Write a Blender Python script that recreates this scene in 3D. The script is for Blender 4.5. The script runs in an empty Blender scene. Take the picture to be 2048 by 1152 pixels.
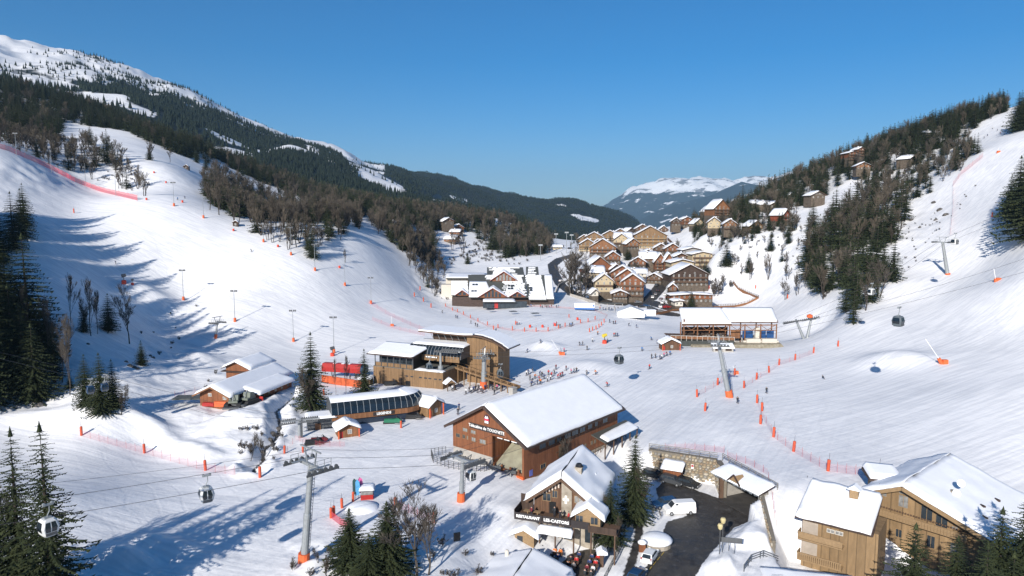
import bpy, bmesh, math, random
import numpy as np
from mathutils import Vector, Matrix
from math import radians as R, sin, cos, pi
scene = bpy.context.scene
COL = scene.collection
random.seed(7)
# ------------------------------------------------------------------ camera, sky, sun, exposure
CAMZ, F, TH = 47.0, 1365.0, R(5.69)
cd = bpy.data.cameras.new('camera'); cam = bpy.data.objects.new('camera', cd); COL.objects.link(cam)
cd.sensor_width = 36; cd.lens = 36*F/2048; cd.clip_start = 0.5; cd.clip_end = 80000
cam.location = (0, 0, CAMZ); cam.rotation_euler = (pi/2-TH, 0, 0)
scene.camera = cam
SUN_EL = R(25); SDX, SDY = 0.39, 0.92            # shadows run along +SDX,+SDY
world = bpy.data.worlds.new('World'); scene.world = world; world.use_nodes = True
nt = world.node_tree; bg = nt.nodes['Background']
sky = nt.nodes.new('ShaderNodeTexSky'); sky.sky_type = 'NISHITA'; sky.sun_disc = False
sky.sun_elevation = SUN_EL; sky.sun_rotation = math.atan2(-SDX, -SDY)
sky.altitude = 1500; sky.air_density = 1.0; sky.dust_density = 2.2; sky.ozone_density = 4.5
hsv = nt.nodes.new('ShaderNodeHueSaturation'); hsv.inputs['Saturation'].default_value = 1.4
nt.links.new(sky.outputs[0], hsv.inputs['Color']); nt.links.new(hsv.outputs[0], bg.inputs[0]); bg.inputs[1].default_value = 0.08
sd = bpy.data.lights.new('sun', 'SUN'); sd.energy = 4.3; sd.angle = R(0.53); sd.color = (1.0, 0.94, 0.86)
sun = bpy.data.objects.new('sun', sd); COL.objects.link(sun)
sun.rotation_euler = Vector((SDX*cos(SUN_EL), SDY*cos(SUN_EL), -sin(SUN_EL))).to_track_quat('-Z', 'Y').to_euler()
vs = scene.view_settings; vs.view_transform = "Standard"; vs.look = "None"; vs.exposure = 0.5; vs.gamma = 1.0; vs.use_curve_mapping = False
scene.cycles.max_bounces = 6; scene.cycles.diffuse_bounces = 3; scene.cycles.transparent_max_bounces = 12; scene.cycles.volume_bounces = 0

# ------------------------------------------------------------------ camera arithmetic
CT, ST = cos(TH), sin(TH)
def ray(u, v):
    a = (u-1024)/F; b = (576-v)/F
    return Vector((a, CT+ST*b, -ST+CT*b))
def PY(u, v, Y):
    d = ray(u, v); t = Y/d.y; return Vector((d.x*t, Y, CAMZ+d.z*t))
def PZ(u, v, z):
    d = ray(u, v); t = (z-CAMZ)/d.z; return Vector((d.x*t, d.y*t, z))
def proj(x, y, z):
    dz = z-CAMZ; f = y*CT-dz*ST; up = y*ST+dz*CT
    f = np.maximum(f, .01)
    return 1024+F*x/f, 576-F*up/f

# ------------------------------------------------------------------ terrain height
def _h(ix, iy, s):
    n = (ix*374761393+iy*668265263+s*982451653) & 0x7fffffff
    n = ((n ^ (n >> 13))*1274126177) & 0x7fffffff
    return ((n ^ (n >> 16)) & 0xffff)/65535.0
def vnoise(x, y, s=0):
    x = np.asarray(x, float); y = np.asarray(y, float)
    ix = np.floor(x).astype(np.int64); iy = np.floor(y).astype(np.int64)
    fx = x-ix; fy = y-iy; fx = fx*fx*(3-2*fx); fy = fy*fy*(3-2*fy)
    a = _h(ix, iy, s); b = _h(ix+1, iy, s); c = _h(ix, iy+1, s); d = _h(ix+1, iy+1, s)
    return (a*(1-fx)+b*fx)*(1-fy)+(c*(1-fx)+d*fx)*fy-.5
def fbm(x, y, o=4, s=0):
    r = 0; a = 1
    for i in range(o):
        r = r+a*vnoise(x*2**i, y*2**i, s+i*7); a *= .5
    return r
CP = []
def cz(z, *uv):
    for u, v in uv: p = PZ(u, v, z); CP.append(tuple(p))
def cy(Y, *uv):
    for u, v in uv: CP.append(tuple(PY(u, v, Y)))
def cw(*xyz): CP.extend(xyz)
# valley floor
cz(0, (700, 1150), (500, 1140), (300, 1100), (900, 1100), (700, 950), (900, 1000), (850, 870), (650, 900), (1047, 975), (1290, 870),
   (1100, 770), (1300, 800), (900, 810), (760, 780), (1500, 800), (1450, 900), (1600, 900), (1300, 700), (1150, 680), (1000, 700),
   (850, 660), (1480, 700), (1100, 620), (1000, 640), (1250, 640), (1000, 597), (920, 600), (1120, 600), (1560, 720), (1400, 740), (1620, 770), (950, 760), (590, 860), (480, 820))
cz(.8, (1560, 940)); cz(0, (1700, 1000)); cw((50, 120, 1.0), (56, 126, .6), (48, 113, .9), (45, 119, 1.0), (54, 112, .3)); cz(-1, (1560, 1080))
cz(-4, (1100, 1112), (1190, 1080), (1240, 1000), (1290, 1060)); cz(-4.6, (1220, 1150), (1330, 1150), (1420, 1150), (1080, 1150)); cz(-1, (1010, 1060)); cz(-.4, (960, 1040)); cz(-3.5,(985,1150))
cw((0, 30, -3), (-40, 50, 0), (40, 50, -5), (0, 75, -4), (-60, 70, 2), (70, 70, -3))
cz(0.5, (1380, 905), (1300, 890), (1500, 925), (1470, 870)); cz(0.9, (1545, 960))
cw((44, 95, -7.0), (46, 98, -5.5), (52, 91, -7.2), (62, 90, -6.5), (40, 88, -6.0), (50, 80, -7.5), (70, 92, -6), (41.5, 101, -2.8), (58, 103, -2.5), (76, 95, -5))
# village rise
cy(400, (1180, 606), (1380, 602), (1300, 604)); cy(440, (1250, 575), (1340, 572)); cy(480, (1200, 558), (1400, 548), (1300, 545)); cy(560, (1180, 515), (1300, 503), (1380, 500)); cy(600, (1130, 496), (1240, 490))
cy(700, (1290, 470), (1180, 487)); cy(760, (1260, 466)); cy(620,(1060,503))
# left piste and shoulder
cy(328, (742, 605), (630, 540)); cy(364, (348, 410)); cy(292, (367, 597)); cy(273, (470, 641)); cy(267, (586, 680))
cy(400, (0, 290)); cy(370, (275, 400)); cy(350, (150, 425)); cy(300, (230, 525)); cy(310, (60, 440)); cy(345, (480, 470)); cy(380, (640, 462)); cy(400, (710, 470))
cy(420, (810, 535), (770, 500)); cy(400, (860, 590)); cy(470, (770, 465)); cy(550, (790, 462)); cy(560, (900, 505), (1000, 510), (1100, 512)); cy(480, (870, 535)); cy(470, (900, 545),(1000,553))
cy(800, (850, 430), (1000, 440), (1090, 475)); cy(700, (560, 385), (450, 335), (400, 305), (250, 262), (120, 247)); cy(560, (300, 302), (560, 440)); cy(430, (190, 380)); cy(480, (330, 335)); cy(410, (400, 400))
cy(900, (0, 170), (200, 225), (430, 322), (600, 372)); cy(900, (800, 427), (950, 452), (1090, 478)); cy(500, (0, 270)); cy(430, (500, 440)); cy(600, (640, 420), (720, 425))
# shaded hollow on the left and lower left piste
cy(240, (263, 660)); cy(257, (330, 670)); cy(200, (285, 735)); cy(160, (200, 822)); cy(170, (60, 805)); cy(200, (40, 660)); cy(150, (100, 875), (300, 895)); cz(0, (430, 745), (350, 760)); cz(1.5, (110, 1000), (0, 1080)); cy(185, (0, 720))
cy(190, (-300, 650)); cy(300, (-300, 380)); cy(500, (-400, 180)); cy(900, (-400, 60)); cy(130, (-300, 900)); cy(250, (120, 560))
# right hand slope
cz(2, (1700, 715)); cy(200, (1887, 728)); cy(170, (2048, 775)); cy(220, (2048, 655)); cy(280, (1797, 605), (1700, 622)); cy(300, (1895, 550), (2000, 500)); cy(300, (2048, 450)); cy(250, (2048, 560))
cy(320, (1960, 480)); cy(380, (1950, 400)); cy(520, (1995, 258)); cy(560, (2012, 226)); cy(450, (1960, 305)); cy(400, (1850, 430)); cy(370, (1790, 475)); cy(300, (1800, 560), (1650, 655)); cy(380, (1550, 610))
cy(420, (1480, 588)); cy(430, (1550, 525)); cy(420, (1600, 502)); cy(300, (1700, 605)); cy(330, (1600, 625)); cy(450, (1650, 452)); cy(500, (1500, 455)); cy(470, (1430, 510)); cy(540, (1400, 475)); cy(600, (1450, 435), (1600, 395))
cy(620, (1700, 332), (1850, 272)); cy(610, (1930, 242)); cy(640, (2060, 205)); cy(480, (1750, 400)); cy(500, (1850, 350)); cy(620, (1560, 400)); cy(680, (1350, 458)); cy(720, (1500, 400), (1600, 360)); cy(700, (1900, 250))
cy(420, (2400, 150)); cy(620, (2400, 0)); cy(250, (2300, 450)); cy(170, (2300, 750)); cy(130, (2300, 950)); cy(140, (2048, 880)); cz(0,(1800,900))
cy(1000, (1440, 470), (1600, 410), (1900, 330), (2048, 300), (2400, 150)); cy(1500, (1400, 520), (1600, 470), (1900, 430)); cy(1100, (1200, 500), (1300, 495)); cy(1500, (1200, 530), (1300, 550))
# big forested mountain on the left, ridge by ridge
cy(1500, (0, 135), (200, 190), (400, 258), (600, 328), (800, 388), (950, 425), (1090, 462)); cy(1100, (0, 168), (300, 275), (600, 372), (900, 445))
cy(2400, (-400, -30), (-100, 60), (0, 84), (60, 88), (110, 100)); cy(2450, (250, 143)); cy(2500, (400, 200)); cy(2600, (560, 266)); cy(2800, (700, 316)); cy(3000, (790, 345)); cy(2500, (1000, 440), (1140, 462))
cy(3400, (0, 135), (200, 180), (400, 240), (600, 310), (740, 350)); cy(3800, (850, 351), (960, 379)); cy(3700, (1050, 394)); cy(3700, (1130, 404), (1185, 411)); cy(3600, (1240, 428), (1285, 452)); cy(3500, (1330, 500), (1500, 560), (1900, 560))
cy(5500, (0, 250), (400, 320), (850, 400), (1000, 430), (1185, 450), (1400, 560), (1900, 560)); cy(26000, (0, 460), (1000, 462), (2048, 462), (-600, 460), (2600, 462)); cy(10000, (0, 480), (600, 480), (1200, 480), (2048, 480))
CPa = np.array(CP)
def _q(x, y):
    return np.stack([np.arctan2(x, y)*1.6, np.log(np.hypot(x, y))], -1)
def _phi(r2): return .5*r2*np.log(r2+1e-12)
_c = _q(CPa[:, 0], CPa[:, 1]); _n = len(CPa)
_A = _phi(((_c[:, None]-_c[None])**2).sum(-1))+np.eye(_n)*2e-5
_Pm = np.concatenate([np.ones((_n, 1)), _c], 1)
_M = np.block([[_A, _Pm], [_Pm.T, np.zeros((3, 3))]])
_w = np.linalg.solve(_M, np.concatenate([CPa[:, 2], np.zeros(3)]))
def base_h(x, y):
    x = np.atleast_1d(np.asarray(x, float)); y = np.atleast_1d(np.asarray(y, float)); out = np.empty(x.shape)
    xf, yf, of = x.ravel(), y.ravel(), out.ravel()
    for i in range(0, len(xf), 20000):
        q = _q(xf[i:i+20000], yf[i:i+20000])
        r2 = ((q[:, None]-_c[None])**2).sum(-1)
        of[i:i+20000] = _phi(r2) @ _w[:_n] + _w[_n] + q @ _w[_n+1:]
    return of.reshape(x.shape)
def seg_d(x, y, a, b):
    ax, ay = a; bx, by = b; t = np.clip(((x-ax)*(bx-ax)+(y-ay)*(by-ay))/((bx-ax)**2+(by-ay)**2), 0, 1)
    return np.hypot(x-ax-t*(bx-ax), y-ay-t*(by-ay))
def inpoly(x, y, poly):
    c = np.zeros(np.shape(x), bool); n = len(poly)
    for i in range(n):
        x1, y1 = poly[i][:2]; x2, y2 = poly[(i+1) % n][:2]
        if y1 == y2: continue
        c ^= ((y1 > y) != (y2 > y)) & (x < (x2-x1)*(y-y1)/(y2-y1)+x1)
    return c
def poly_d(x, y, poly):
    d = np.full(np.shape(x), 1e9)
    for i in range(len(poly)): d = np.minimum(d, seg_d(x, y, poly[i][:2], poly[(i+1) % len(poly)][:2]))
    return np.where(inpoly(x, y, poly), -d, d)
# the sunk road below the tunnel portal
WA, WE, WB, WC, WD = (29.0, 134.2), (39.6, 128.4), (38.7, 122.0), (42.8, 113.2), (39.8, 100.0)
ROADZ = -4.2; YARD = [(41.8, 98.5), (44.2, 104.5), (54.5, 97.5), (58, 106), (66, 101), (74, 92), (66, 84), (46, 82), (41.5, 90), (41.3, 96)]; CAP = [(30, 86), (40.5, 86), (40.5, 99), (34, 100)]
ROAD = [WA, WE, WB, WC, (36.6, 109.0), (31.0, 101.5), (24.5, 92), (18, 80), (6, 60), (2, 60), (8, 82), (14.0, 93), (19.0, 103.0), (20.5, 112), (21.5, 122), (24.0, 132)]
# bumps: (u, v on the base ground, height, radius across, radius in depth)
BUMPS = [(1090, 697, 2.6, 6, 7), (1180, 735, 1.6, 9, 9), (1790, 725, 3.2, 10, 9), (440, 860, 2.2, 5, 9), (500, 850, 2.6, 5, 10), (300, 865, 1.5, 12, 5), (390, 830, 1.5, 4, 6),
         (150, 830, 1.6, 9, 5), (60, 840, 1.4, 8, 4), (280, 590, 3.2, 9, 7), (330, 610, 2.0, 12, 6), (300, 1090, 1.4, 3, 2.5), (360, 1100, 1.0, 3, 2), (250, 1120, 1.3, 3.5, 2.5), (830, 520, 4, 9, 10), (410, 680, 2.0, 5, 4),
         (400, 720, 1.8, 7, 6), (540, 770, 1.6, 3, 8), (350, 560, -1.0, 8, 8), (1450, 1130, 0.8, 4, 2), (640, 1140, .5, 4, 3), (1020, 1020, .5, 3, 3)]
_B = []
for u, v, a, rx, ry in BUMPS:
    d = ray(u, v); ts = np.geomspace(40, 900, 500)/d.y
    hh = base_h(d.x*ts, d.y*ts); k = int(np.argmax(CAMZ+d.z*ts < hh)); _B.append((d.x*ts[k], d.y*ts[k], a, rx, ry))
GUL = [PZ(u, v, 0) for u, v in ((590, 782), (572, 800), (552, 822), (560, 845), (548, 868), (528, 880), (524, 900), (506, 915), (512, 930))]
BERM = [PZ(u, v, 0) for u, v in ((150, 812), (300, 838), (420, 893))]
def ground_h(x, y, fine=True):
    x = np.atleast_1d(np.asarray(x, float)); y = np.atleast_1d(np.asarray(y, float))
    z = base_h(x, y); r = np.hypot(x, y)
    for bx, by, a, rx, ry in _B: z = z+a*np.exp(-((x-bx)/rx)**2-((y-by)/ry)**2)
    dg = np.full(x.shape, 1e9)
    for i in range(len(GUL)-1): dg = np.minimum(dg, seg_d(x, y, GUL[i][:2], GUL[i+1][:2]))
    z = z-1.7*np.exp(-(dg/1.5)**2)+.9*np.exp(-((dg-3.2)/1.2)**2)*(fbm(x/2.5, y/2.5, 3, 41)+.6)
    db = np.full(x.shape, 1e9)
    for i in range(len(BERM)-1): db = np.minimum(db, seg_d(x, y, BERM[i][:2], BERM[i+1][:2]))
    z = z+1.5*np.exp(-(db/2.5)**2)
    # smooth groomed piste, lumpy snow elsewhere
    u, v = proj(x, y, z)
    lump = np.clip((r-700)/500, 0, 1)
    wild = np.zeros(x.shape)
    for cu, cv, su, sv in ((460, 850, 110, 60), (180, 760, 180, 50), (300, 1110, 140, 30), (330, 720, 120, 60), (860, 560, 40, 45), (1560, 480, 160, 110), (1800, 420, 70, 90), (1480, 1110, 60, 50), (1140, 1120, 90, 50), (60, 350, 260, 40), (640, 1120, 60, 40)):
        wild = np.maximum(wild, np.exp(-((u-cu)/su)**2-((v-cv)/sv)**2))
    z = z + wild*(fbm(x/6, y/6, 4, 3)*1.3) + (.07+.3*wild)*fbm(x/2.2, y/2.2, 3, 5)*(r < 600) + fbm(x/28, y/28, 2, 9)*.4*np.clip((r-90)/100, 0, 1)
    z = z + lump*fbm(x/160, y/160, 5, 11)*np.clip(r/60, 0, 46)
    d = poly_d(x, y, ROAD)
    bank = (y < 113) & (x > 20) & (x < 39.9)
    slope = np.where(bank, .75, 9.0)
    slope = np.where((x < 24) | (y < 90), .45, slope)
    zc = ROADZ+np.maximum(d-.1, 0)*slope+np.where(bank & (d > .3), fbm(x/1.1, y/1.1, 3, 21)*.5, 0)
    z = np.where(r < 160, np.minimum(z, zc), z)
    d = poly_d(x, y, YARD); z = np.where(r < 160, np.minimum(z, -3.1+np.maximum(poly_d(x, y, CAP), 0)*.7+.3*fbm(x/2, y/2, 3, 71)), z)
    z = np.where(r < 160, np.minimum(z, -7.0+np.maximum(d, 0)*1.6+.2*fbm(x/1.5, y/1.5, 3, 61)), z)
    return z
_tA = np.geomspace(45, 9000, 1100)
def G(u, v, dz=0.0, tmin=0):
    d = ray(u, v); ts = _tA/d.y
    x = d.x*ts; y = d.y*ts; zr = CAMZ+d.z*ts; h = ground_h(x, y)
    below = (zr < h) & (_tA > tmin); k = int(np.argmax(below))
    if not below.any(): k = len(ts)-1
    if k > 0:
        a = (zr[k-1]-h[k-1]); b = (zr[k]-h[k]); f = a/(a-b) if a != b else 0
        X = x[k-1]+(x[k]-x[k-1])*f; Yv = y[k-1]+(y[k]-y[k-1])*f
    else: X, Yv = x[k], y[k]
    return Vector((X, Yv, float(ground_h(X, Yv)[0])+dz))
def HZ(x, y): return float(ground_h(x, y)[0])

# ------------------------------------------------------------------ materials
MATS = {}
def mat(name, col, rough=.7, metal=0, var=.12, scale=1.0, bump=0, stretch=(1, 1, 1), spec=.4, emit=None, alpha=None, col2=None, objcol=False, bscale=None):
    if name in MATS: return MATS[name]
    m = bpy.data.materials.new(name); m.use_nodes = True; n = m.node_tree; L = n.links
    p = n.nodes['Principled BSDF']; p.inputs['Roughness'].default_value = rough; p.inputs['Metallic'].default_value = metal; p.inputs['Specular IOR Level'].default_value = spec
    tc = n.nodes.new('ShaderNodeTexCoord'); mp = n.nodes.new('ShaderNodeMapping'); mp.inputs['Scale'].default_value = stretch
    L.new(tc.outputs['Object'], mp.inputs[0])
    no = n.nodes.new('ShaderNodeTexNoise'); no.inputs['Scale'].default_value = scale; no.inputs['Detail'].default_value = 5; L.new(mp.outputs[0], no.inputs[0])
    mx = n.nodes.new('ShaderNodeMix'); mx.data_type = 'RGBA'
    c = Vector(col); c2 = Vector(col2) if col2 else c*(1+var)
    mx.inputs['A'].default_value = (*(c*(1-var) if not col2 else c), 1); mx.inputs['B'].default_value = (*c2, 1)
    rp = n.nodes.new('ShaderNodeMapRange'); rp.inputs['From Min'].default_value = .3; rp.inputs['From Max'].default_value = .7
    L.new(no.outputs[0], rp.inputs[0]); L.new(rp.outputs[0], mx.inputs['Factor'])
    out = mx.outputs['Result']
    if objcol:
        oi = n.nodes.new('ShaderNodeObjectInfo'); m2 = n.nodes.new('ShaderNodeMix'); m2.data_type = 'RGBA'; m2.blend_type = 'MULTIPLY'; m2.inputs['Factor'].default_value = 1
        L.new(out, m2.inputs['A']); L.new(oi.outputs['Color'], m2.inputs['B']); out = m2.outputs['Result']
    L.new(out, p.inputs['Base Color'])
    if bump:
        bp = n.nodes.new('ShaderNodeBump'); bp.inputs['Strength'].default_value = bump; bp.inputs['Distance'].default_value = .05
        n2 = n.nodes.new('ShaderNodeTexNoise'); n2.inputs['Scale'].default_value = bscale or scale*4; n2.inputs['Detail'].default_value = 4; L.new(mp.outputs[0], n2.inputs[0])
        L.new(n2.outputs[0], bp.inputs['Height']); L.new(bp.outputs[0], p.inputs['Normal'])
    if emit: p.inputs['Emission Color'].default_value = (*emit[:3], 1); p.inputs['Emission Strength'].default_value = emit[3]
    if alpha is not None: p.inputs['Alpha'].default_value = alpha
    MATS[name] = m; return m
def planks(name, col, width=.2, horiz=False, dark=.55, rough=.75, var=.15):
    if name in MATS: return MATS[name]
    m = mat(name, col, rough, var=var, scale=2.2, stretch=(1, 1, .25) if not horiz else (.2, .2, 2), bump=.3); n = m.node_tree; L = n.links; p = n.nodes['Principled BSDF']
    tc = n.nodes.new('ShaderNodeTexCoord'); sp = n.nodes.new('ShaderNodeSeparateXYZ'); L.new(tc.outputs['Object'], sp.inputs[0])
    ad = n.nodes.new('ShaderNodeMath'); ad.operation = 'ADD'; L.new(sp.outputs['X'], ad.inputs[0]); L.new(sp.outputs['Y'], ad.inputs[1])
    dv = n.nodes.new('ShaderNodeMath'); dv.operation = 'DIVIDE'; L.new(sp.outputs['Z'] if horiz else ad.outputs[0], dv.inputs[0]); dv.inputs[1].default_value = width
    fr = n.nodes.new('ShaderNodeMath'); fr.operation = 'FRACT'; L.new(dv.outputs[0], fr.inputs[0])
    lt = n.nodes.new('ShaderNodeMath'); lt.operation = 'LESS_THAN'; lt.inputs[1].default_value = .1; L.new(fr.outputs[0], lt.inputs[0])
    fl = n.nodes.new('ShaderNodeMath'); fl.operation = 'FLOOR'; L.new(dv.outputs[0], fl.inputs[0]); wn = n.nodes.new('ShaderNodeTexWhiteNoise'); wn.noise_dimensions = '1D'; L.new(fl.outputs[0], wn.inputs['W'])
    mr = n.nodes.new('ShaderNodeMapRange'); mr.inputs['To Min'].default_value = .78; mr.inputs['To Max'].default_value = 1.12; L.new(wn.outputs[0], mr.inputs[0])
    gp = n.nodes.new('ShaderNodeMath'); gp.operation = 'MULTIPLY'; 
    dk = n.nodes.new('ShaderNodeMapRange'); dk.inputs['To Min'].default_value = 1; dk.inputs['To Max'].default_value = dark; L.new(lt.outputs[0], dk.inputs[0])
    L.new(mr.outputs[0], gp.inputs[0]); L.new(dk.outputs[0], gp.inputs[1])
    src = p.inputs['Base Color'].links[0].from_socket; vm = n.nodes.new('ShaderNodeVectorMath'); vm.operation = 'SCALE'; L.new(src, vm.inputs[0]); L.new(gp.outputs[0], vm.inputs['Scale']); L.new(vm.outputs[0], p.inputs['Base Color'])
    return m

# ------------------------------------------------------------------ mesh helpers
class MB:
    def __init__(s): s.v = []; s.f = []; s.m = []; s.mi = 0; s.T = None
    def add(s, vs, fs):
        o = len(s.v)
        s.v.extend([tuple(s.T @ Vector(q)) for q in vs] if s.T is not None else [tuple(q) for q in vs])
        s.f.extend([tuple(i+o for i in f) for f in fs]); s.m.extend([s.mi]*len(fs)); return s
    def hexa(s, p):          # 8 points: bottom 4 ccw, top 4
        return s.add(p, [(3, 2, 1, 0), (4, 5, 6, 7), (0, 1, 5, 4), (1, 2, 6, 5), (2, 3, 7, 6), (3, 0, 4, 7)])
    def box(s, x0, y0, z0, x1, y1, z1):
        return s.hexa([(x0, y0, z0), (x1, y0, z0), (x1, y1, z0), (x0, y1, z0), (x0, y0, z1), (x1, y0, z1), (x1, y1, z1), (x0, y1, z1)])
    def cbox(s, c, sx, sy, sz, rz=0):
        M = Matrix.Translation(c) @ Matrix.Rotation(rz, 4, 'Z')
        return s.hexa([M @ Vector((a*sx/2, b*sy/2, z)) for z in (-sz/2, sz/2) for a, b in ((-1, -1), (1, -1), (1, 1), (-1, 1))])
    def prism(s, poly, vec):
        n = len(poly); v = Vector(vec); P = [Vector(q) for q in poly]
        return s.add(P+[q+v for q in P], [tuple(range(n-1, -1, -1)), tuple(range(n, 2*n))]+[(i, (i+1) % n, n+(i+1) % n, n+i) for i in range(n)])
    def tube(s, pts, rad, n=6, cap=True):
        pts = [Vector(q) for q in pts]; rad = rad if hasattr(rad, '__len__') else [rad]*len(pts); vs = []; up = None
        for i, q in enumerate(pts):
            d = (pts[min(i+1, len(pts)-1)]-pts[max(i-1, 0)]).normalized()
            if up is None: up = Vector((0, 0, 1)) if abs(d.z) < .9 else Vector((1, 0, 0))
            a = d.cross(up).normalized(); b = a.cross(d).normalized(); up = b
            vs += [q+(a*cos(2*pi*k/n)+b*sin(2*pi*k/n))*rad[i] for k in range(n)]
        fs = [(i*n+k, i*n+(k+1) % n, (i+1)*n+(k+1) % n, (i+1)*n+k) for i in range(len(pts)-1) for k in range(n)]
        if cap and n > 2: fs += [tuple(range(n-1, -1, -1)), tuple(range((len(pts)-1)*n, len(pts)*n))]
        return s.add(vs, fs)
    def lathe(s, c, prof, n=12):
        c = Vector(c); vs = [c+Vector((r*cos(2*pi*k/n), r*sin(2*pi*k/n), z)) for r, z in prof for k in range(n)]; k0 = len(prof)
        return s.add(vs, [(i*n+k, i*n+(k+1) % n, (i+1)*n+(k+1) % n, (i+1)*n+k) for i in range(k0-1) for k in range(n)]+[tuple(range(n-1, -1, -1)), tuple(range((k0-1)*n, k0*n))])
    def beam(s, a, b, w, h):
        a = Vector(a); b = Vector(b); d = (b-a).normalized(); sd_ = d.cross(Vector((0, 0, 1)))
        if sd_.length < .05: sd_ = Vector((1, 0, 0))
        sd_ = sd_.normalized()*w/2; u = sd_.cross(d).normalized()*h/2
        return s.hexa([a-sd_-u, a+sd_-u, b+sd_-u, b-sd_-u, a-sd_+u, a+sd_+u, b+sd_+u, b-sd_+u])
    def mesh(s, name, mats, smooth=False):
        me = bpy.data.meshes.new(name); me.from_pydata(s.v, [], s.f); 
        for m in (mats if isinstance(mats, (list, tuple)) else [mats]): me.materials.append(m)
        if len(set(s.m)) > 1: me.polygons.foreach_set('material_index', s.m)
        if smooth: me.polygons.foreach_set('use_smooth', [True]*len(s.f))
        me.update(); return me
    def build(s, name, mats, parent=None, smooth=False, **kw):
        return put(name, s.mesh(name, mats, smooth), parent, **kw)
def put(name, me, parent=None, loc=None, rz=None, scale=None, label=None, cat=None, group=None, kind=None):
    o = bpy.data.objects.new(name, me); COL.objects.link(o)
    if parent: o.parent = parent
    if loc is not None: o.location = loc
    if rz is not None: o.rotation_euler = (0, 0, rz)
    if scale is not None: o.scale = (scale,)*3 if not hasattr(scale, '__len__') else scale
    if label: o['label'] = label
    if cat: o['category'] = cat
    if group: o['group'] = group
    if kind: o['kind'] = kind
    return o
def thing(name, label, cat, loc=(0, 0, 0), rz=0, group=None): return put(name, None, None, loc, rz, None, label, cat, group)
def children(o): return KIDS.get(o.name, [c for c in o.children])
KIDS = {}
def dup(root, loc, rz=None, scale=None, label=None, group=None):
    r = root.copy(); COL.objects.link(r); r.location = loc
    if rz is not None: r.rotation_euler = (r.rotation_euler[0], r.rotation_euler[1], rz)
    if scale is not None: r.scale = (scale,)*3 if not hasattr(scale, '__len__') else scale
    if label: r['label'] = label
    if group: r['group'] = group
    for ch, gs in tree_of(root):
        c = ch.copy(); COL.objects.link(c); c.parent = r
        for g in gs:
            d = g.copy(); COL.objects.link(d); d.parent = c
    return r
_TREE = {}
ORD = 'first second third fourth fifth sixth seventh eighth ninth tenth eleventh twelfth thirteenth fourteenth fifteenth sixteenth seventeenth eighteenth nineteenth twentieth'.split()
def nth(i, us):
    k = sorted(range(len(us)), key=lambda j: us[j]).index(i); return 'leftmost' if k == 0 else 'rightmost' if k == len(us)-1 else ORD[k]+' from the left'
def tree_of(root):
    k = root.name
    if k not in _TREE: _TREE[k] = [(c, list(c.children)) for c in root.children]
    return _TREE[k]
def npmesh(name, V, Fq, mats, smooth=True):
    me = bpy.data.meshes.new(name); n = len(V); k = Fq.shape[1]; me.vertices.add(n); me.vertices.foreach_set('co', V.astype(np.float32).ravel())
    me.loops.add(Fq.size); me.loops.foreach_set('vertex_index', Fq.astype(np.int32).ravel()); me.polygons.add(len(Fq)); me.polygons.foreach_set('loop_start', np.arange(0, Fq.size, k, dtype=np.int32))
    me.update(calc_edges=True); me.validate()
    for m in mats: me.materials.append(m)
    if smooth: me.polygons.foreach_set('use_smooth', np.ones(len(me.polygons), bool))
    return me
def text_mesh(txt, size, depth=.04, bold=0, shear=0):
    c = bpy.data.curves.new('txt', 'FONT'); c.body = txt; c.size = size; c.extrude = depth; c.offset = bold; c.shear = shear; c.align_x = 'CENTER'; c.align_y = 'CENTER'; c.resolution_u = 2
    o = bpy.data.objects.new('txt', c); COL.objects.link(o); dg = bpy.context.evaluated_depsgraph_get(); me = bpy.data.meshes.new_from_object(o.evaluated_get(dg)); bpy.data.objects.remove(o); return me
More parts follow.
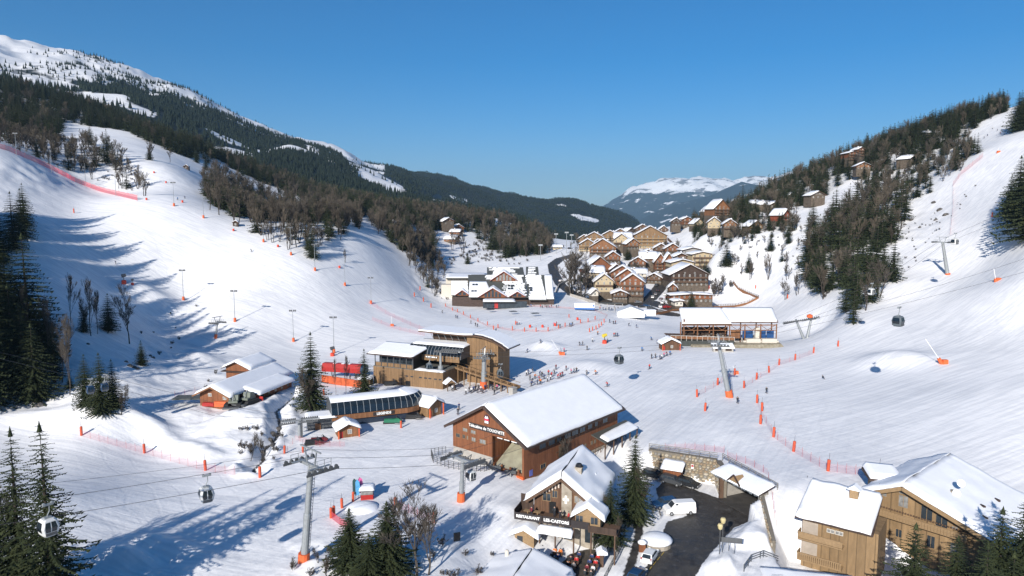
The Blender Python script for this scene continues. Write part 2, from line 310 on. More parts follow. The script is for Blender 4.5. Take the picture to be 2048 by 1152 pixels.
# ------------------------------------------------------------------ the ground sheet
def snow_mat():
    m = bpy.data.materials.new('snow_ground'); m.use_nodes = True; n = m.node_tree; L = n.links; p = n.nodes['Principled BSDF']; p.inputs['Roughness'].default_value = .55; p.inputs['Specular IOR Level'].default_value = .25
    N = lambda t, **k: n.nodes.new(t)
    tc = N('ShaderNodeTexCoord'); sp = N('ShaderNodeSeparateXYZ'); L.new(tc.outputs['Object'], sp.inputs[0])
    def noise(scale, det=4, rot=0, st=(1, 1, 1)):
        mp = N('ShaderNodeMapping'); mp.vector_type = 'TEXTURE'; mp.inputs['Rotation'].default_value = (0, 0, rot); mp.inputs['Scale'].default_value = st; L.new(tc.outputs['Object'], mp.inputs[0])
        a = N('ShaderNodeTexNoise'); a.inputs['Scale'].default_value = scale; a.inputs['Detail'].default_value = det; L.new(mp.outputs[0], a.inputs[0]); return a.outputs[0]
    def mathn(op, a, b=None, c=None):
        k = N('ShaderNodeMath'); k.operation = op
        for i, q in enumerate((a, b, c)):
            if q is None: continue
            if isinstance(q, (int, float)): k.inputs[i].default_value = q
            else: L.new(q, k.inputs[i])
        return k.outputs[0]
    def rng(a, f0, f1, t0=0, t1=1):
        k = N('ShaderNodeMapRange'); L.new(a, k.inputs[0]); k.inputs[1].default_value = f0; k.inputs[2].default_value = f1; k.inputs[3].default_value = t0; k.inputs[4].default_value = t1; return k.outputs[0]
    def mixc(f, a, b, blend='MIX'):
        k = N('ShaderNodeMix'); k.data_type = 'RGBA'; k.blend_type = blend
        for s_, q in (('Factor', f), ('A', a), ('B', b)):
            if isinstance(q, (tuple, float, int)): k.inputs[s_].default_value = q if not isinstance(q, tuple) else (*q, 1)
            else: L.new(q, k.inputs[s_])
        return k.outputs['Result']
    def mixf(f, a, b):
        k = N('ShaderNodeMix'); 
        for i, q in enumerate((f, a, b)):
            if isinstance(q, (int, float)): k.inputs[(0, 2, 3)[i]].default_value = q
            else: L.new(q, k.inputs[(0, 2, 3)[i]])
        return k.outputs[0]
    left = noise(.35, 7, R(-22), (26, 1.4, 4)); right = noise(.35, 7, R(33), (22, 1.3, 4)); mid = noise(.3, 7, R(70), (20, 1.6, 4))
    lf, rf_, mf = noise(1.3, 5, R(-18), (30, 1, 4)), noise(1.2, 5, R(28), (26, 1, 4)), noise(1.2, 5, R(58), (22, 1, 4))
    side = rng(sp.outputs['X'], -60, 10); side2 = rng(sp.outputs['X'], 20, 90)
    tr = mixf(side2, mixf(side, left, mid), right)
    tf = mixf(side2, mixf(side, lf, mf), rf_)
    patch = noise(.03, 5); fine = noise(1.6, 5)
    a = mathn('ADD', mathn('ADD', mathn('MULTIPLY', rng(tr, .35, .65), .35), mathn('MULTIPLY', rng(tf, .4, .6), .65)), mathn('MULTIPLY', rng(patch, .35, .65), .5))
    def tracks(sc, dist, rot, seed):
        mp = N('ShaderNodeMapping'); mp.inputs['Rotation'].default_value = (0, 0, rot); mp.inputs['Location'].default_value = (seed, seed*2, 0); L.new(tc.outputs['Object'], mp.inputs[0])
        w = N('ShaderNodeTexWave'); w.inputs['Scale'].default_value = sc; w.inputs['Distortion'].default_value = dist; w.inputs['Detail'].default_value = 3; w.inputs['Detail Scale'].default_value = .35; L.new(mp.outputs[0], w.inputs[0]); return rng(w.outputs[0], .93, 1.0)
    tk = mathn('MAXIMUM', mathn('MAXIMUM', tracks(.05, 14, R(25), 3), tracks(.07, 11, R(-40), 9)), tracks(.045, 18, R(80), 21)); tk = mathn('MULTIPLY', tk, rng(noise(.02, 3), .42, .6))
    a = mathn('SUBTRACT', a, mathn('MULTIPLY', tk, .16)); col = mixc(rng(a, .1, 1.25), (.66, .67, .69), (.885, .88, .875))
    # attribute painted from the map: asphalt, forest floor
    at = N('ShaderNodeAttribute'); at.attribute_name = 'cover'; sc_ = N('ShaderNodeSeparateColor'); L.new(at.outputs['Color'], sc_.inputs[0])
    fl = mixc(rng(fine, .42, .6), (.06, .048, .035), (.75, .77, .8)); fl2 = rng(mathn('ADD', sc_.outputs[1], mathn('MULTIPLY', mathn('SUBTRACT', fine, .5), .9)), .35, .6)
    col = mixc(fl2, col, fl)
    farf = noise(.0085, 9); farc = noise(.05, 6)
    ff = rng(mathn('ADD', sc_.outputs[2], mathn('MULTIPLY', mathn('SUBTRACT', farf, .5), 1.5)), .42, .56)
    fcol = mixc(rng(farc, .35, .65), (.006, .010, .011), (.016, .022, .022)); col = mixc(ff, col, fcol)
    wet = noise(.5, 6); slush = noise(1.1, 6)
    asp = mixc(rng(wet, .3, .7), (.028, .026, .025), (.065, .061, .057))
    asp = mixc(rng(slush, .58, .75, 0, .14), asp, (.35, .34, .34))
    af = rng(mathn('ADD', sc_.outputs[0], mathn('MULTIPLY', mathn('SUBTRACT', slush, .5), .5)), .42, .55)
    col = mixc(af, col, asp); L.new(col, p.inputs['Base Color'])
    rgh = mixf(af, .6, rng(wet, .3, .7, .35, .7)); L.new(rgh, p.inputs['Roughness'])
    bp = N('ShaderNodeBump'); bp.inputs['Strength'].default_value = .4; bp.inputs['Distance'].default_value = .3
    h = mathn('ADD', mathn('MULTIPLY', tr, .45), mathn('ADD', mathn('MULTIPLY', tf, .6), mathn('SUBTRACT', mathn('MULTIPLY', fine, .5), mathn('MULTIPLY', tk, .15)))); L.new(h, bp.inputs['Height']); L.new(bp.outputs[0], p.inputs['Normal'])
    return m
SNOWG = snow_mat()
AZ = np.linspace(R(-47), R(47), 560)
RR = np.concatenate([np.geomspace(28, 260, 470)[:-1], np.geomspace(260, 1000, 210)[:-1], np.geomspace(1000, 5200, 150)[:-1], np.geomspace(5200, 27000, 14)])
aa, rr = np.meshgrid(AZ, RR); GX = rr*np.sin(aa); GY = rr*np.cos(aa); GZ = ground_h(GX, GY)
def pxpoly(x, y, z, poly):
    u, v = proj(x, y, z); return inpoly(u, v, poly)
PU, PV = proj(GX, GY, GZ)
def soft(poly, w=6):      # signed pixel-map mask (0..1) for ground cover
    return np.clip(.5-poly_d(PU, PV, poly)/w, 0, 1)
cover = np.zeros(GX.shape+(4,), np.float32); cover[..., 3] = 1
# asphalt near
ASPH = [(38.3, 121.6), (42.6, 113.4), (37.2, 109.6), (31.2, 101.4), (24.8, 92), (18, 80), (8, 60), (4, 60), (13, 84), (20.2, 97.5), (23.2, 104.5), (26.6, 112.0), (30.5, 114.2), (30.2, 120), (27, 121.5), (27.5, 126), (30.5, 131)]
cover[..., 0] = np.where(rr < 200, np.clip(.5-poly_d(GX, GY, ASPH)/1.2, 0, 1), 0)
PATH = [(16, 92), (20.5, 106), (23.4, 121), (25.0, 132)]
for i in range(3): cover[..., 0] = np.maximum(cover[..., 0], np.where(rr < 200, np.clip(.9-seg_d(GX, GY, PATH[i], PATH[i+1])/1.7, 0, .7), 0))
for i in range(len(GUL)-1): cover[..., 0] = np.maximum(cover[..., 0], np.clip(.72-seg_d(GX, GY, GUL[i][:2], GUL[i+1][:2])/1.5, 0, .9))
# village roads, on the real ground: centre lines in map metres from sight lines
VROADS = []
def road(pts, w, zk=None):
    P = [G(u, v) for u, v in pts]; VROADS.append((P, w))
    for i in range(len(P)-1): cover[..., 0] = np.maximum(cover[..., 0], np.clip(.5+(w-seg_d(GX, GY, P[i][:2], P[i+1][:2]))/2.0, 0, 1)*(rr > 200))
road([(1150, 590), (1185, 597), (1220, 606), (1262, 609), (1300, 605), (1345, 618)], 5.5)
road([(1262, 609), (1300, 598), (1316, 580), (1328, 565), (1325, 555), (1312, 545)], 4.2)
road([(1150, 590), (1122, 570), (1108, 545), (1105, 530), (1120, 518), (1150, 510)], 3.8)
road([(1200, 560), (1262, 530), (1280, 510), (1262, 500)], 3)
road([(1270, 622), (1340, 628)], 6)
# forest floor under the near woods (green channel) and far forest cover (blue)
ZONES = {
 'high_spruce': [(-80, 150), (0, 162), (200, 216), (330, 264), (440, 320), (420, 330), (330, 300), (250, 262), (120, 245), (118, 285), (0, 262), (-80, 240)],
 'net_wood': [(-60, 240), (0, 252), (120, 285), (215, 300), (300, 372), (265, 385), (150, 350), (0, 288), (-60, 260)],
 'shoulder_bare': [(402, 388), (440, 425), (530, 478), (600, 512), (640, 498), (715, 468), (725, 430), (640, 400), (560, 375), (440, 340), (412, 360)],
 'shoulder_spruce': [(435, 318), (560, 345), (700, 385), (800, 420), (850, 432), (830, 445), (720, 432), (600, 395), (480, 350)],
 'mid_wood': [(800, 425), (900, 430), (1000, 445), (1085, 472), (1108, 496), (1095, 514), (1010, 516), (978, 500), (940, 465), (885, 455), (862, 475), (872, 520), (850, 540), (800, 500), (745, 462), (740, 432)],
 'gully': [(785, 478), (840, 480), (880, 520), (890, 560), (880, 600), (850, 575), (815, 530)],
 'hill_top': [(1480, 420), (1560, 372), (1650, 330), (1760, 295), (1850, 262), (1935, 236), (2012, 212), (2012, 226), (1965, 245), (1930, 280), (1850, 330), (1720, 350), (1640, 400), (1560, 425)],
 'hill_mid': [(1606, 480), (1650, 445), (1740, 400), (1812, 405), (1815, 445), (1780, 500), (1745, 530), (1805, 560), (1760, 600), (1725, 650), (1690, 650), (1685, 600), (1615, 600)],
 'hill_upper': [(1720, 350), (1850, 330), (1930, 280), (1960, 305), (1900, 365), (1800, 420), (1740, 400)],
 'chalet_wood': [(1385, 440), (1440, 400), (1560, 425), (1612, 440), (1585, 472), (1520, 486), (1440, 494), (1385, 478)],
 'slope_scrub': [(1400, 475), (1520, 460), (1600, 440), (1610, 560), (1500, 560), (1440, 530)],
 'right_edge': [(2006, 420), (2048, 370), (2250, 330), (2250, 620), (2060, 500)],
 'right_top': [(2025, 235), (2200, 120), (2200, 260), (2048, 260)],
 'left_edge': [(-60, 620), (60, 620), (90, 700), (130, 770), (60, 800), (-60, 780)],
}
near = (rr < 1000)
for k, wgt in (('high_spruce', .6), ('net_wood', .35), ('shoulder_bare', .42), ('shoulder_spruce', .6), ('mid_wood', .5), ('gully', .3), ('hill_top', .5), ('hill_mid', .4), ('hill_upper', .35), ('chalet_wood', .35), ('left_edge', .35), ('right_edge', .35), ('slope_scrub', .2)):
    cover[..., 1] = np.maximum(cover[..., 1], soft(ZONES[k], 8)*wgt*near*(rr > 150))
# far: dense forest low, opening towards the treeline
def far_density(u, v, r):
    m = np.interp(u, [-200, 0, 110, 200, 300, 400, 560, 700, 850, 1300], [70, 80, 105, 122, 165, 200, 266, 316, 351, 430])   # skyline
    tl = np.interp(u, [-200, 0, 160, 250, 330, 430, 560, 640, 700, 760], [215, 215, 200, 190, 215, 236, 290, 305, 326, 345])       # where the wood closes
    d = (v-m)/(tl-m+1e-6)
    return np.clip(d, 0, 1.2)
def clv(x, y): return vnoise(x/110, y/170, 5)+.6*vnoise(x/45, y/60, 6)
fd = far_density(PU, PV, rr)+.45*(rr > 1000)*fbm(GX/260, GY/400, 3, 91)*(PU < 770); cover[..., 2] = np.where((rr > 1000) & (rr < 5300), np.where(PU > 770, .95, fd*.95*np.clip((clv(GX, GY)+.42)*3, 0, 1)), 0)
for poly in ([(1140, 428), (1165, 430), (1200, 440), (1195, 446), (1160, 438)], [(896, 388), (935, 400), (938, 410), (905, 398)], [(860, 396), (900, 404), (895, 410), (862, 402)], [(965, 418), (1010, 430), (1005, 435), (965, 424)],
             [(620, 300), (700, 330), (760, 350), (740, 352), (660, 325)], [(680, 318), (745, 340), (810, 375), (820, 395), (780, 385), (700, 345)], [(1110, 408), (1135, 412), (1130, 417)]):
    cover[..., 2] *= 1-soft(poly, 4)
    cover[..., 2] = np.where((rr > 1000), cover[..., 2], 0)
nr, nc = GX.shape; idx = np.arange(nr*nc).reshape(nr, nc)
Fq = np.stack([idx[:-1, :-1], idx[:-1, 1:], idx[1:, 1:], idx[1:, :-1]], -1).reshape(-1, 4)
fx = GX.ravel()[Fq].mean(1); fy = GY.ravel()[Fq].mean(1)
PB, PC = (38.9, 126.9), (42.9, 118.2)
hole = (seg_d(fx, fy, (39.3, 121.4), (43.1, 114.0)) < 1.3)
Fq = Fq[~hole]
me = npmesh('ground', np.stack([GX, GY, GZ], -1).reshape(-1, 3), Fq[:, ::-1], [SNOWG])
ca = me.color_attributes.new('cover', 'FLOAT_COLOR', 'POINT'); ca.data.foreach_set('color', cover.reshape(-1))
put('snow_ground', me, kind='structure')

# ------------------------------------------------------------------ far blue mountains
def mountain(name, prof, Y0, Y1, zb, snowline, rough, seed, u0, u1, n=420, m=46, label=None):
    us = np.linspace(u0, u1, n); pv = np.interp(us, [p[0] for p in prof], [p[1] for p in prof])
    V = np.empty((m, n, 3)); 
    for j in range(m):
        t = j/(m-1)*1.35
        Y = Y0+(Y1-Y0)*t
        for_z = np.array([PY(u, v, Y1).z for u, v in zip(us, pv)]); x = (us-1024)/F*Y1/CT*(.94+.06*t)
        prof_t = (1-(1-min(t, 1))**1.25) if t <= 1 else 1-(t-1)*1.6
        z = zb+(for_z-zb)*prof_t
        k = min(t, 1)*.9+.1
        rid = (.5-np.abs(vnoise(x/900, np.full(n, Y/1300), seed)))*2*vnoise(x/2500+9, np.full(n, Y/2500), seed+3)
        z = z+k*rough*(fbm(x/1500, np.full(n, Y/1900), 6, seed)*1.1+rid*.9)*(1 if t != 1 else 1)
        V[j, :, 0] = x; V[j, :, 1] = Y; V[j, :, 2] = z
    idx = np.arange(m*n).reshape(m, n); Fm = np.stack([idx[:-1, :-1], idx[:-1, 1:], idx[1:, 1:], idx[1:, :-1]], -1).reshape(-1, 4)
    mt = bpy.data.materials.new(name); mt.use_nodes = True; nn = mt.node_tree; L = nn.links; p = nn.nodes['Principled BSDF']; p.inputs['Roughness'].default_value = .8; p.inputs['Specular IOR Level'].default_value = .1
    g = nn.nodes.new('ShaderNodeNewGeometry'); s = nn.nodes.new('ShaderNodeSeparateXYZ'); L.new(g.outputs['Position'], s.inputs[0])
    no = nn.nodes.new('ShaderNodeTexNoise'); no.inputs['Scale'].default_value = .0016; no.inputs['Detail'].default_value = 9; no.inputs['Roughness'].default_value = .62; L.new(g.outputs['Position'], no.inputs[0])
    ma = nn.nodes.new('ShaderNodeMath'); ma.operation = 'MULTIPLY_ADD'; L.new(no.outputs[0], ma.inputs[0]); ma.inputs[1].default_value = snowline[1]; L.new(s.outputs['Z'], ma.inputs[2])
    mr = nn.nodes.new('ShaderNodeMapRange'); mr.inputs[1].default_value = snowline[0]; mr.inputs[2].default_value = snowline[0]+40; L.new(ma.outputs[0], mr.inputs[0])
    n3 = nn.nodes.new('ShaderNodeTexNoise'); n3.inputs['Scale'].default_value = .004; n3.inputs['Detail'].default_value = 7; L.new(g.outputs['Position'], n3.inputs[0])
    r3 = nn.nodes.new('ShaderNodeMapRange'); r3.inputs[1].default_value = .62; r3.inputs[2].default_value = .67; L.new(n3.outputs[0], r3.inputs[0])
    mxx = nn.nodes.new('ShaderNodeMath'); mxx.operation = 'MAXIMUM'; L.new(mr.outputs[0], mxx.inputs[0]); L.new(r3.outputs[0], mxx.inputs[1])
    mc = nn.nodes.new('ShaderNodeMix'); mc.data_type = 'RGBA'; mc.inputs['A'].default_value = (.02, .03, .035, 1); r4 = nn.nodes.new('ShaderNodeMapRange'); r4.inputs[1].default_value = .46; r4.inputs[2].default_value = .40; L.new(n3.outputs[0], r4.inputs[0]); m4 = nn.nodes.new('ShaderNodeMix'); m4.data_type = 'RGBA'; m4.inputs['A'].default_value = (.88, .88, .88, 1); m4.inputs['B'].default_value = (.22, .22, .23, 1); L.new(r4.outputs[0], m4.inputs['Factor']); L.new(m4.outputs['Result'], mc.inputs['B']); L.new(mxx.outputs[0], mc.inputs['Factor'])
    L.new(mc.outputs['Result'], p.inputs['Base Color'])
    me = npmesh(name, V.reshape(-1, 3), Fm, [mt]); put(name, me, kind='structure')
mountain('snowy_far_mountains', [(1180, 425), (1205, 410), (1240, 392), (1262, 374), (1290, 368), (1312, 356), (1345, 350), (1370, 350), (1392, 345), (1420, 352), (1440, 345), (1460, 350), (1500, 348), (1530, 352), (1565, 337), (1600, 345), (1660, 380), (1800, 420)], 11500, 15500, -250, (900, 620), 330, 5, 1170, 1830)
mountain('forested_far_mountains', [(1180, 470), (1230, 452), (1275, 438), (1300, 425), (1340, 408), (1380, 398), (1410, 390), (1440, 376), (1475, 360), (1500, 366), (1540, 380), (1600, 390), (1700, 420), (1800, 440)], 8200, 11000, -250, (1400, 300), 110, 15, 1200, 1780, 300, 34)
mountain('distant_snow_peak', [(1000, 415), (1030, 404), (1042, 396), (1055, 399), (1075, 402), (1100, 407), (1130, 412)], 21000, 23000, -200, (150, 300), 60, 25, 1000, 1190, 90, 16)
# ------------------------------------------------------------------ trees
NEEDLE = mat('needles', (.013, .022, .011), .8, var=.5, scale=.55, col2=(.050, .060, .026), spec=.15)
NEEDLE_D = mat('needles_dark', (.008, .014, .010), .8, scale=.4, col2=(.020, .028, .018), spec=.1)
BARK = mat('bark', (.045, .036, .030), .9, var=.3, scale=3, stretch=(3, 3, .4), bump=.4)
TWIG = mat('twigs', (.055, .046, .036), .9, scale=.3, col2=(.125, .105, .082), spec=.1)
TWIG_G = mat('twigs_grey', (.05, .043, .037), .9, scale=.3, col2=(.12, .105, .09), spec=.1)
def spruce_parts(h, seed, lev=26, nb=9, seg=5, rfac=.19, skirt=.06, gap=0., bushy=1.0):
    rnd = random.Random(seed); V = []; Fc = []
    tr = MB(); lean = (rnd.uniform(-.01, .01)*h, rnd.uniform(-.01, .01)*h)
    tr.tube([(lean[0]*t, lean[1]*t, h*t) for t in (0, .3, .6, .9, 1)], [h*.016+.06, h*.012+.04, h*.007+.03, .03, .01], 6)
    def tri(a, b, c): o = len(V); V.extend((a, b, c)); Fc.append((o, o+1, o+2))
    for i in range(lev):
        t = skirt+(1-skirt)*(i+rnd.uniform(-.3, .3))/lev; t = min(max(t, skirt), .985)
        z0 = h*t; k = 1-t; Lr = h*rfac*(k**.78)*rnd.uniform(.82, 1.12)+.12
        if t < skirt+.08: Lr *= .8
        n = max(4, int(nb*(.55+.6*k)))
        for j in range(n):
            if rnd.random() < gap: continue
            an = 2*pi*(j+rnd.uniform(-.35, .35))/n+i*2.4; L = Lr*rnd.uniform(.7, 1.15)
            dr = rnd.uniform(.18, .42)*(.5+.6*k); dx, dy = cos(an), sin(an); sx, sy = -dy, dx
            pz = z0; px = lean[0]*t; py = lean[1]*t; segs = max(2, int(seg*(.4+.8*k)+.5))
            prev = Vector((px, py, pz))
            for s_ in range(segs):
                f = (s_+1)/segs; droop = -dr*L*f**1.5+.16*L*max(0, f-.55)
                q = Vector((px+dx*L*f, py+dy*L*f, z0+droop+rnd.uniform(-.03, .03)*L))
                w = L*.30*bushy*(1-f*.72)*rnd.uniform(.75, 1.25)+.05
                for sgn in (-1, 1):
                    tip = prev.lerp(q, .75)+Vector((sx*sgn*w+dx*w*.5, sy*sgn*w+dy*w*.5, -w*rnd.uniform(.25, .6)))
                    tri(prev, q, tip)
                    tip2 = prev.lerp(q, .35)+Vector((sx*sgn*w*.75, sy*sgn*w*.75, -w*rnd.uniform(.5, 1.1)))
                    tri(prev, prev.lerp(q, .7), tip2)
                prev = q
            tri(prev, prev+Vector((dx*.12*L, dy*.12*L, .02*L)), prev+Vector((sx*.05*L, sy*.05*L, -.1*L)))
    for k in range(8):
        an = k*pi/4; tri(Vector((lean[0], lean[1], h*1.005)), Vector((lean[0]+cos(an)*.25, lean[1]+sin(an)*.25, h*.95)), Vector((lean[0]+cos(an+.8)*.22, lean[1]+sin(an+.8)*.22, h*.95)))
    return tr, V, Fc
def crown_mesh(name, V, Fc, m):
    me = bpy.data.meshes.new(name); me.from_pydata([tuple(q) for q in V], [], Fc); me.materials.append(m); me.update(); return me
def bare_parts(h, seed, depth=5, spread=.55, rmul=1.0, clear=.25, twigr=.022, multi=1):
    rnd = random.Random(seed); A = MB(); B = MB()
    def grow(p, d, L, r, dep):
        n = 3 if dep > 1 else 2; pts = [p]; q = p; dd = d.copy()
        for i in range(n):
            dd = (dd+Vector((rnd.uniform(-.18, .18), rnd.uniform(-.18, .18), rnd.uniform(-.03, .12)))).normalized(); q = q+dd*(L/n); pts.append(q)
        r1 = max(r*.55, twigr*.5)
        (A if dep >= depth-1 else B).tube(pts, [r+(r1-r)*i/n for i in range(n+1)], 5 if dep >= depth-1 else 3, cap=False)
        if dep == 0: return
        kids = rnd.randint(3, 4) if dep > 1 else rnd.randint(4, 5)
        for k in range(kids):
            f = rnd.uniform(.35, 1) if dep < depth else rnd.uniform(clear+.1, 1)
            b = pts[0].lerp(pts[-1], f) if n == 1 else pts[min(int(f*n), n-1)].lerp(pts[min(int(f*n)+1, n)], f*n-int(f*n) if f < 1 else 0)
            an = rnd.uniform(0, 2*pi); s_ = rnd.uniform(.6, 1.2)*spread
            nd = (dd+Vector((cos(an)*s_, sin(an)*s_, rnd.uniform(-.1, .25)))).normalized()
            grow(b, nd, L*rnd.uniform(.48, .7), max(r*.42, twigr), dep-1)
        grow(pts[-1], dd, L*.6, r1, dep-1)
    for m_ in range(multi):
        an = rnd.uniform(0, 6.28); off = .0 if multi == 1 else .5
        grow(Vector((cos(an)*off, sin(an)*off, 0)), Vector((rnd.uniform(-.1, .1)+cos(an)*off*.3, rnd.uniform(-.1, .1)+sin(an)*off*.3, 1)).normalized(), h*.52*(1 if m_ == 0 else rnd.uniform(.6, .9)), (h*.011+.05)*rmul, depth)
    return A, B
SP = []   # prototypes: meshes only, (trunk, crown, height)
def sp_proto(h, seed, **k):
    tr, V, Fc = spruce_parts(h, seed, **k); SP.append((tr.mesh('trunk', BARK), crown_mesh('crown', V, Fc, NEEDLE), h)); return SP[-1]
BP = []
def bp_proto(h, seed, tw=TWIG, **k):
    A, B = bare_parts(h, seed, **k); BP.append((A.mesh('trunk', [TWIG_G if tw is TWIG_G else BARK]), B.mesh('twigs', tw), h)); return BP[-1]
# big near spruces: loose drooping limbs
NEARS = [sp_proto(22, 1, lev=42, nb=11, seg=8, rfac=.235, skirt=.12, gap=.10, bushy=.42), sp_proto(22, 2, lev=44, nb=11, seg=8, rfac=.225, skirt=.08, gap=.08, bushy=.42)]
FULL = [sp_proto(18, 3, lev=38, nb=14, seg=7, rfac=.255, skirt=.05, bushy=.5), sp_proto(18, 4, lev=36, nb=14, seg=7, rfac=.29, skirt=.04, bushy=.5), sp_proto(16, 5, lev=32, nb=13, seg=7, rfac=.32, skirt=.04, gap=.05, bushy=.5)]
MIDS = [sp_proto(16, 11+i, lev=18, nb=9, seg=3, rfac=(.23, .28, .25, .32)[i], skirt=.06, bushy=1.05) for i in range(4)]
NEARB = [bp_proto(11, 21, tw=TWIG_G, depth=5, twigr=.018), bp_proto(10, 22, depth=5, twigr=.018, spread=.45, multi=2), bp_proto(12, 23, tw=TWIG_G, depth=5, twigr=.02, spread=.4)]
MIDB = [bp_proto(11, 31+i, tw=(TWIG, TWIG_G, TWIG)[i % 3], depth=4, twigr=.033, spread=(.34, .5, .4, .3)[i], rmul=1.2, multi=(1, 2, 3, 2)[i], clear=.15) for i in range(4)]
BUSH = [bp_proto(3.2, 41+i, tw=TWIG_G, depth=4, twigr=.02, spread=.7, multi=5, clear=0, rmul=.6) for i in range(2)]
def tree(proto, p, h, name, label, group=None, rz=None, wide=1.0):
    s = h/proto[2]; r = thing(name, label, 'spruce' if name == 'spruce_tree' else ('bush' if name == 'bare_bush' else 'tree'), (p[0], p[1], p[2]-.15), random.uniform(0, 6.28) if rz is None else rz, group)
    r.scale = (s*wide, s*wide, s)
    put('trunk', proto[0], r); put('crown' if name == 'spruce_tree' else 'twigs', proto[1], r); return r
def at_h(u, vb, vt, proto, name, label, group=None, tmin=0, Y=None, **k):
    p = G(u, vb, tmin=tmin)
    if Y: p = PY(u, vb, Y); p.z = HZ(p.x, p.y)
    h = (vb-vt)/F*p.y*1.0
    if Y: h = PY(u, vt, Y).z-p.z
    return tree(proto, p, h, name, label, group, **k)
SPR, BAR = 'spruce_tree', 'bare_tree'
at_h(110, 1240, 838, NEARS[0], SPR, 'tall loose-limbed spruce, the right one of the pair with a gondola cabin hanging before it', Y=73, wide=1.0)
at_h(44, 1225, 852, NEARS[1], SPR, 'tall loose-limbed spruce, the left one of the pair at the lower left', Y=74, wide=1.0)
at_h(-14, 1235, 900, NEARS[0], SPR, 'spruce cut by the left edge of the picture beside the tall pair', Y=75, rz=2)
at_h(624, 818, 656, FULL[0], SPR, 'lone full spruce rising left of the long glazed chairlift station')
at_h(729, 800, 692, NEARS[1], SPR, 'thin scraggly spruce before the wood-clad gondola station', wide=1.25)
at_h(1268, 1018, 866, FULL[0], SPR, 'full green spruce standing right of the restaurant chalet', Y=112)
at_h(1222, 1098, 958, NEARS[1], SPR, 'shaggy spruce leaning over the right side of the restaurant chalet', Y=103, wide=1.35)
at_h(703, 1190, 1012, FULL[1], SPR, 'broad spruce, left one of the clump behind the small lift hut', Y=88, wide=1.5)
at_h(775, 1205, 1000, FULL[1], SPR, 'broad spruce, right one of the clump behind the small lift hut', Y=86, wide=1.5)
at_h(740, 1210, 1065, FULL[2], SPR, 'low spruce in the middle of the clump behind the small lift hut', Y=84, wide=1.6)
for i, (u, vb, vt, Y, k) in enumerate([(1822, 1240, 1042, 84, 2), (1905, 1240, 1066, 83, 1), (1990, 1260, 1010, 80, 0), (2040, 1260, 985, 79, 1), (2075, 1240, 970, 81, 2), (1965, 1270, 1080, 76, 0), (2020, 1260, 1100, 77, 2)]):
    at_h(u, vb, vt, FULL[k], SPR, ['olive spruce before the large timber chalet, leftmost at the lower right', 'second spruce from the left before the large timber chalet', 'tall spruce hiding the right end of the large timber chalet', 'tall spruce at the lower right corner of the picture', 'spruce cut by the right edge at the lower right', 'short spruce between the taller ones at the lower right', 'dark low spruce in the lower right corner'][i], Y=Y, wide=1.15)
for i, (u, vb, vt, k, w) in enumerate([(218, 662, 584, 0, 1.25), (284, 730, 678, 1, 1), (172, 812, 702, 0, 1), (203, 828, 698, 0, 1.1), (228, 815, 712, 1, .9), (140, 776, 742, 1, 1), (168, 664, 604, 0, .9)]):
    at_h(u, vb, vt, FULL[k], SPR, ['dark spruce with a bare stem alone in the shaded hollow', 'small spruce on the rocky bank above the stream huts', 'left spruce of the dense trio under the thin cables', 'middle spruce of the dense trio under the thin cables', 'right spruce of the dense trio under the thin cables', 'small spruce left of the dense trio under the cables', 'dark spruce among bare trees in the shaded hollow'][i], wide=w)
g = 'tall dark spruces at the left edge below the piste'
LE = []
for i in range(16):
    u = [-40, 8, 62, 30, -20, 50, 85, 5, -70, -95, 95, 70, 20, 110, -50, -120][i]; vb = [730, 735, 720, 770, 790, 775, 735, 700, 720, 780, 690, 800, 690, 765, 680, 700][i]; vt = [470, 475, 461, 560, 520, 600, 590, 455, 440, 450, 610, 640, 500, 650, 430, 420][i]
    LE.append((at_h(u, vb, vt, (FULL[0], NEARS[0], FULL[0], FULL[2])[i % 4], SPR, 'tall dark spruce cut off by the left edge of the picture', g, wide=1.15), u, vb >= 750))
for fr_ in (False, True):
    row = [t for t in LE if t[2] == fr_ and t[1] > 0]
    for i, t in enumerate(row): t[0]['label'] = f"tall dark spruce of the shaded left wood, {nth(i, [q[1] for q in row])} in its {'front' if fr_ else 'back'} row"
# more of the same wood outside the frame, the source of the long shadows on the piste
rs = random.Random(5)
OFF = []
def world_tree(x, y, h, *_): OFF.append((x, y, HZ(x, y)-.15, h))
for x, y, h in [(-175, 215, 26), (-168, 200, 24), (-182, 235, 25), (-190, 250, 22), (-196, 268, 22), (-205, 285, 20), (-150, 176, 20), (-160, 186, 22), (-212, 300, 18), (-186, 222, 24)]+[(-(yy*.80+rs.uniform(0, 22)), yy, rs.uniform(25, 36)) for yy in [156+2.4*q for q in range(56)]]:
    world_tree(x+rs.uniform(-2, 2), y, h)
for x, y, h in [(-54, 64, 13), (-60, 70, 16), (-63, 78, 14), (-46, 56, 11)]: world_tree(x, y, h, FULL[1], 'spruce just outside the lower left corner', 'spruces just outside the lower left corner')
for x, y, h in [(4, 62, 15), (-2, 68, 13), (9, 70, 10)]: world_tree(x, y, h, FULL[0], 'spruce below the bottom edge throwing its shade on the snow', 'spruces below the bottom edge')
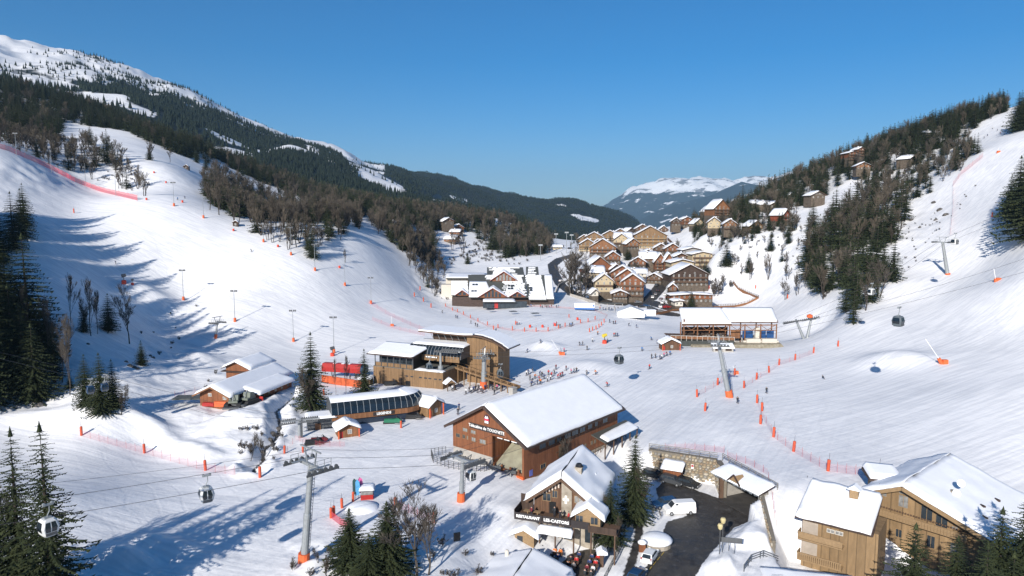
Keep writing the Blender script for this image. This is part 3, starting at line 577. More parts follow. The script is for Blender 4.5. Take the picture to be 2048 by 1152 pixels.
# near bare trees
for i, (u, vb, vt, k, w) in enumerate([(259, 688, 582, 0, .8), (142, 645, 560, 2, .6), (182, 672, 570, 2, .6), (176, 660, 600, 1, .7), (195, 668, 590, 2, .5), (500, 922, 880, 1, 1), (528, 915, 868, 1, 1), (692, 790, 718, 2, .4), (672, 790, 724, 2, .35), (626, 822, 738, 1, .9), (100, 740, 610, 2, .5), (60, 735, 590, 2, .5), (125, 765, 640, 0, .6), (45, 760, 640, 2, .5), (140, 790, 650, 2, .5), (240, 830, 775, 1, .8)]):
    at_h(u, vb, vt, NEARB[k], BAR, ['bare crooked tree standing alone in the shaded hollow', 'thin bare tree in blue shade, farthest left in the hollow', 'thin bare tree beside the dark spruce clump in the hollow', 'low bare tree between the stems in the shaded hollow', 'slim bare tree left of the lone dark spruce', 'bare frosty bush by the stream, left one', 'bare frosty bush by the stream, right one', 'slim bare tree before the red lift canopy', 'second slim bare tree before the orange fence', 'bare tree in front of the lone full spruce', 'pale slender trunk in the dark wood at the left', 'slim pale bare tree at the left edge of the wood', 'pale bare tree bending at the right of the left wood', 'thin pale trunk low in the left wood', 'pale bare tree beside the dark left wood', 'grey bare shrub right of the dense spruce trio'][i], wide=w)
for i, (u, vb, vt, Y, k, w) in enumerate([(835, 1200, 1003, 86, 0, 1.2), (808, 1200, 1012, 87, 2, 1.2), (858, 1200, 1030, 87, 2, 1.2), (870, 1190, 1095, 90, 1, 1.1), (640, 1190, 1098, 88, 1, 1), (655, 1200, 1110, 86, 1, 1), (1206, 1110, 1000, 104, 2, .7), (1290, 1030, 940, 113, 1, .8), (1140, 925, 868, 128, 0, .8), (1125, 930, 880, 128, 1, .8), (1612, 1010, 950, 118, 2, .5), (1232, 1120, 1035, 102, 1, .8), (1305, 1062, 1010, 114, 0, .7), (1322, 1068, 1022, 113, 1, .8), (8, 1200, 1010, 80, 2, .8), (-10, 1200, 985, 82, 0, 1)]):
    at_h(u, vb, vt, NEARB[k], BAR, ['snow-dusted bare tree right of the spruce clump near the bottom', 'bare tree squeezed against the spruce clump near the bottom', 'slim bare tree inside the spruce clump near the bottom', 'spindly reddish bare bush below the fence near the bottom', 'small bare bush left of the spruce clump near the bottom', 'low bare bush at the foot of the tall orange-based pylon', 'bare tree beside the restaurant chalet spruces', 'bare bush right of the full green spruce', 'bare tree against the brown station side wall', 'low bare bush at the foot of the brown station wall', 'thin leafless tree left of the timber chalet wing', 'tangled bare bush between spruce and shaded path', 'pruned bare tree beside the snowy round planter', 'low pruned tree by the snowy round planter', 'bare tree behind the lower left spruces', 'leafless tree at the very left edge low down'][i], Y=Y, wide=w)
# slope trees that stand alone on the right hand hill and around the village
SOLO = [(1453, 532, 478, 0, 1.3), (1541, 502, 460, 0, 1), (1577, 487, 449, 0, 1), (1625, 460, 398, 0, 1), (1407, 606, 575, 1, 1), (1382, 620, 575, 2, .8), (1412, 550, 518, 1, 1.5), (1484, 444, 370, 0, 1), (1511, 440, 395, 1, 1.2),
        (1347, 452, 432, 1, .9), (1245, 622, 560, 2, .1), (299, 320, 292, 1, 1.1), (181, 290, 249, 0, 1.1), (215, 325, 259, 0, 1.0), (935, 528, 503, 1, 1), (625, 516, 448, 0, 1), (616, 500, 462, 1, 1), (1255, 520, 492, 1, 1.3), (393, 325, 296, 0, 1), (412, 340, 312, 1, 1),
        (866, 515, 452, 0, 1), (810, 500, 458, 1, 1), (1497, 545, 495, 1, .7)]
for i, (u, vb, vt, k, w) in enumerate(SOLO):
    if i == 10: continue
    at_h(u, vb, vt, FULL[k], SPR, ['broad dark spruce right of the pale roofed village block', 'conical spruce alone on the white slope, left one', 'conical spruce alone on the white slope, higher right one', 'tall spruce below the stilted grey chalet on the hill', 'small spruce by the terrace restaurant roof', 'spruce with thin limbs before the low brown annex', 'round spruce right of the long brown gable hotel', 'tall black spruce on the hill left of the snowy roofs', 'dark spruce beside the red chalet on the hill', 'dark spruce at the top end of the village', '',
          'small dark spruce in the upper clearing left', 'pair-like dark spruce left in the upper clearing', 'tall dark spruce right in the upper clearing', 'little spruce on the white bank behind the striped roof hall', 'dark spruce at the tip of the wood beside the piste', 'spruce behind the tip of the wood beside the piste', 'green tree between village lanes', 'spruce left at the upper end of the snow clearing', 'spruce right at the upper end of the snow clearing',
          'tall spruce near the brown chalets above the hall', 'spruce behind the brown chalets above the piste shoulder', 'narrow spruce on the scrubby white slope'][i], wide=w)
for i, (u, vb, vt, k, w) in enumerate([(1440, 585, 548, 1, 1.2), (1535, 560, 510, 2, .6), (1595, 590, 545, 1, .9), (1575, 560, 528, 1, 1), (1612, 575, 530, 2, .6), (1500, 560, 520, 1, .8), (1570, 600, 560, 1, .9), (1470, 530, 505, 1, 1.4), (300, 320, 285, 2, 1), (340, 325, 300, 0, 1), (420, 420, 372, 0, 1), (438, 430, 372, 0, 1), (770, 450, 425, 2, 1), (905, 500, 465, 2, .8), (925, 510, 470, 2, .8), (690, 525, 500, 2, .5), (1145, 590, 500, 1, 1.3), (1165, 590, 520, 1, 1.2), (1150, 570, 510, 2, 1.2), (1175, 575, 530, 1, 1), (280, 375, 335, 0, 1), (290, 392, 350, 2, 1)]):
    at_h(u, vb, vt, MIDB[k], BAR, ['bare bush right of the terraced brown hotel', 'tall thin bare tree on the white slope left of the spruces', 'leafless tree on the slope edge near the spruce wood', 'leafless tree standing on the smooth white slope', 'second leafless tree near the spruce wood edge', 'bare tree amid the scrub under the chalets', 'round bare bush on the lower slope', 'brown bush above the village block', 'thin tree in the upper snow clearing', 'bare tree on the rim of the upper clearing', 'first bare tree at the open corner of the wood', 'bare tree behind the open corner of the wood', 'bare tree before the far brown chalets', 'bare tree in the sunny clearing above the hall', 'second bare tree in the sunny clearing above the hall', 'bare sapling at the piste shoulder', 'big brown bare tree by the bend of the village road', 'bare tree right of the village road bend', 'dense bare tree behind the village road bend', 'low bare tree beside the village bridge', 'bare tree below the red net, upper one', 'bare tree below the red net at the end of the fence'][i], wide=w)
for i, (u, vb, vt, w) in enumerate([(2034, 452, 312, 1.2), (2062, 480, 296, 1.2), (2018, 432, 350, 1), (2046, 415, 300, 1.2), (2035, 262, 186, 1.1), (2056, 258, 176, 1.1), (1996, 226, 178, 1.1), (1975, 236, 190, 1), (1950, 246, 204, 1), (1926, 250, 214, 1), (1905, 258, 222, 1), (1851, 272, 246, .8)]):
    at_h(u, vb, vt, FULL[i % 3], SPR, ['spruce at the right edge above the blue shadow, front one', 'spruce cut by the right edge above the blue shadow', 'small spruce left of the right edge group', 'upper spruce of the right edge group', 'spruce at the top right corner beside the high piste', 'spruce cut by the right edge at the top corner', 'pointed spruce where the high piste meets the sky', 'second skyline spruce left of the high piste', 'third skyline spruce left of the high piste', 'fourth skyline spruce left of the high piste', 'fifth skyline spruce left of the high piste', 'lone thin spruce on the skyline by the white roof'][i], wide=w)
# woods: things one by one where they show largest, the rest of each wood as one mass
def sample(poly, dens, seed, rmin=0, rmax=1200):
    rg = np.random.RandomState(seed); P = []
    us = np.array([p[0] for p in poly]); 
    a0 = math.atan((us.min()-1024)/F)-.02; a1 = math.atan((us.max()-1024)/F)+.02
    area = .5*(a1-a0)*(rmax**2-rmin**2); n = int(area*dens); r = np.sqrt(rg.uniform(rmin**2, rmax**2, n)); a = rg.uniform(a0, a1, n)
    x, y = r*np.sin(a), r*np.cos(a); z = ground_h(x, y); u, v = proj(x, y, z); k = inpoly(u, v, poly); return np.stack([x[k], y[k], z[k]], -1)
WOODS = [  # zone, kind list (share of spruce), density per m2, rmin, rmax, height range, label
 ('high_spruce', .95, 0.0172, 380, 1050, (12, 19), 'the high wood under the white summit'),
 ('net_wood', .22, 0.0187, 330, 620, (9, 15), 'the bare wood above the red net'),
 ('shoulder_bare', .24, 0.0276, 330, 680, (11, 17), 'the brown wood on the shoulder beside the piste'),
 ('shoulder_spruce', .82, 0.0276, 380, 900, (13, 20), 'the dark wood behind the shoulder'),
 ('mid_wood', .48, 0.0248, 400, 1000, (11, 19), 'the mixed wood behind the striped roof hall'),
 ('gully', .08, .0330, 330, 560, (7, 12), 'the gully right of the left piste'),
 ('hill_top', .85, 0.0207, 380, 900, (12, 20), 'the wood along the right hand crest'),
 ('hill_mid', .68, 0.0207, 240, 560, (11, 24), 'the steep wood in the middle of the right slope'),
 ('hill_upper', .60, 0.0216, 330, 700, (8, 15), 'the open wood high on the right slope'),
 ('chalet_wood', .62, 0.0228, 380, 760, (7, 14), 'the trees around the hill chalets'),
 ('slope_scrub', .06, 0.0096, 320, 620, (4, 9), 'the scrub on the white slope above the village'),
 ('right_edge', .55, 0.0240, 240, 460, (9, 15), 'the dark wood at the right edge'),
 ('right_top', .9, 0.0162, 400, 760, (13, 20), 'the spruces on the skyline at the top right'),
]
allS, allB = [], []
for zi, (zn, sh, dens, r0, r1, hr, lb) in enumerate(WOODS):
    P = sample(ZONES[zn], dens, 100+zi, r0, r1); rg = np.random.RandomState(zi)
    for p in P:
        h = rg.uniform(*hr); sp = rg.rand() < sh
        if not sp: h *= .82
        px = h*F/p[1]; u, v = proj(p[0], p[1], p[2]); vis = (-40 < u < 2090)
        (allS if sp else allB).append((px*vis, p, h, lb, zi))
allS.sort(key=lambda t: -t[0]); allB.sort(key=lambda t: -t[0])
NS, NBR = 165, 200
def wood_things(lst, n, protos, name, what, grp):
    rg = random.Random(3); src = {}
    for px, p, h, lb, zi in lst[:n]:
        i = rg.randrange(len(protos)); pr = protos[i]; label = f'{what} in {lb}'; gr = f'{grp} in {lb}'
        s = h/pr[2]; w = s*rg.uniform(.85, 1.2)
        if i not in src: src[i] = tree(pr, p, h, name, label, gr)
        else: dup(src[i], (p[0], p[1], p[2]-.15), rg.uniform(0, 6.28), (w, w, s), label, gr)
    return src
srcS = wood_things(allS, NS, MIDS, SPR, 'dark green spruce', 'spruces'); srcB = wood_things(allB, NBR, MIDB, BAR, 'leafless brown tree', 'bare trees')
def scatter(name, pts, rots, scls, kinds, protos, label):
    me = bpy.data.meshes.new(name); me.vertices.add(len(pts)); me.vertices.foreach_set('co', np.asarray(pts, np.float32).ravel())
    for nm, ty, arr in (('rot', 'FLOAT_VECTOR', np.stack([np.zeros(len(pts)), np.zeros(len(pts)), rots], -1)), ('scl', 'FLOAT_VECTOR', scls)):
        a = me.attributes.new(nm, ty, 'POINT'); a.data.foreach_set('vector', np.asarray(arr, np.float32).ravel())
    a = me.attributes.new('kind_id', 'INT', 'POINT'); a.data.foreach_set('value', np.asarray(kinds, np.int32))
    o = put(name, me, kind='stuff'); o['label'] = label
    ng = bpy.data.node_groups.new(name, 'GeometryNodeTree'); ng.interface.new_socket('Geometry', in_out='INPUT', socket_type='NodeSocketGeometry'); ng.interface.new_socket('Geometry', in_out='OUTPUT', socket_type='NodeSocketGeometry')
    gi = ng.nodes.new('NodeGroupInput'); go = ng.nodes.new('NodeGroupOutput'); jn = ng.nodes.new('GeometryNodeJoinGeometry')
    def attr(nm, ty):
        k = ng.nodes.new('GeometryNodeInputNamedAttribute'); k.data_type = ty; k.inputs['Name'].default_value = nm; return k.outputs[0]
    rot, scl, kid = attr('rot', 'FLOAT_VECTOR'), attr('scl', 'FLOAT_VECTOR'), attr('kind_id', 'INT')
    for i, objs in enumerate(protos):
        cmpn = ng.nodes.new('FunctionNodeCompare'); cmpn.data_type = 'INT'; cmpn.operation = 'EQUAL'; ng.links.new(kid, cmpn.inputs[2]); cmpn.inputs[3].default_value = i
        jj = ng.nodes.new('GeometryNodeJoinGeometry')
        for ob in objs:
            oi = ng.nodes.new('GeometryNodeObjectInfo'); oi.inputs['Object'].default_value = ob; oi.transform_space = 'ORIGINAL'; oi.inputs['As Instance'].default_value = False; ng.links.new(oi.outputs['Geometry'], jj.inputs[0])
        ip = ng.nodes.new('GeometryNodeInstanceOnPoints'); ng.links.new(gi.outputs[0], ip.inputs['Points']); ng.links.new(cmpn.outputs[0], ip.inputs['Selection']); ng.links.new(jj.outputs[0], ip.inputs['Instance'])
        ng.links.new(rot, ip.inputs['Rotation']); ng.links.new(scl, ip.inputs['Scale']); ng.links.new(ip.outputs[0], jn.inputs[0])
    ng.links.new(jn.outputs[0], go.inputs[0]); md = o.modifiers.new('scatter', 'NODES'); md.node_group = ng; return o
def wood_mass(name, lst, src, protos, label):
    rg = np.random.RandomState(9); keys = sorted(src); n = len(lst); kd = rg.randint(0, len(keys), n); pts = [t[1]-np.array([0, 0, .15]) for t in lst]
    sc_ = np.array([[t[2]/protos[keys[kd[i]]][2]]*3 for i, t in enumerate(lst)]); w = rg.uniform(.85, 1.2, n); sc_[:, 0] *= w; sc_[:, 1] *= w
    return scatter(name, pts, rg.uniform(0, 6.28, n), sc_, kd, [list(src[k].children) for k in keys], label)
if len(allS) > NS: wood_mass('spruce_wood', allS[NS:], srcS, MIDS, 'distant spruces merging into dark woods on both hillsides')
if len(allB) > NBR: wood_mass('bare_wood', allB[NBR:], srcB, MIDB, 'distant leafless trees merging into brown woods on both hillsides')
print('WOOD', len(allS), len(allB))
fo = [o for o in COL.objects if o.data == FULL[0][0]][0].parent; scatter('shady_wood', [t[:3] for t in OFF], np.arange(len(OFF))*1.7, np.array([[t[3]/18*1.05]*3 for t in OFF]), [0]*len(OFF), [list(fo.children)], 'tall spruces of the shady wood just beyond the left and bottom edges')
# scrub and saplings poking through the wild snow
bush0 = at_h(1430, 592, 560, BUSH[0], 'bare_bush', 'round grey bush right of the low brown annex'); bush1 = at_h(1462, 575, 560, BUSH[1], 'bare_bush', 'small grey bush on the bank above the terrace roof')
bp_, br, bs, bk = [], [], [], []
for poly, dens, hh in ((ZONES['slope_scrub'], .010, 1.8), ([(1610, 470), (1720, 640), (1640, 600), (1560, 520)], .008, 1.6), ([(1780, 480), (1960, 360), (1920, 420), (1800, 560)], .02, .9), ([(860, 520), (905, 600), (880, 610), (830, 540)], .03, 1.5),
                       ([(480, 860), (560, 840), (570, 930), (470, 920)], .05, 1.3), ([(380, 770), (440, 740), (400, 800), (340, 800)], .03, 1.0), ([(580, 1100), (680, 1080), (690, 1160), (570, 1160)], .05, 1.2), ([(1100, 870), (1250, 850), (1240, 880), (1110, 900)], .05, 1.4),
                       ([(-20, 1050), (120, 1090), (130, 1160), (-20, 1160)], .05, 1.2), ([(200, 600), (400, 560), (420, 700), (240, 720)], .004, 1.2), ([(860, 1090), (1000, 1100), (960, 1160), (840, 1160)], .12, 1.3), (ZONES['net_wood'], .02, 1.8), ([(960, 470), (1100, 490), (1050, 530), (880, 530)], .02, 2), ([(1140, 520), (1200, 540), (1190, 590), (1130, 590)], .05, 2.2)):
    P = sample(poly, dens, len(bp_)+1, 60, 700); rg = np.random.RandomState(len(bp_))
    for p in P: bp_.append(p); br.append(rg.uniform(0, 6.28)); s = hh/3.2*rg.uniform(.5, 1.3); bs.append((s*1.2, s*1.2, s)); bk.append(rg.randint(0, 2))
scatter('scrub', bp_, np.array(br), np.array(bs), bk, [list(bush0.children), list(bush1.children)], 'low leafless scrub poking through the snow')
# far mountain trees: tiny cones, one mass
rg = np.random.RandomState(77); n = 260000; r = np.sqrt(rg.uniform(1000**2, 4300**2, n)); a = rg.uniform(R(-39), R(13), n); x, y = r*np.sin(a), r*np.cos(a)
z = base_h(x, y); u, v = proj(x, y, z)
dens = far_density(u, v, r)+.45*fbm(x/260, y/400, 3, 91)*(u < 770); cl = clv(x, y)
pr_ = np.where(u > 770, .5, np.clip(dens**1.6, 0, 1)*np.clip((cl+.3)*2.2, .04, 1.0)*1.0)*np.clip(r/2200, .5, 1)
pr_ = np.where((dens < .05) & (u < 770), .0, pr_)
for poly in ([(1140, 428), (1165, 430), (1200, 440), (1195, 446), (1160, 438)], [(896, 388), (935, 400), (938, 410), (905, 398)], [(860, 396), (900, 404), (895, 410), (862, 402)], [(965, 418), (1010, 430), (1005, 435), (965, 424)], [(680, 318), (745, 340), (810, 375), (820, 395), (780, 385), (700, 345)]):
    pr_ = np.where(inpoly(u, v, poly), pr_*.03, pr_)
k = (rg.rand(n) < pr_) & (u > -60) & (u < 1330); x, y, r, u, v = x[k], y[k], r[k], u[k], v[k]; z = ground_h(x, y); n = len(x); print('FAR', n)
hgt = rg.uniform(8, 15, n)*np.clip(1.25-(r-1000)/9000, .8, 1.2)*np.where(dens[k] < .5, .75, 1); w = hgt*rg.uniform(.16, .26, n); base = np.stack([x, y, z], -1); V = np.empty((n, 8, 3)); ph = rg.uniform(0, 6.28, n)
for j in range(4):
    an = ph+j*pi/2; V[:, j] = base+np.stack([np.cos(an)*w, np.sin(an)*w, hgt*.02], -1)
    V[:, 4+j] = base+np.stack([np.cos(an+.8)*w*.42, np.sin(an+.8)*w*.42, hgt*rg.uniform(.45, .55, n)], -1)
top = base+np.stack([0*x, 0*x, hgt], -1); V = np.concatenate([V, top[:, None]], 1); o = (np.arange(n)*9)[:, None]
tris = []
for j in range(4): tris += [[j, (j+1) % 4, 4+j], [(j+1) % 4, 4+(j+1) % 4, 4+j], [4+j, 4+(j+1) % 4, 8]]
Ft = (o[:, :, None]+np.array(tris)[None]).reshape(-1, 3)
me = npmesh('mountain_forest', V.reshape(-1, 3), Ft, [NEEDLE_D], smooth=False); put('mountain_forest', me, kind='stuff')['label'] = 'dark conifers covering the far mountainside'
# ------------------------------------------------------------------ building kit
WHITE = mat('roof_snow', (.84, .855, .88), .55, var=.03, scale=.6, bump=.25, bscale=1.2)
WBROWN = planks('timber_red_brown', (.20, .075, .032), .22); WBROWN2 = planks('timber_brown', (.12, .062, .034), .2); WDARK = planks('timber_dark', (.055, .034, .024), .2)
WGOLD = planks('timber_golden', (.215, .13, .064), .22); WHONEY = planks('timber_honey', (.25, .165, .085), .22); WORANGE = planks('timber_orange', (.22, .10, .044), .2)
BEAM = mat('beam', (.10, .06, .038), .8, var=.2, scale=3, stretch=(1, 1, .3)); BEAMG = mat('beam_golden', (.27, .18, .095), .75, var=.15, scale=3)
BARGE = mat('barge_board', (.055, .035, .028), .7, var=.2); ROOFD = mat('roof_dark', (.075, .078, .07), .55, var=.15, scale=2)
STONE = mat('stone', (.22, .19, .15), .9, scale=1.2, col2=(.38, .34, .28), bump=.6, bscale=3); CONC = mat('concrete', (.36, .34, .31), .85, var=.15, scale=.7, bump=.2); RENDER = mat('render_white', (.55, .51, .44), .85, var=.05, scale=2); CREAM = mat('render_cream', (.42, .34, .22), .85, var=.06, scale=1)
GLASS = mat('window_glass', (.03, .04, .05), .08, var=.3, scale=.6, spec=.6); GLASSB = mat('roof_glazing', (.012, .018, .024), .12, var=.3, scale=.5, spec=.6); CURT = mat('curtain_glass', (.22, .22, .215), .25, var=.4, scale=1.5)
STEEL = mat('galvanised_steel', (.30, .32, .33), .45, metal=.35, var=.12, scale=2); STEELD = mat('steel_dark', (.10, .105, .11), .5, metal=.3, var=.15); ORANGE = mat('orange_pad', (.62, .12, .035), .6, var=.12, scale=1.5); RED = mat('red_paint', (.36, .025, .022), .5, var=.1); YEL = mat('yellow', (.65, .5, .05), .5); BLACK = mat('black', (.015, .015, .016), .4); WPAINT = mat('white_paint', (.78, .78, .77), .35, var=.02); LETTER = mat('lettering', (.85, .85, .83), .5, var=.02); FRAMEW = mat('frame_white', (.6, .58, .53), .5)
VBASE = mat('dark_base', (.07, .052, .038), .9, scale=.8, col2=(.13, .105, .08), bump=.4)
BLUE = mat('blue_paint', (.03, .12, .35), .4)
def snow_quad(mb, a, b, c, d, th=.45, n=8, m=8, over=.12, seed=0, wob=.12, drop=None):
    """snow blanket on a sloping quad a-b (eave) c-d (ridge); rounded rims"""
    a, b, c, d = map(Vector, (a, b, c, d)); nrm = (b-a).cross(d-a).normalized()
    if nrm.z < 0: nrm = -nrm
    vs = []
    for j in range(m+1):
        for i in range(n+1):
            s_, t = i/n, j/m
            s2 = .5-.5*cos(pi*s_) if n > 3 else s_; t2 = .5-.5*cos(pi*t) if m > 3 else t
            s2 = s_*.6+s2*.4; t2 = t*.6+t2*.4
            q = a.lerp(b, s2).lerp(d.lerp(c, s2), t2)
            e = min(s_, 1-s_)*n; e2 = t*m; k = min(1, (min(e, e2)+.02)/1.0); k = math.sqrt(max(0, 1-(1-k)**2))
            nz = float(vnoise(q.x*.6+seed, q.y*.6, 31+seed))*wob
            out = Vector((0, 0, 0)); tq = max(0, (t-.75)/.25)**2; up_ = Vector((0, 0, 1/max(nrm.z, .3))); nn_ = nrm.lerp(up_, tq) if nrm.z < .985 else nrm
            if t == 0 or s_ in (0, 1): out = nrm*(-.02)
            if t == 0: out += (a-d).normalized()*(over+nz)
            vs.append(q+nn_*((th+nz)*(k if (t == 0 or s_ in (0, 1)) else (.8+.2*k)) if not (t == 0 or s_ in (0, 1)) else .03)+out)
    # make rims rise quickly
    o = len(mb.v); fs = [(j*(n+1)+i, j*(n+1)+i+1, (j+1)*(n+1)+i+1, (j+1)*(n+1)+i) for j in range(m) for i in range(n)]
    rim = [i for i in range(n+1)]+[j*(n+1)+n for j in range(1, m+1)]+[m*(n+1)+i for i in range(n-1, -1, -1)]+[j*(n+1) for j in range(m-1, 0, -1)]
    bot = [vs[i]-nrm*.08 for i in rim]; k0 = len(vs); vs += bot; R_ = len(rim)
    fs += [(rim[i], k0+i, k0+(i+1) % R_, rim[(i+1) % R_]) for i in range(R_)]
    if (b-a).cross(d-a).z < 0: fs = [f[::-1] for f in fs]
    mb.add(vs, fs)
WINM = {}
def window_mesh(w, h, frame, glass=GLASS, bars=1):
    k = (round(w, 2), round(h, 2), frame.name, glass.name, bars)
    if k not in WINM:
        f = MB(); t = .07
        f.box(-w/2, -.05, 0, w/2, .04, t).box(-w/2, -.05, h-t, w/2, .04, h).box(-w/2, -.05, t, -w/2+t, .04, h-t).box(w/2-t, -.05, t, w/2, .04, h-t)
        for i in range(bars): x = -w/2+w*(i+1)/(bars+1); f.box(x-.03, -.045, t, x+.03, .035, h-t)
        g_ = MB().box(-w/2+t, -.02, t, w/2-t, .0, h-t)
        WINM[k] = (f.mesh('window', frame), g_.mesh('pane', glass))
    return WINM[k]
def add_window(parent, x, y, z, w, h, rz=0, frame=BEAM, glass=GLASS, bars=1, name='window'):
    a, b = window_mesh(w, h, frame, glass, bars); o = put(name, a, parent, (x, y, z), rz); put('pane', b, o); return o
_BAL = {}
def balcony_mesh(w, depth, h, m, slat, gap=.0):
    k = (round(w, 1), depth, h, m.name, slat)
    if k not in _BAL:
        b = MB(); b.box(-w/2, -depth, -.15, w/2, 0, 0); b.box(-w/2, -depth-.03, h-.1, w/2, -depth+.07, h)
        if slat: 
            n = int(w/.28)
            for i in range(n): x = -w/2+w*(i+.5)/n; b.box(x-.09, -depth-.02, .08, x+.09, -depth+.02, h-.1)
        else: b.box(-w/2, -depth, .05, w/2, -depth+.04, h-.16)
        for x in (-w/2, w/2-.06): b.box(x, -depth, .05, x+.06, 0, h-.1)
        for i in range(3): x = -w/2+w*i/2*.98+.05; b.beam((x, -depth*.9, -.15), (x, 0, -.9), .1, .12)
        _BAL[k] = b.mesh('balcony', m)
    return _BAL[k]
def chalet(name, label, p, rz, w, d, eave, rise, wood=WBROWN2, base=RENDER, floors=2, basef=1, group=None, cat='chalet', over=1.0, nwin=3, balc=(1,), side='R', th=.5, wframe=FRAMEW, chim=True, res=6, slat=False, roofm=BARGE, hip=0, bury=2.5, winh=1.15, winw=1.1, trim=None):
    """gable front faces local -y; ridge runs along y"""
    r = thing(name, label, cat, p, rz, group); fh = eave/max(floors, 1); bz = basef*fh; rs_ = random.Random(int(abs(p[0]*13+p[1]*7)))
    MB().box(-w/2+.02, .02, -bury, w/2-.02, d-.02, -.2).build('plinth', VBASE, r); MB().box(-w/2+.02, .02, -.2, w/2-.02, d-.02, bz).build('ground_floor', base, r)
    MB().prism([(-w/2, 0, bz), (w/2, 0, bz), (w/2, 0, eave), (0, 0, eave+rise), (-w/2, 0, eave)], (0, d, 0)).build('timber_wall', wood, r)
    sl = rise/(w/2); ex = w/2+over; ez = eave-over*sl; y0, y1 = -over*1.1, d+over*.6; t = .22
    for sg in (-1, 1):
        m = MB(); m.hexa([(sg*ex, y0, ez), (0, y0, eave+rise), (0, y1, eave+rise), (sg*ex, y1, ez), (sg*ex, y0, ez+t), (0, y0, eave+rise+t), (0, y1, eave+rise+t), (sg*ex, y1, ez+t)]); ro = m.build('roof', roofm, r)
        s_ = MB(); z = .23
        A, B, C_, D_ = (sg*(ex+.0), y0+.1, ez+z), (sg*(ex+.0), y1, ez+z), (0, y1, eave+rise+z), (0, y0+.1, eave+rise+z)
        snow_quad(s_, A, B, C_, D_, th, res*2, res, seed=rs_.randint(0, 99)); s_.build('snow_cover', WHITE, r, smooth=True)
    tb = MB()
    for sg in (-1, 1): tb.beam((sg*(ex-.05), y0-.05, ez+.06), (0, y0-.05, eave+rise+.06), .12, .34)
    tb.build('barge_boards', trim or BEAM, r)
    for f in range(floors):
        z = f*fh+fh*.28; nn = nwin if f or floors == 1 else nwin+1; wh = min(winh, fh*.5)
        for i in range(nn):
            x = -w/2+w*(i+.5)/nn; add_window(r, x, -.02, z, winw, wh if f not in balc else min(fh*.7, wh*1.5), 0, wframe, CURT if rs_.random() < .3 else GLASS, 1)
        ns = max(2, int(d/4)); sx = w/2 if side == 'R' else -w/2
        for i in range(ns): add_window(r, sx+(.02 if side == 'R' else -.02), d*(i+.5)/ns, z, 1.0, wh*.9, pi/2 if side == 'R' else -pi/2, wframe, GLASS, 1)
    if rise > 2.2:
        for x in ((-w*.13, w*.13) if w > 8 else (0,)): add_window(r, x, -.02, eave+.35, .9, .9, 0, wframe, GLASS, 1)
    for f in balc:
        if f < floors or rise > 2.5: bw = w*.94 if f < floors else w*.5; put('balcony', balcony_mesh(bw, 1.2, .95, BEAM if wood is not WGOLD and wood is not WHONEY else BEAMG, slat), r, (0, -.02, f*fh), 0)
    if chim:
        cx, cy_ = w*.18*(1 if side == 'R' else -1), d*.55; cz_ = eave+rise-abs(cx)*sl
        c = MB().box(cx-.45, cy_-.45, cz_-.4, cx+.45, cy_+.45, cz_+1.5).build('chimney', STONE, r); s_ = MB(); s_.lathe((cx, cy_, cz_+1.5), [(.62, 0), (.66, .2), (.5, .42), (.2, .5), (.01, .52)], 10); s_.build('snow_cap', WHITE, c, smooth=True)
    return r
# ------------------------------------------------------------------ brown gondola station in the middle
T = thing('gondola_station', 'large red-brown timber lift station with a wide snowy gable roof and white sign lettering', 'lift station', (-11.7, 131.8, 0), R(-40.3)); W, D, E, RG = 18.2, 31.7, 6.9, 12.0
fr = MB(); wm = 9.1
# gable wall with the cable opening, built of four pieces
ox0, ox1, oz0, oz1 = 10.4, 17.75, .9, 6.65
fr.prism([(0, 0, 2.4), (ox0, 0, 2.4), (ox0, 0, oz1), (0, 0, oz1)], (0, .3, 0)); fr.prism([(0, 0, oz1), (W, 0, oz1), (W, 0, E), (wm, 0, RG-.2), (0, 0, E)], (0, .3, 0)); fr.prism([(ox1, 0, -1.0), (W, 0, -1.0), (W, 0, oz1), (ox1, 0, oz1)], (0, .3, 0)); fr.prism([(ox0, 0, -.2), (ox1, 0, -.2), (ox1, 0, oz0), (ox0, 0, oz0)], (0, .3, 0))
fr.build('gable_wall', WBROWN, T)
MB().box(W-.3, .3, -.4, W, D, E+.1).build('side_wall', WBROWN, T); MB().box(0, .3, 0, .3, D, E).build('side_wall', WBROWN, T); MB().prism([(0, D, 0), (W, D, 0), (W, D, E), (wm, D, RG-.2), (0, D, E)], (0, .3, 0)).build('rear_wall', WBROWN, T)
MB().box(W-.34, -.05, -2.6, W+.06, D, -.38).build('stone_base', STONE, T); MB().box(.0, .1, -2.5, ox0-.1, .4, 2.38).build('concrete_base', CONC, T); MB().box(ox0-.1, -.02, -2.5, ox1-.4, .3, -.22).build('stone_base', STONE, T)
b = MB().box(.3, .3, .6, W-.3, D, .7).build('machine_floor', CONC, T); MB().box(ox0-.6, .35, .7, ox0-.3, 9, E).build('inner_wall', WBROWN, T); MB().box(.3, 11, .7, W-.3, 11.2, E-.3).build('inner_wall', WDARK, T)
m = MB(); m.hexa([(ox0+.3, .6, .9), (ox1-.2, .6, .9), (ox1-.2, 7, 5.9), (ox0+1.2, 7, 5.9), (ox0+.3, .6, 1.0), (ox1-.2, .6, 1.0), (ox1-.2, 7, 6.0), (ox0+1.2, 7, 6.0)])
m.build('safety_net_sheet', mat('dirty_sheet', (.20, .18, .13), .8, scale=.5, col2=(.33, .32, .23)), T)
m = MB(); 
for x in (11.5, 13.2, 15): m.box(x, .2, 6.35, x+1.3, .3, 6.5)
m.build('strip_lamps', WPAINT, T)
for x in (ox0+1.9,): MB().box(x, 5.5, 1.5, x+.5, 6, 6.3).build('post', WPAINT, T)
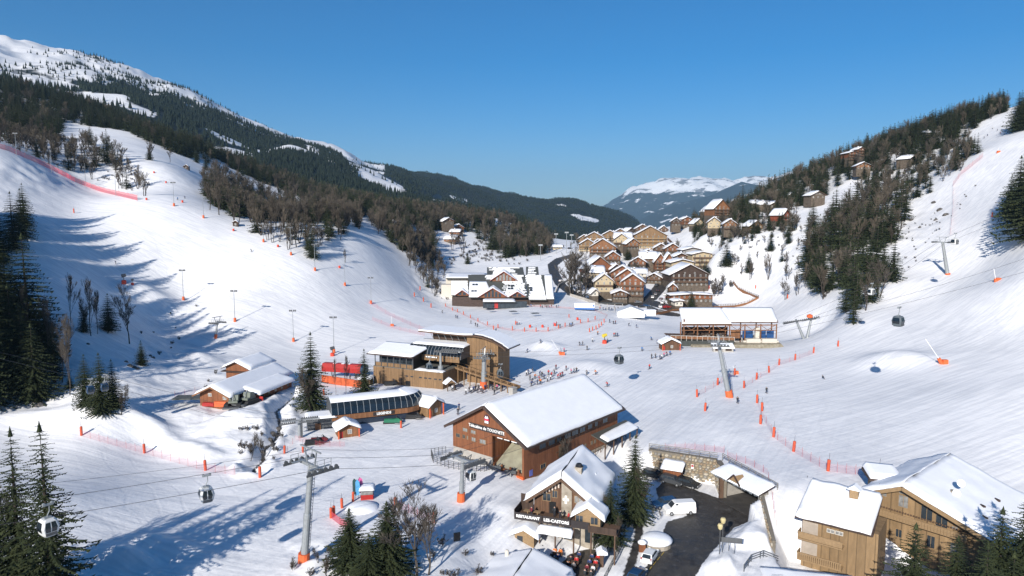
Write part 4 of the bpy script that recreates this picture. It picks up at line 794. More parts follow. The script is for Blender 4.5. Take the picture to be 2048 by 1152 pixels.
for i in range(2):
    sl_ = (RG-E)/wm; ex = wm+1.3; ez = RG-ex*sl_; sg = (-1, 1)[i]; y0, y1 = -1.1, D+1.2; z = .0
    MB().hexa([(wm+sg*ex, y0, ez), (wm, y0, RG), (wm, y1, RG), (wm+sg*ex, y1, ez), (wm+sg*ex, y0, ez+.35), (wm, y0, RG+.35), (wm, y1, RG+.35), (wm+sg*ex, y1, ez+.35)]).build('roof', BARGE, T)
    s_ = MB(); snow_quad(s_, (wm+sg*(ex-.1), y0+.35, ez+.36), (wm+sg*(ex-.1), y1-.1, ez+.36), (wm+sg*.12, y1-.1, RG+.34), (wm+sg*.12, y0+.35, RG+.34), .38, 22, 12, seed=i, wob=.08); s_.build('snow_cover', WHITE, T, smooth=True)
m = MB()
for sg in (-1, 1): m.beam((wm+sg*ex, y0-.06, ez+.15), (wm, y0-.06, RG+.15), .14, .5)
m.beam((wm+ex+.05, y0, ez+.1), (wm+ex+.05, y1, ez+.1), .25, .3); m.build('barge_boards', BARGE, T)
MB().box(W+.05, -.3, E-.95, W+.75, D, E-.05).build('eave_soffit', BARGE, T)
m = MB().box(wm-2.2, 9, RG-.6, wm-1.2, 10.2, RG+1.4); m.box(wm-2.3, 8.9, RG+1.4, wm-1.1, 10.3, RG+1.6); m.build('chimney', CONC, T)
def sign(parent, txt, x, y, z, w, h, rz, m_board, m_text, size, name='sign_board', rx=pi/2, bold=.01):
    bo = MB().box(-w/2, -.06, -h/2, w/2, 0, h/2).build(name, m_board, parent); bo.location = (x, y, z); bo.rotation_euler = (0, 0, rz)
    if txt:
        tm = text_mesh(txt, size, .02, bold); tm.materials.append(m_text); t_ = put('lettering', tm, bo, (0, -.08, 0)); t_.rotation_euler = (rx, 0, 0)
    return bo
SIGN = mat('sign_dark', (.03, .025, .025), .5)
sign(T, 'Télécabine de TOUGNETE', 9.0, -.02, 7.6, 8.5, 1.05, 0, SIGN, LETTER, .82)
sign(T, 'Télécabine de TOUGNETE', W+.8, 16.3, 6.3, 9.4, .85, pi/2, SIGN, LETTER, .72)
# round resort emblem
def emblem(parent, x, y, z, s, rz=0):
    e = MB(); e.T = Matrix.Translation((x, y, z)) @ Matrix.Rotation(rz, 4, 'Z'); pts = [(s*.62*cos(a), 0, s*.75*sin(a)) for a in np.linspace(-.2, pi+.2, 14)]+[(-s*.5, 0, -s*.8), (s*.5, 0, -s*.8)]; e.prism(pts[::-1], (0, -.05, 0)); eo = e.build('emblem', mat('emblem_dark', (.06, .02, .03), .5), parent)
    w = MB(); w.T = e.T; w.prism([(-s*.42, -.06, .1*s), (-s*.2, -.06, .5*s), (0, -.06, .3*s), (s*.2, -.06, .5*s), (s*.42, -.06, .1*s), (0, -.06, -.02*s)][::-1], (0, -.03, 0)); w.box(-s*.4, -.09, -s*.72, s*.4, -.06, -s*.35); w.build('emblem_peak', LETTER, eo)
    w = MB(); w.T = e.T; w.box(-s*.48, -.1, -s*.28, s*.48, -.06, .03*s); w.build('emblem_band', mat('emblem_red', (.6, .04, .08), .5), eo)
emblem(T, 9.1, -.02, 9.6, 1.15)
for x, z, w_, h_ in ((3.4, 5.95, 1.3, .75), (5.58, 5.95, 1.3, .75), (1.45, 4.4, 1.1, .8), (3.05, 4.5, .75, .8), (4.04, 4.5, .4, .8), (5.67, 4.45, 1.1, .85), (8.06, 4.5, 1.6, .9)): add_window(T, x, -.04, z, w_, h_, 0, WHONEY, CURT if x > 3.2 else GLASS, 1)
for y, w_ in ((5.43, 2.0), (8.27, 2.0), (10.6, 1.4), (13.4, 2.2), (16.0, 2.2), (18.55, 1.9), (21.26, 1.6), (23.6, 1.1), (26.99, 1.9)): add_window(T, W+.03, y, 4.4, w_, 1.1, pi/2, WHONEY, mat('hazy_glass', (.16, .18, .19), .25, var=.3), 1)
add_window(T, W+.03, 5.6, .55, 1.6, .9, pi/2, WHONEY); 
for y in (16.78, 18.2, 19.58, 22.02, 23.2): add_window(T, W+.03, y, .9, .75, .85, pi/2, WHONEY)
sign(T, '', W+.02, 2.0, .7, .9, 1.1, pi/2, mat('blue_notice', (.12, .14, .42), .4), LETTER, .2, 'notice')
# lean-to canopy on the long side
m = MB().hexa([(W, 21.8, 2.9), (W+3.4, 21.8, 1.9), (W+3.4, 35.4, 1.9), (W, 35.4, 2.9), (W, 21.8, 3.1), (W+3.4, 21.8, 2.1), (W+3.4, 35.4, 2.1), (W, 35.4, 3.1)]); ca_ = m.build('canopy', ROOFD, T)
s_ = MB(); snow_quad(s_, (W+3.4, 22.6, 2.12), (W+3.4, 35.3, 2.12), (W+1.0, 35.3, 2.85), (W+1.6, 22.6, 2.65), .35, 14, 5, seed=5); s_.build('snow_cover', WHITE, ca_, smooth=True)
m = MB(); 
for y in (22.2, 25.5, 28.8, 32, 35): m.box(W+3.0, y, -2, W+3.2, y+.2, 1.95)
m.build('canopy_posts', BEAM, ca_)
m = MB(); m.beam((W+.9, 20, .3), (W+.9, 34, .3), .08, .1)
for y in range(20, 35, 2): m.box(W+.85, y, -2, W+.95, y+.1, .7)
m.build('side_fence', BEAM, T)
m = MB(); m.hexa([(ox1-1.3, -.5, -2.2), (W+.15, -.5, -2.2), (W+.15, -.02, -2.2), (ox1-1.3, -.02, -2.2), (ox1-.9, -.5, .55), (W+.15, -.5, .55), (W+.15, -.02, .55), (ox1-.9, -.02, .55)]); m.build('corner_pad', ORANGE, T)
m = MB(); 
for x in (ox0+.4, ox1-.9, 12.8, 14.9): m.box(x, -.25, .2, x+.3, .05, 1.6)
m.build('opening_posts', WBROWN, T)
# enclosed cable platform before the gable
pl = MB(); q = [(-2.4, .3), (-3.6, -2.6), (-.6, -4.8), (4, -5.2), (8.2, -4.0), (10.6, -2.4), (11, -.2)]
for i in range(len(q)-1): a, b = q[i], q[i+1]; pl.hexa([(a[0], a[1], -2), (b[0], b[1], -2), (b[0], b[1]+.15, -2), (a[0], a[1]+.15, -2), (a[0], a[1], .1), (b[0], b[1], .1), (b[0], b[1]+.15, .1), (a[0], a[1]+.15, .1)])
pl.build('platform_wall', CONC, T)
gr_ = MB()
for i in range(len(q)-1):
    a, b = Vector((*q[i], 0)), Vector((*q[i+1], 0))
    for k in range(4): c_ = a.lerp(b, k/4); gr_.box(c_.x-.04, c_.y-.04, .1, c_.x+.04, c_.y+.04, 1.7)
    for z_ in (.5, .9, 1.3, 1.68): gr_.beam((a.x, a.y, z_), (b.x, b.y, z_), .04, .04)
gr_.build('mesh_fence', STEELD, T)
def sheaves(parent, x0, y0, z0, x1, y1, z1, n=8, m_=None, r_=.26, w_=.12):
    m = MB(); a, b = Vector((x0, y0, z0)), Vector((x1, y1, z1)); m.beam(a, b, .18, .3); d_ = (b-a).normalized(); s_ = d_.cross(Vector((0, 0, 1))).normalized()
    for i in range(n):
        c_ = a.lerp(b, (i+.5)/n)+Vector((0, 0, .28)); m.tube([c_-s_*w_, c_+s_*w_], r_, 8)
    return m.build('sheave_assembly', m_ or STEELD, parent)
for x, y0_ in ((1.2, -1.2), (3.5, -1.6), (6.0, -1.8), (8.2, -1.0), (12.2, -1.3), (15.8, -1.2)): sheaves(T, x-1.2, y0_, .9, x+1.2, y0_+.4, 1.1, 6)
m = MB()
for x in (1.2, 2.7, 5, 7.5, 12.5, 16): m.tube([(x, -1.2, -1.5), (x, -1.2, 1.0)], .12, 6); m.beam((x, -2.4, 1.1), (x, .1, 1.7), .12, .2)
m.build('sheave_frames', STEEL, T)
st = MB()
for i in range(9): st.box(13.0+i*.3, -1.4, -.2-i*.22, 13.3+i*.3, -.4, -.12-i*.22)
st.build('stairs', STEELD, T)
# ------------------------------------------------------------------ restaurant chalet
C = thing('restaurant_chalet', 'stone and timber restaurant chalet with a deep snowy roof, white cross and full terrace', 'restaurant', (8.0, 103.6, .75), R(-19)); cw_, cd_, ce, cr = 9.4, 12.5, 2.6, 6.1
MB().box(-cw_/2, .1, -5.5, cw_/2+.2, cd_, -.15).build('stone_storey', STONE, C)
MB().prism([(-cw_/2, 0, -.1), (cw_/2, 0, -.1), (cw_/2, 0, ce), (0, 0, cr), (-cw_/2, 0, ce)], (0, cd_, 0)).build('timber_wall', WBROWN2, C)
MB().prism([(-.15, -.25, -.1), (1.5, -.25, -.1), (1.5, -.25, 5.0), (0, -.25, 5.9), (-.15, -.25, 5.8)], (0, .22, 0)).build('stone_pier', STONE, C)
m = MB(); m.box(.42, -.4, 2.0, .78, -.27, 3.3); m.box(.1, -.4, 2.5, 1.1, -.27, 2.85); m.build('white_cross', mat('cross_light', (.9, .88, .82), .5), C)
for sg in (-1, 1):
    ex = cw_/2+1.0; sl_ = (cr-ce)/(cw_/2); ez = cr-ex*sl_; y0, y1 = -1.3, cd_+.8
    MB().hexa([(sg*ex, y0, ez), (0, y0, cr), (0, y1, cr), (sg*ex, y1, ez), (sg*ex, y0, ez+.3), (0, y0, cr+.3), (0, y1, cr+.3), (sg*ex, y1, ez+.3)]).build('roof', BARGE, C)
    s_ = MB(); snow_quad(s_, (sg*(ex+.15), y0-.05, ez+.3), (sg*(ex+.15), y1, ez+.3), (sg*.12, y1, cr+.25), (sg*.12, y0+.1, cr+.25), .75, 18, 10, seed=4+sg, wob=.35, over=.3); s_.build('snow_cover', WHITE, C, smooth=True)
m = MB()
for sg in (-1, 1): m.beam((sg*ex, y0-.05, ez+.05), (0, y0-.05, cr+.05), .12, .42)
m.build('barge_boards', BEAM, C)
c_ = MB().box(1.2, 3.2, 4.4, 2.2, 4.2, 6.6); c_.box(1.1, 3.1, 6.6, 2.3, 4.3, 6.75); c_ = c_.build('chimney', STONE, C); MB().lathe((1.7, 3.7, 6.75), [(.6, 0), (.62, .15), (.4, .5), (.05, .6)], 8).build('chimney_cowl', BLACK, c_)
for x, y in ((2.8, 5.6), (3.6, 7.6), (4.2, 9.6)):
    k = cr-x*sl_+.9; MB().prism([(x-.5, y-.6, k-.5), (x+.7, y-.6, k-.6), (x+.1, y-.6, k+.35)], (0, 1.2, 0)).build('snow_dormer', WHITE, C)
for x, z, w_, h_ in ((2.5, 2.2, 1.3, 1.2), (3.6, 1.9, .6, .9), (-2.6, 1.9, 1.4, 1.3), (-1.3, 2.6, .9, 1.2)): add_window(C, x, -.05, z, w_, h_, 0, BEAMG, CURT if x > 0 else GLASS, 1)
MB().box(-2.2, -.06, 0, -1.1, .0, 1.9).build('door', BLACK, C)
m = MB(); 
for k in range(7): x = -3.7+k*.5; m.box(x, -.5, 2.8+(x+4)*.5, x+.25, -.4, 3.3+(x+4)*.55)
m.build('hanging_hearts', mat('pale_hearts', (.5, .42, .36), .7), C)
# balcony and its banners
m = MB().box(-6.9, -3.4, -.25, 5.0, 0, 0); m.build('balcony_deck', BEAM, C)
for nm_, txt, x0, x1, mm in (('banner', 'RESTAURANT', -6.9, -2.4, SIGN), ('banner', 'LES-CASTORS', -2.3, 2.1, SIGN), ('banner', '', 2.2, 5.0, SIGN)): sign(C, txt, (x0+x1)/2, -3.42, .35, x1-x0, 1.15, 0, mm, LETTER, .62 if txt == 'RESTAURANT' else .66, nm_, bold=.02)
m = MB().box(-6.95, -3.4, 0, -6.85, 0, 1.3); m.box(-6.9, -.1, 0, -4.8, 0, 2.6); m.build('balcony_screen', WDARK, C)
tb_ = MB()
for x in (-5.2, -3.6, 3.2, 4.2): tb_.cbox((x, -1.9, .75), 1.1, .8, .06); tb_.box(x-.05, -1.95, 0, x+.05, -1.85, .72)
tb_.build('balcony_tables', BEAMG, C)
# porch roof, lower right bay
bz = thing('snowy_porch', 'small snow-laden gable porch at the right end of the restaurant balcony', 'porch', (0, 0, 0)); COL.objects.unlink(bz); bpy.data.objects.remove(bz)
m = MB().prism([(2.9, -3.0, 0), (6.6, -3.0, 0), (6.6, -3.0, 1.9), (4.75, -3.0, 3.1), (2.9, -3.0, 1.9)], (0, 3.0, 0)); bay = m.build('bay', BEAMG, C)
for sg in (-1, 1): s_ = MB(); snow_quad(s_, (4.75+sg*2.5, -3.7, 1.6), (4.75+sg*2.5, .5, 1.6), (4.75, .5, 3.3), (4.75, -3.7, 3.3), .5, 8, 6, seed=8+sg, over=.2); s_.build('snow_cover', WHITE, bay, smooth=True)
m = MB().box(4.9, -3.45, -.6, 9.2, 0, -.4); m.build('lower_deck', BEAM, C); sign(C, '', 7.0, -3.46, .0, 4.3, 1.0, 0, WDARK, LETTER, .5, 'railing_panel')
for x in (3.4, 5.7): add_window(C, x, -3.03, .5, 1.2, 1.2, 0, BEAMG, GLASS)
# lower entrance hut with snow
m = MB().prism([(-6.3, -5.0, -4.2), (-3.2, -5.0, -4.2), (-3.2, -5.0, -1.9), (-4.75, -5.0, -1.1), (-6.3, -5.0, -1.9)], (0, 3.0, 0)); hut = m.build('entrance_hut', BEAMG, C)
for sg in (-1, 1): s_ = MB(); snow_quad(s_, (-4.75+sg*2.2, -5.4, -2.0), (-4.75+sg*2.2, -1.6, -2.0), (-4.75, -1.6, -.9), (-4.75, -5.4, -.9), .5, 8, 6, seed=18+sg, over=.2); s_.build('snow_cover', WHITE, hut, smooth=True)
MB().box(-5.9, -5.05, -4.1, -5.0, -5.0, -2.1).build('window', GLASS, hut)
s_ = MB(); snow_quad(s_, (-3.0, -4.6, -1.3), (2.6, -4.6, -1.3), (2.6, -3.4, -.75), (-3.0, -3.4, -.75), .3, 10, 4, seed=3); s_.build('awning_snow', WHITE, C, smooth=True)
m = MB(); 
for x in (-2.9, -.4, 2.5, 5.2, 8.8): m.box(x, -3.4, -5.2, x+.2, -3.2, -.25)
m.build('terrace_posts', BEAM, C)
for x, w_ in ((-1.8, 1.2), (.2, 1.4), (3.6, 1.2)): MB().box(x, .02, -4.0, x+w_, .12, -1.9).build('window', GLASS, C)
MB().box(-7.2, -12.5, -5.5, 6.5, .1, -5.0).build('terrace_floor', mat('wet_terrace', (.07, .06, .05), .6, var=.3), C)
# ------------------------------------------------------------------ snow roof at the bottom edge
B_ = thing('snow_covered_chalet', 'chalet seen as one rounded snow roof with a dark ridge line at the bottom edge', 'chalet', PZ(1076, 1092, 0.2)[:2]+(-4.0,) if False else (3.2, 95.6, -5.5), R(-20)); 
MB().box(-4.6, -12, 0, 4.6, -1, 2.2).build('wall', STONE, B_)
for sg in (-1, 1):
    MB().hexa([(sg*5.9, -13, 1.9), (0, -13, 4.0), (0, 0, 4.0), (sg*5.9, 0, 1.9), (sg*5.9, -13, 2.1), (0, -13, 4.2), (0, 0, 4.2), (sg*5.9, 0, 2.1)]).build('roof', BARGE, B_)
    s_ = MB(); snow_quad(s_, (sg*6.1, -13, 2.1), (sg*6.1, 0, 2.1), (sg*.14, 0, 4.15), (sg*.14, -13, 4.15), .8, 16, 10, seed=11+sg, over=.3, wob=.3); s_.build('snow_cover', WHITE, B_, smooth=True)
m = MB(); m.lathe((-3.6, -1.6, 2.4), [(.34, 0), (.3, 1.5), (.34, 1.9), (.2, 2.2)], 10); m = m.build('chimney', RENDER, B_)
# ------------------------------------------------------------------ timber chalet at the lower right
Q = thing('timber_chalet', 'large honey-coloured timber chalet with carved balconies and two white dishes on the roof', 'chalet', (0, 0, 0))
def house_px(parent, wallm, front_a, front_b, zbot, eA, eB, peak, depth_vec):
    a, b = Vector(front_a), Vector(front_b); dv = Vector(depth_vec)
    P_ = [Vector((a.x, a.y, zbot)), Vector((b.x, b.y, zbot)), Vector((b.x, b.y, eB)), Vector(peak), Vector((a.x, a.y, eA))]
    return MB().prism(P_, dv)
fdir = Vector((.643, -.766, 0)); ddir = Vector((-fdir.y, fdir.x, 0)); pk = Vector((62.34, 104.4, 5.2)); dep = 19.5
wa = pk+fdir*(-5.0); wb_ = pk+fdir*13.0; sgl = .62; 
mw = MB().prism([Vector((wa.x, wa.y, -8.5)), Vector((wb_.x, wb_.y, -8.5)), Vector((wb_.x, wb_.y, pk.z-13*.37)), pk, Vector((wa.x, wa.y, pk.z-5.0*.5))], ddir*dep); mw.build('timber_wall', WHONEY, Q)
for sg, ln, sl_ in ((-1, 6.6, .48), (1, 16.0, .36)):
    e0 = pk+fdir*sg*ln-Vector((0, 0, ln*sl_))-ddir*1.6; r0 = pk-ddir*1.6; e1 = e0+ddir*(dep+2.4); r1 = r0+ddir*(dep+2.4); up = Vector((0, 0, .28))
    MB().hexa([e0, r0, r1, e1, e0+up, r0+up, r1+up, e1+up]).build('roof', BARGE, Q)
    s_ = MB(); snow_quad(s_, e0+up, e1+up, r1+up, r0+up, .6, 20, 14, seed=21+sg, wob=.35, over=.2); s_.build('snow_cover', WHITE, Q, smooth=True)
    MB().beam(e0-ddir*.06+Vector((0, 0, -.1)), r0-ddir*.06+Vector((0, 0, -.1)), .15, .6).build('barge_board', BEAMG, Q)
    if sg == 1:
        for k_ in range(9): a_ = e0.lerp(r0, .08+k_*.1); MB().cbox(a_+ddir*.4-Vector((0, 0, .42)), .28, .5, .3).build('carved_bracket', BEAMG, Q)
rzq = math.atan2(fdir.y, fdir.x)
def qp(s, z, off=0): return pk+fdir*s-ddir*(.04+off)+Vector((0, 0, z-pk.z))
for s, z, w_, h_, gl in ((-3.3, 2.4, 1.3, 1.9, CURT), (-.2, 1.5, 1.5, 2.0, CURT), (-.2, 3.6, 1.5, 1.0, CURT), (3.2, .6, 1.7, 2.2, GLASS), (5.3, .2, 1.7, 1.9, GLASS), (7.1, .4, .9, .6, CURT), (-.6, -3.6, 1.0, 1.4, GLASS), (4.0, -3.6, 1.2, 2.0, GLASS), (7.2, -3.4, 1.2, 1.8, CURT)): p_ = qp(s, z); add_window(Q, p_.x, p_.y, p_.z, w_, h_, rzq, BEAMG, gl, 1)
bl = MB(); a_ = qp(-5.4, -.2, 1.2); b2 = qp(9.0, -.2, 1.2)
bl.hexa([qp(-5.4, -.5, 1.2), qp(9, -.5, 1.2), qp(9, -.5), qp(-5.4, -.5), qp(-5.4, -.35, 1.2), qp(9, -.35, 1.2), qp(9, -.35), qp(-5.4, -.35)]); bl.beam(qp(-5.4, .55, 1.2), qp(9, .55, 1.2), .12, .14); BLO = bl.build('balcony', BEAMG, Q)
sm_ = MB().box(-.2, -.03, 0, .2, .03, .95).mesh('slat', BEAMG)
for k_ in range(33): p_ = qp(-5.2+k_*.44, -.42, 1.22); put('slat', sm_, BLO, p_, rzq)
sc = MB()
for k_ in range(36): p_ = qp(-5.3+k_*.4, .72, .25); sc.cbox(p_, .22, .1, .22, rzq)
sc.build('carved_frieze', BEAM, Q)
c_ = MB(); cp_ = pk+fdir*5.2+ddir*5.5+Vector((0, 0, -2.1)); c_.cbox(cp_, 2.6, 1.4, 1.0, rzq+.3); c_.cbox(cp_+Vector((0, 0, .9)), 1.2, 1.0, 1.0, rzq+.3); c_ = c_.build('chimney', STONE, Q)
for k_, (dx, dz) in enumerate(((-.3, 1.5), (.9, 3.1))):
    ds = MB(); ds.lathe((0, 0, 0), [(.01, 0), (.35, .07), (.6, .2), (.63, .22), (.6, .25)], 14); dm = ds.mesh('satellite_dish', WPAINT, True); o_ = thing('satellite_dish', ['lower white satellite dish on the timber chalet chimney', 'upper white satellite dish on the timber chalet chimney'][k_], 'dish', cp_+Vector((dx, -.3, dz-.2)), 0, None)
    bpy.data.objects.remove(o_); o_ = put('satellite_dish', dm, None, cp_+Vector((dx*.5, -.5, dz-.3)), label=['lower white satellite dish on the timber chalet chimney', 'upper white satellite dish on the timber chalet chimney'][k_], cat='dish', group='dishes on the chimney'); o_.rotation_euler = (R(65), 0, R(-12)); put('mast', MB().tube([(0, 0, -.05), (0, 0, -.9)], .05, 6).mesh('mast', STEEL), o_)
for s, t_, l_ in ((8.4, 6.5, 1.6), (8.8, 11.5, 2.2), (9.8, 3.2, 1.2)):
    p_ = pk+fdir*s+ddir*t_+Vector((0, 0, -s*.36+.75)); MB().cbox(p_, l_, .45, .35, rzq-.5).build('roof_vent', BARGE, Q)
# the turret roof behind
TT = thing('roof_turret', 'small square snow-capped stair turret behind the big timber chalet roof', 'turret', Vector((63.8, 113.3, 0)), R(-10))
MB().box(-2.0, -1.5, -2.5, 2.0, 1.5, 3.4).build('wall', BEAMG, TT); MB().hexa([(-3, -2.2, 3.1), (2.6, -2.2, 2.8), (2.6, 2.2, 3.2), (-3, 2.2, 3.5), (-2.9, -2.1, 3.6), (2.6, -2.1, 3.3), (2.5, 2.1, 3.7), (-2.9, 2.1, 4.0)]).build('roof', BARGE, TT)
s_ = MB(); snow_quad(s_, (-2.9, -2.1, 3.6), (2.6, -2.1, 3.35), (2.5, 2.0, 4.0), (-2.9, 2.0, 4.3), .7, 8, 8, seed=2); s_.build('snow_cover', WHITE, TT, smooth=True)
# left wing
Wg = thing('chalet_wing', 'lower left wing of the timber chalet under one thick slab of roof snow', 'chalet', (0, 0, 0)); wl, wbr, wtl, wtr = Vector((43.92, 102.01, 1)), Vector((52.6, 95.3, 1)), Vector((48.77, 108.04, 4)), Vector((57.2, 101.6, 4))
fd2 = (wbr-wl); fd2.z = 0; L2 = fd2.length; fd2.normalize(); dd2 = Vector((-fd2.y, fd2.x, 0)); rz2 = math.atan2(fd2.y, fd2.x)
def wp(s, z, off=0): q_ = wl+fd2*s+dd2*(1.2-off); return Vector((q_.x, q_.y, z))
MB().prism([wp(.9, -8.5), wp(L2+.5, -8.5), wp(L2+.5, 1.1), wp(.9, 1.1)], dd2*7).build('timber_wall', WHONEY, Wg)
MB().hexa([wl, wbr, wtr, wtl, wl+Vector((0, 0, .35)), wbr+Vector((0, 0, .35)), wtr+Vector((0, 0, .35)), wtl+Vector((0, 0, .35))]).build('roof', BARGE, Wg)
s_ = MB(); u3 = Vector((0, 0, .36)); snow_quad(s_, wl+u3+dd2*.1, wbr+u3-fd2*.3, wtr+u3, wtl+u3, .7, 16, 12, seed=33, wob=.3, over=.15); s_.build('snow_cover', WHITE, Wg, smooth=True)
for zf, s0, s1, slat_ in ((-1.9, .7, 7.0, False), (-5.2, .7, 7.0, True)):
    m = MB(); m.hexa([wp(s0, zf-.2, 1.6), wp(s1, zf-.2, 1.6), wp(s1, zf-.2), wp(s0, zf-.2), wp(s0, zf, 1.6), wp(s1, zf, 1.6), wp(s1, zf), wp(s0, zf)]); m.beam(wp(s0, zf+1.0, 1.6), wp(s1, zf+1.0, 1.6), .14, .16); m.beam(wp(s0, zf+1.0, 1.6), wp(s0, zf+1.0), .14, .16); m.prism([wp(s0, zf, 1.6), wp(s0, zf+.95, 1.6), wp(s0, zf+.95), wp(s0, zf)], fd2*.08)
    if not slat_: m.hexa([wp(s0, zf+.1, 1.62), wp(s1, zf+.1, 1.62), wp(s1, zf+.1, 1.56), wp(s0, zf+.1, 1.56), wp(s0, zf+.9, 1.62), wp(s1, zf+.9, 1.62), wp(s1, zf+.9, 1.56), wp(s0, zf+.9, 1.56)])
    bo = m.build('balcony', BEAMG, Wg)
    if slat_:
        for k_ in range(21): put('slat', sm_, bo, wp(s0+.15+k_*.3, zf+.02, 1.62), rz2).scale = (.55, 1, 1)
    m = MB(); m.prism([wp(.95, zf, .02), wp(3.2, zf, .02), wp(3.2, zf+2.3, .02), (wp(.95, zf+2.3, .02))], dd2*-.03); m.build('loggia_opening', mat('loggia', (.35, .30, .25), .8), Wg)
for s, z in ((5.0, .1), (6.2, .1)): p_ = wp(s, z, .03); add_window(Wg, p_.x, p_.y, p_.z-.6, 1.1, .6, rz2, FRAMEW, CURT)
cc = wtr-fd2*3.6-dd2*2.0; c_ = MB(); c_.cbox(Vector((cc.x, cc.y, 4.4)), 1.2, 1.0, 2.2, rz2); c_ = c_.build('chimney', BEAMG, Wg); s_ = MB(); s_.T = Matrix.Translation((cc.x, cc.y, 5.5)) @ Matrix.Rotation(rz2, 4, 'Z'); s_.prism([(-1, -.8, 0), (1, -.8, 0), (0, -.8, .8)], (0, 1.6, 0)); s_.build('snow_cap', WHITE, c_)
# snow roof at the lower edge between road and chalet
LR = thing('snow_covered_roof', 'flat low roof buried in smooth snow at the bottom edge left of the timber chalet', 'roof', (40, 86, -6), R(-12)); MB().box(-5.5, -3, 0, 6.5, 7, 1.6).build('wall', WHONEY, LR)
s_ = MB(); snow_quad(s_, (-6.2, -3.6, 1.6), (7.2, -3.6, 1.6), (7.2, 7.6, 2.1), (-6.2, 7.6, 2.1), .9, 16, 12, seed=44, wob=.3); s_.build('snow_cover', WHITE, LR, smooth=True)
# ------------------------------------------------------------------ glazed chairlift station
LP0, LP1 = Vector((-40.6, 150.2, 0)), Vector((-23.5, 157.6, 0)); ld = (LP1-LP0).normalized()
LG = thing('chairlift_station', 'long low dark-glazed chairlift station with an orange timber band and a snowy roof', 'lift station', LP0, math.atan2(ld.y, ld.x))
# plan path in local metres: straight, then bending away
lpath = [(x, 0) for x in np.linspace(0, 17.5, 13)]+[(19.0, .5), (20.6, 1.4), (22, 2.8), (23, 4.4)]
def station_strip(root, path, prof, mats_names, inward=1):
    """prof: list of (inset, z); returns per-segment quads between profile rows"""
    pts = [Vector((x, y, 0)) for x, y in path]; nm = []
    for i, p in enumerate(pts):
        d_ = (pts[min(i+1, len(pts)-1)]-pts[max(i-1, 0)]).normalized(); nm.append(Vector((-d_.y, d_.x, 0)))
    return [[p+n_*ins+Vector((0, 0, z)) for p, n_ in zip(pts, nm)] for ins, z in prof]
rows = station_strip(LG, lpath, [(.5, -.5), (.5, 1.7), (.0, 1.8), (.0, 3.0), (.12, 3.05), (.55, 4.6), (1.5, 5.6), (5.2, 6.1), (7.5, 5.2), (8.2, 3.0), (8.2, -.5)], None)
def strip(parent, name, r0, r1, m, i0=0, i1=None, closed=False):
    mb = MB(); i1 = i1 or len(r0)-1
    for i in range(i0, i1): mb.add([r0[i], r0[i+1], r1[i+1], r1[i]], [(0, 1, 2, 3)])
    return mb.build(name, m, parent)
strip(LG, 'base_wall', rows[0], rows[1], mat('navy_wall', (.02, .03, .05), .5)); strip(LG, 'band_soffit', rows[1], rows[2], BARGE); bnd = strip(LG, 'timber_band', rows[2], rows[3], WORANGE); strip(LG, 'rear_wall', rows[8], rows[9], BARGE); strip(LG, 'rear_wall', rows[9], rows[10], BARGE)
strip(LG, 'roof', rows[6], rows[7], ROOFD); strip(LG, 'roof', rows[7], rows[8], ROOFD)
for i in range(len(lpath)-1):       # each curved glazed bay is a part
    mb = MB(); 
    for k in (4, 5): a, b, c, d = rows[k][i], rows[k][i+1], rows[k+1][i+1], rows[k+1][i]; mb.add([a, b, c, d], [(0, 1, 2, 3)])
    mb.build('glass_panel', GLASSB, LG)
for i in range(len(lpath)):
    rb = MB()
    for k in (4, 5): rb.beam(rows[k][i]+Vector((0, -.04, .03)), rows[k+1][i]+Vector((0, -.04, .03)), .09, .09)
    rb.build('glazing_rib', STEEL, LG)
for xe, i_ in ((0, 0), (-1, -1)): MB().add([r[i_] for r in rows], [tuple(range(len(rows)))]).build('end_wall', STEELD, LG)
s_ = MB()
for i in range(len(lpath)-1):
    a, b, c, d = rows[6][i], rows[6][i+1], rows[7][i+1], rows[7][i]; e_, f_ = rows[8][i+1], rows[8][i]; u_ = Vector((0, 0, .3)); u2 = Vector((0, 0, .02)); o_ = Vector((0, 0, 0))
    s_.add([a+u2, b+u2, a+u_*.8+(d-a)*.05, b+u_*.8+(c-b)*.05, d+u_, c+u_, f_+u_, e_+u_], [(0, 1, 3, 2), (2, 3, 5, 4), (4, 5, 7, 6)])
s_.build('snow_cover', WHITE, LG, smooth=True)
sign(LG, 'LEGENDS', 11.8, -.05, 2.4, 5.0, .8, 0, SIGN, LETTER, .8, bold=.03)
# bull wheel frame left of the station
BW = thing('chairlift_gantry', 'grey steel gantry with sheave rows left of the glazed station', 'lift gantry', (-46.0, 144.0, 0), R(15)); BW.scale = (.72,)*3; MB().lathe((0, 0, -1), [(.55, 0), (.5, 4), (.42, 6.2)], 14).build('mast', STEEL, BW); MB().box(.5, -.3, -1, .9, .3, 6).build('ladder', STEELD, BW)
m = MB(); m.beam((-5, 0, 5.2), (6, .2, 5.6), .3, .3); m.beam((-4, -1.6, 5.0), (5, -1.4, 5.3), .12, .12); m.beam((-4, 1.6, 5.0), (5, 1.6, 5.3), .12, .12)
for x in range(-5, 6): m.beam((x, -1.6, 5.1), (x, 1.6, 5.2), .06, .06); m.box(x-.03, -1.63, 5.2, x+.03, -1.57, 6.2)
m.beam((-5, -1.6, 6.2), (5, -1.6, 6.2), .05, .05); m.build('platform', STEEL, BW)
for y in (-1.9, 1.9): sheaves(BW, -5.5, y, 4.9, -1, y, 5.2, 8); sheaves(BW, .5, y, 5.2, 5.5, y, 5.4, 8)
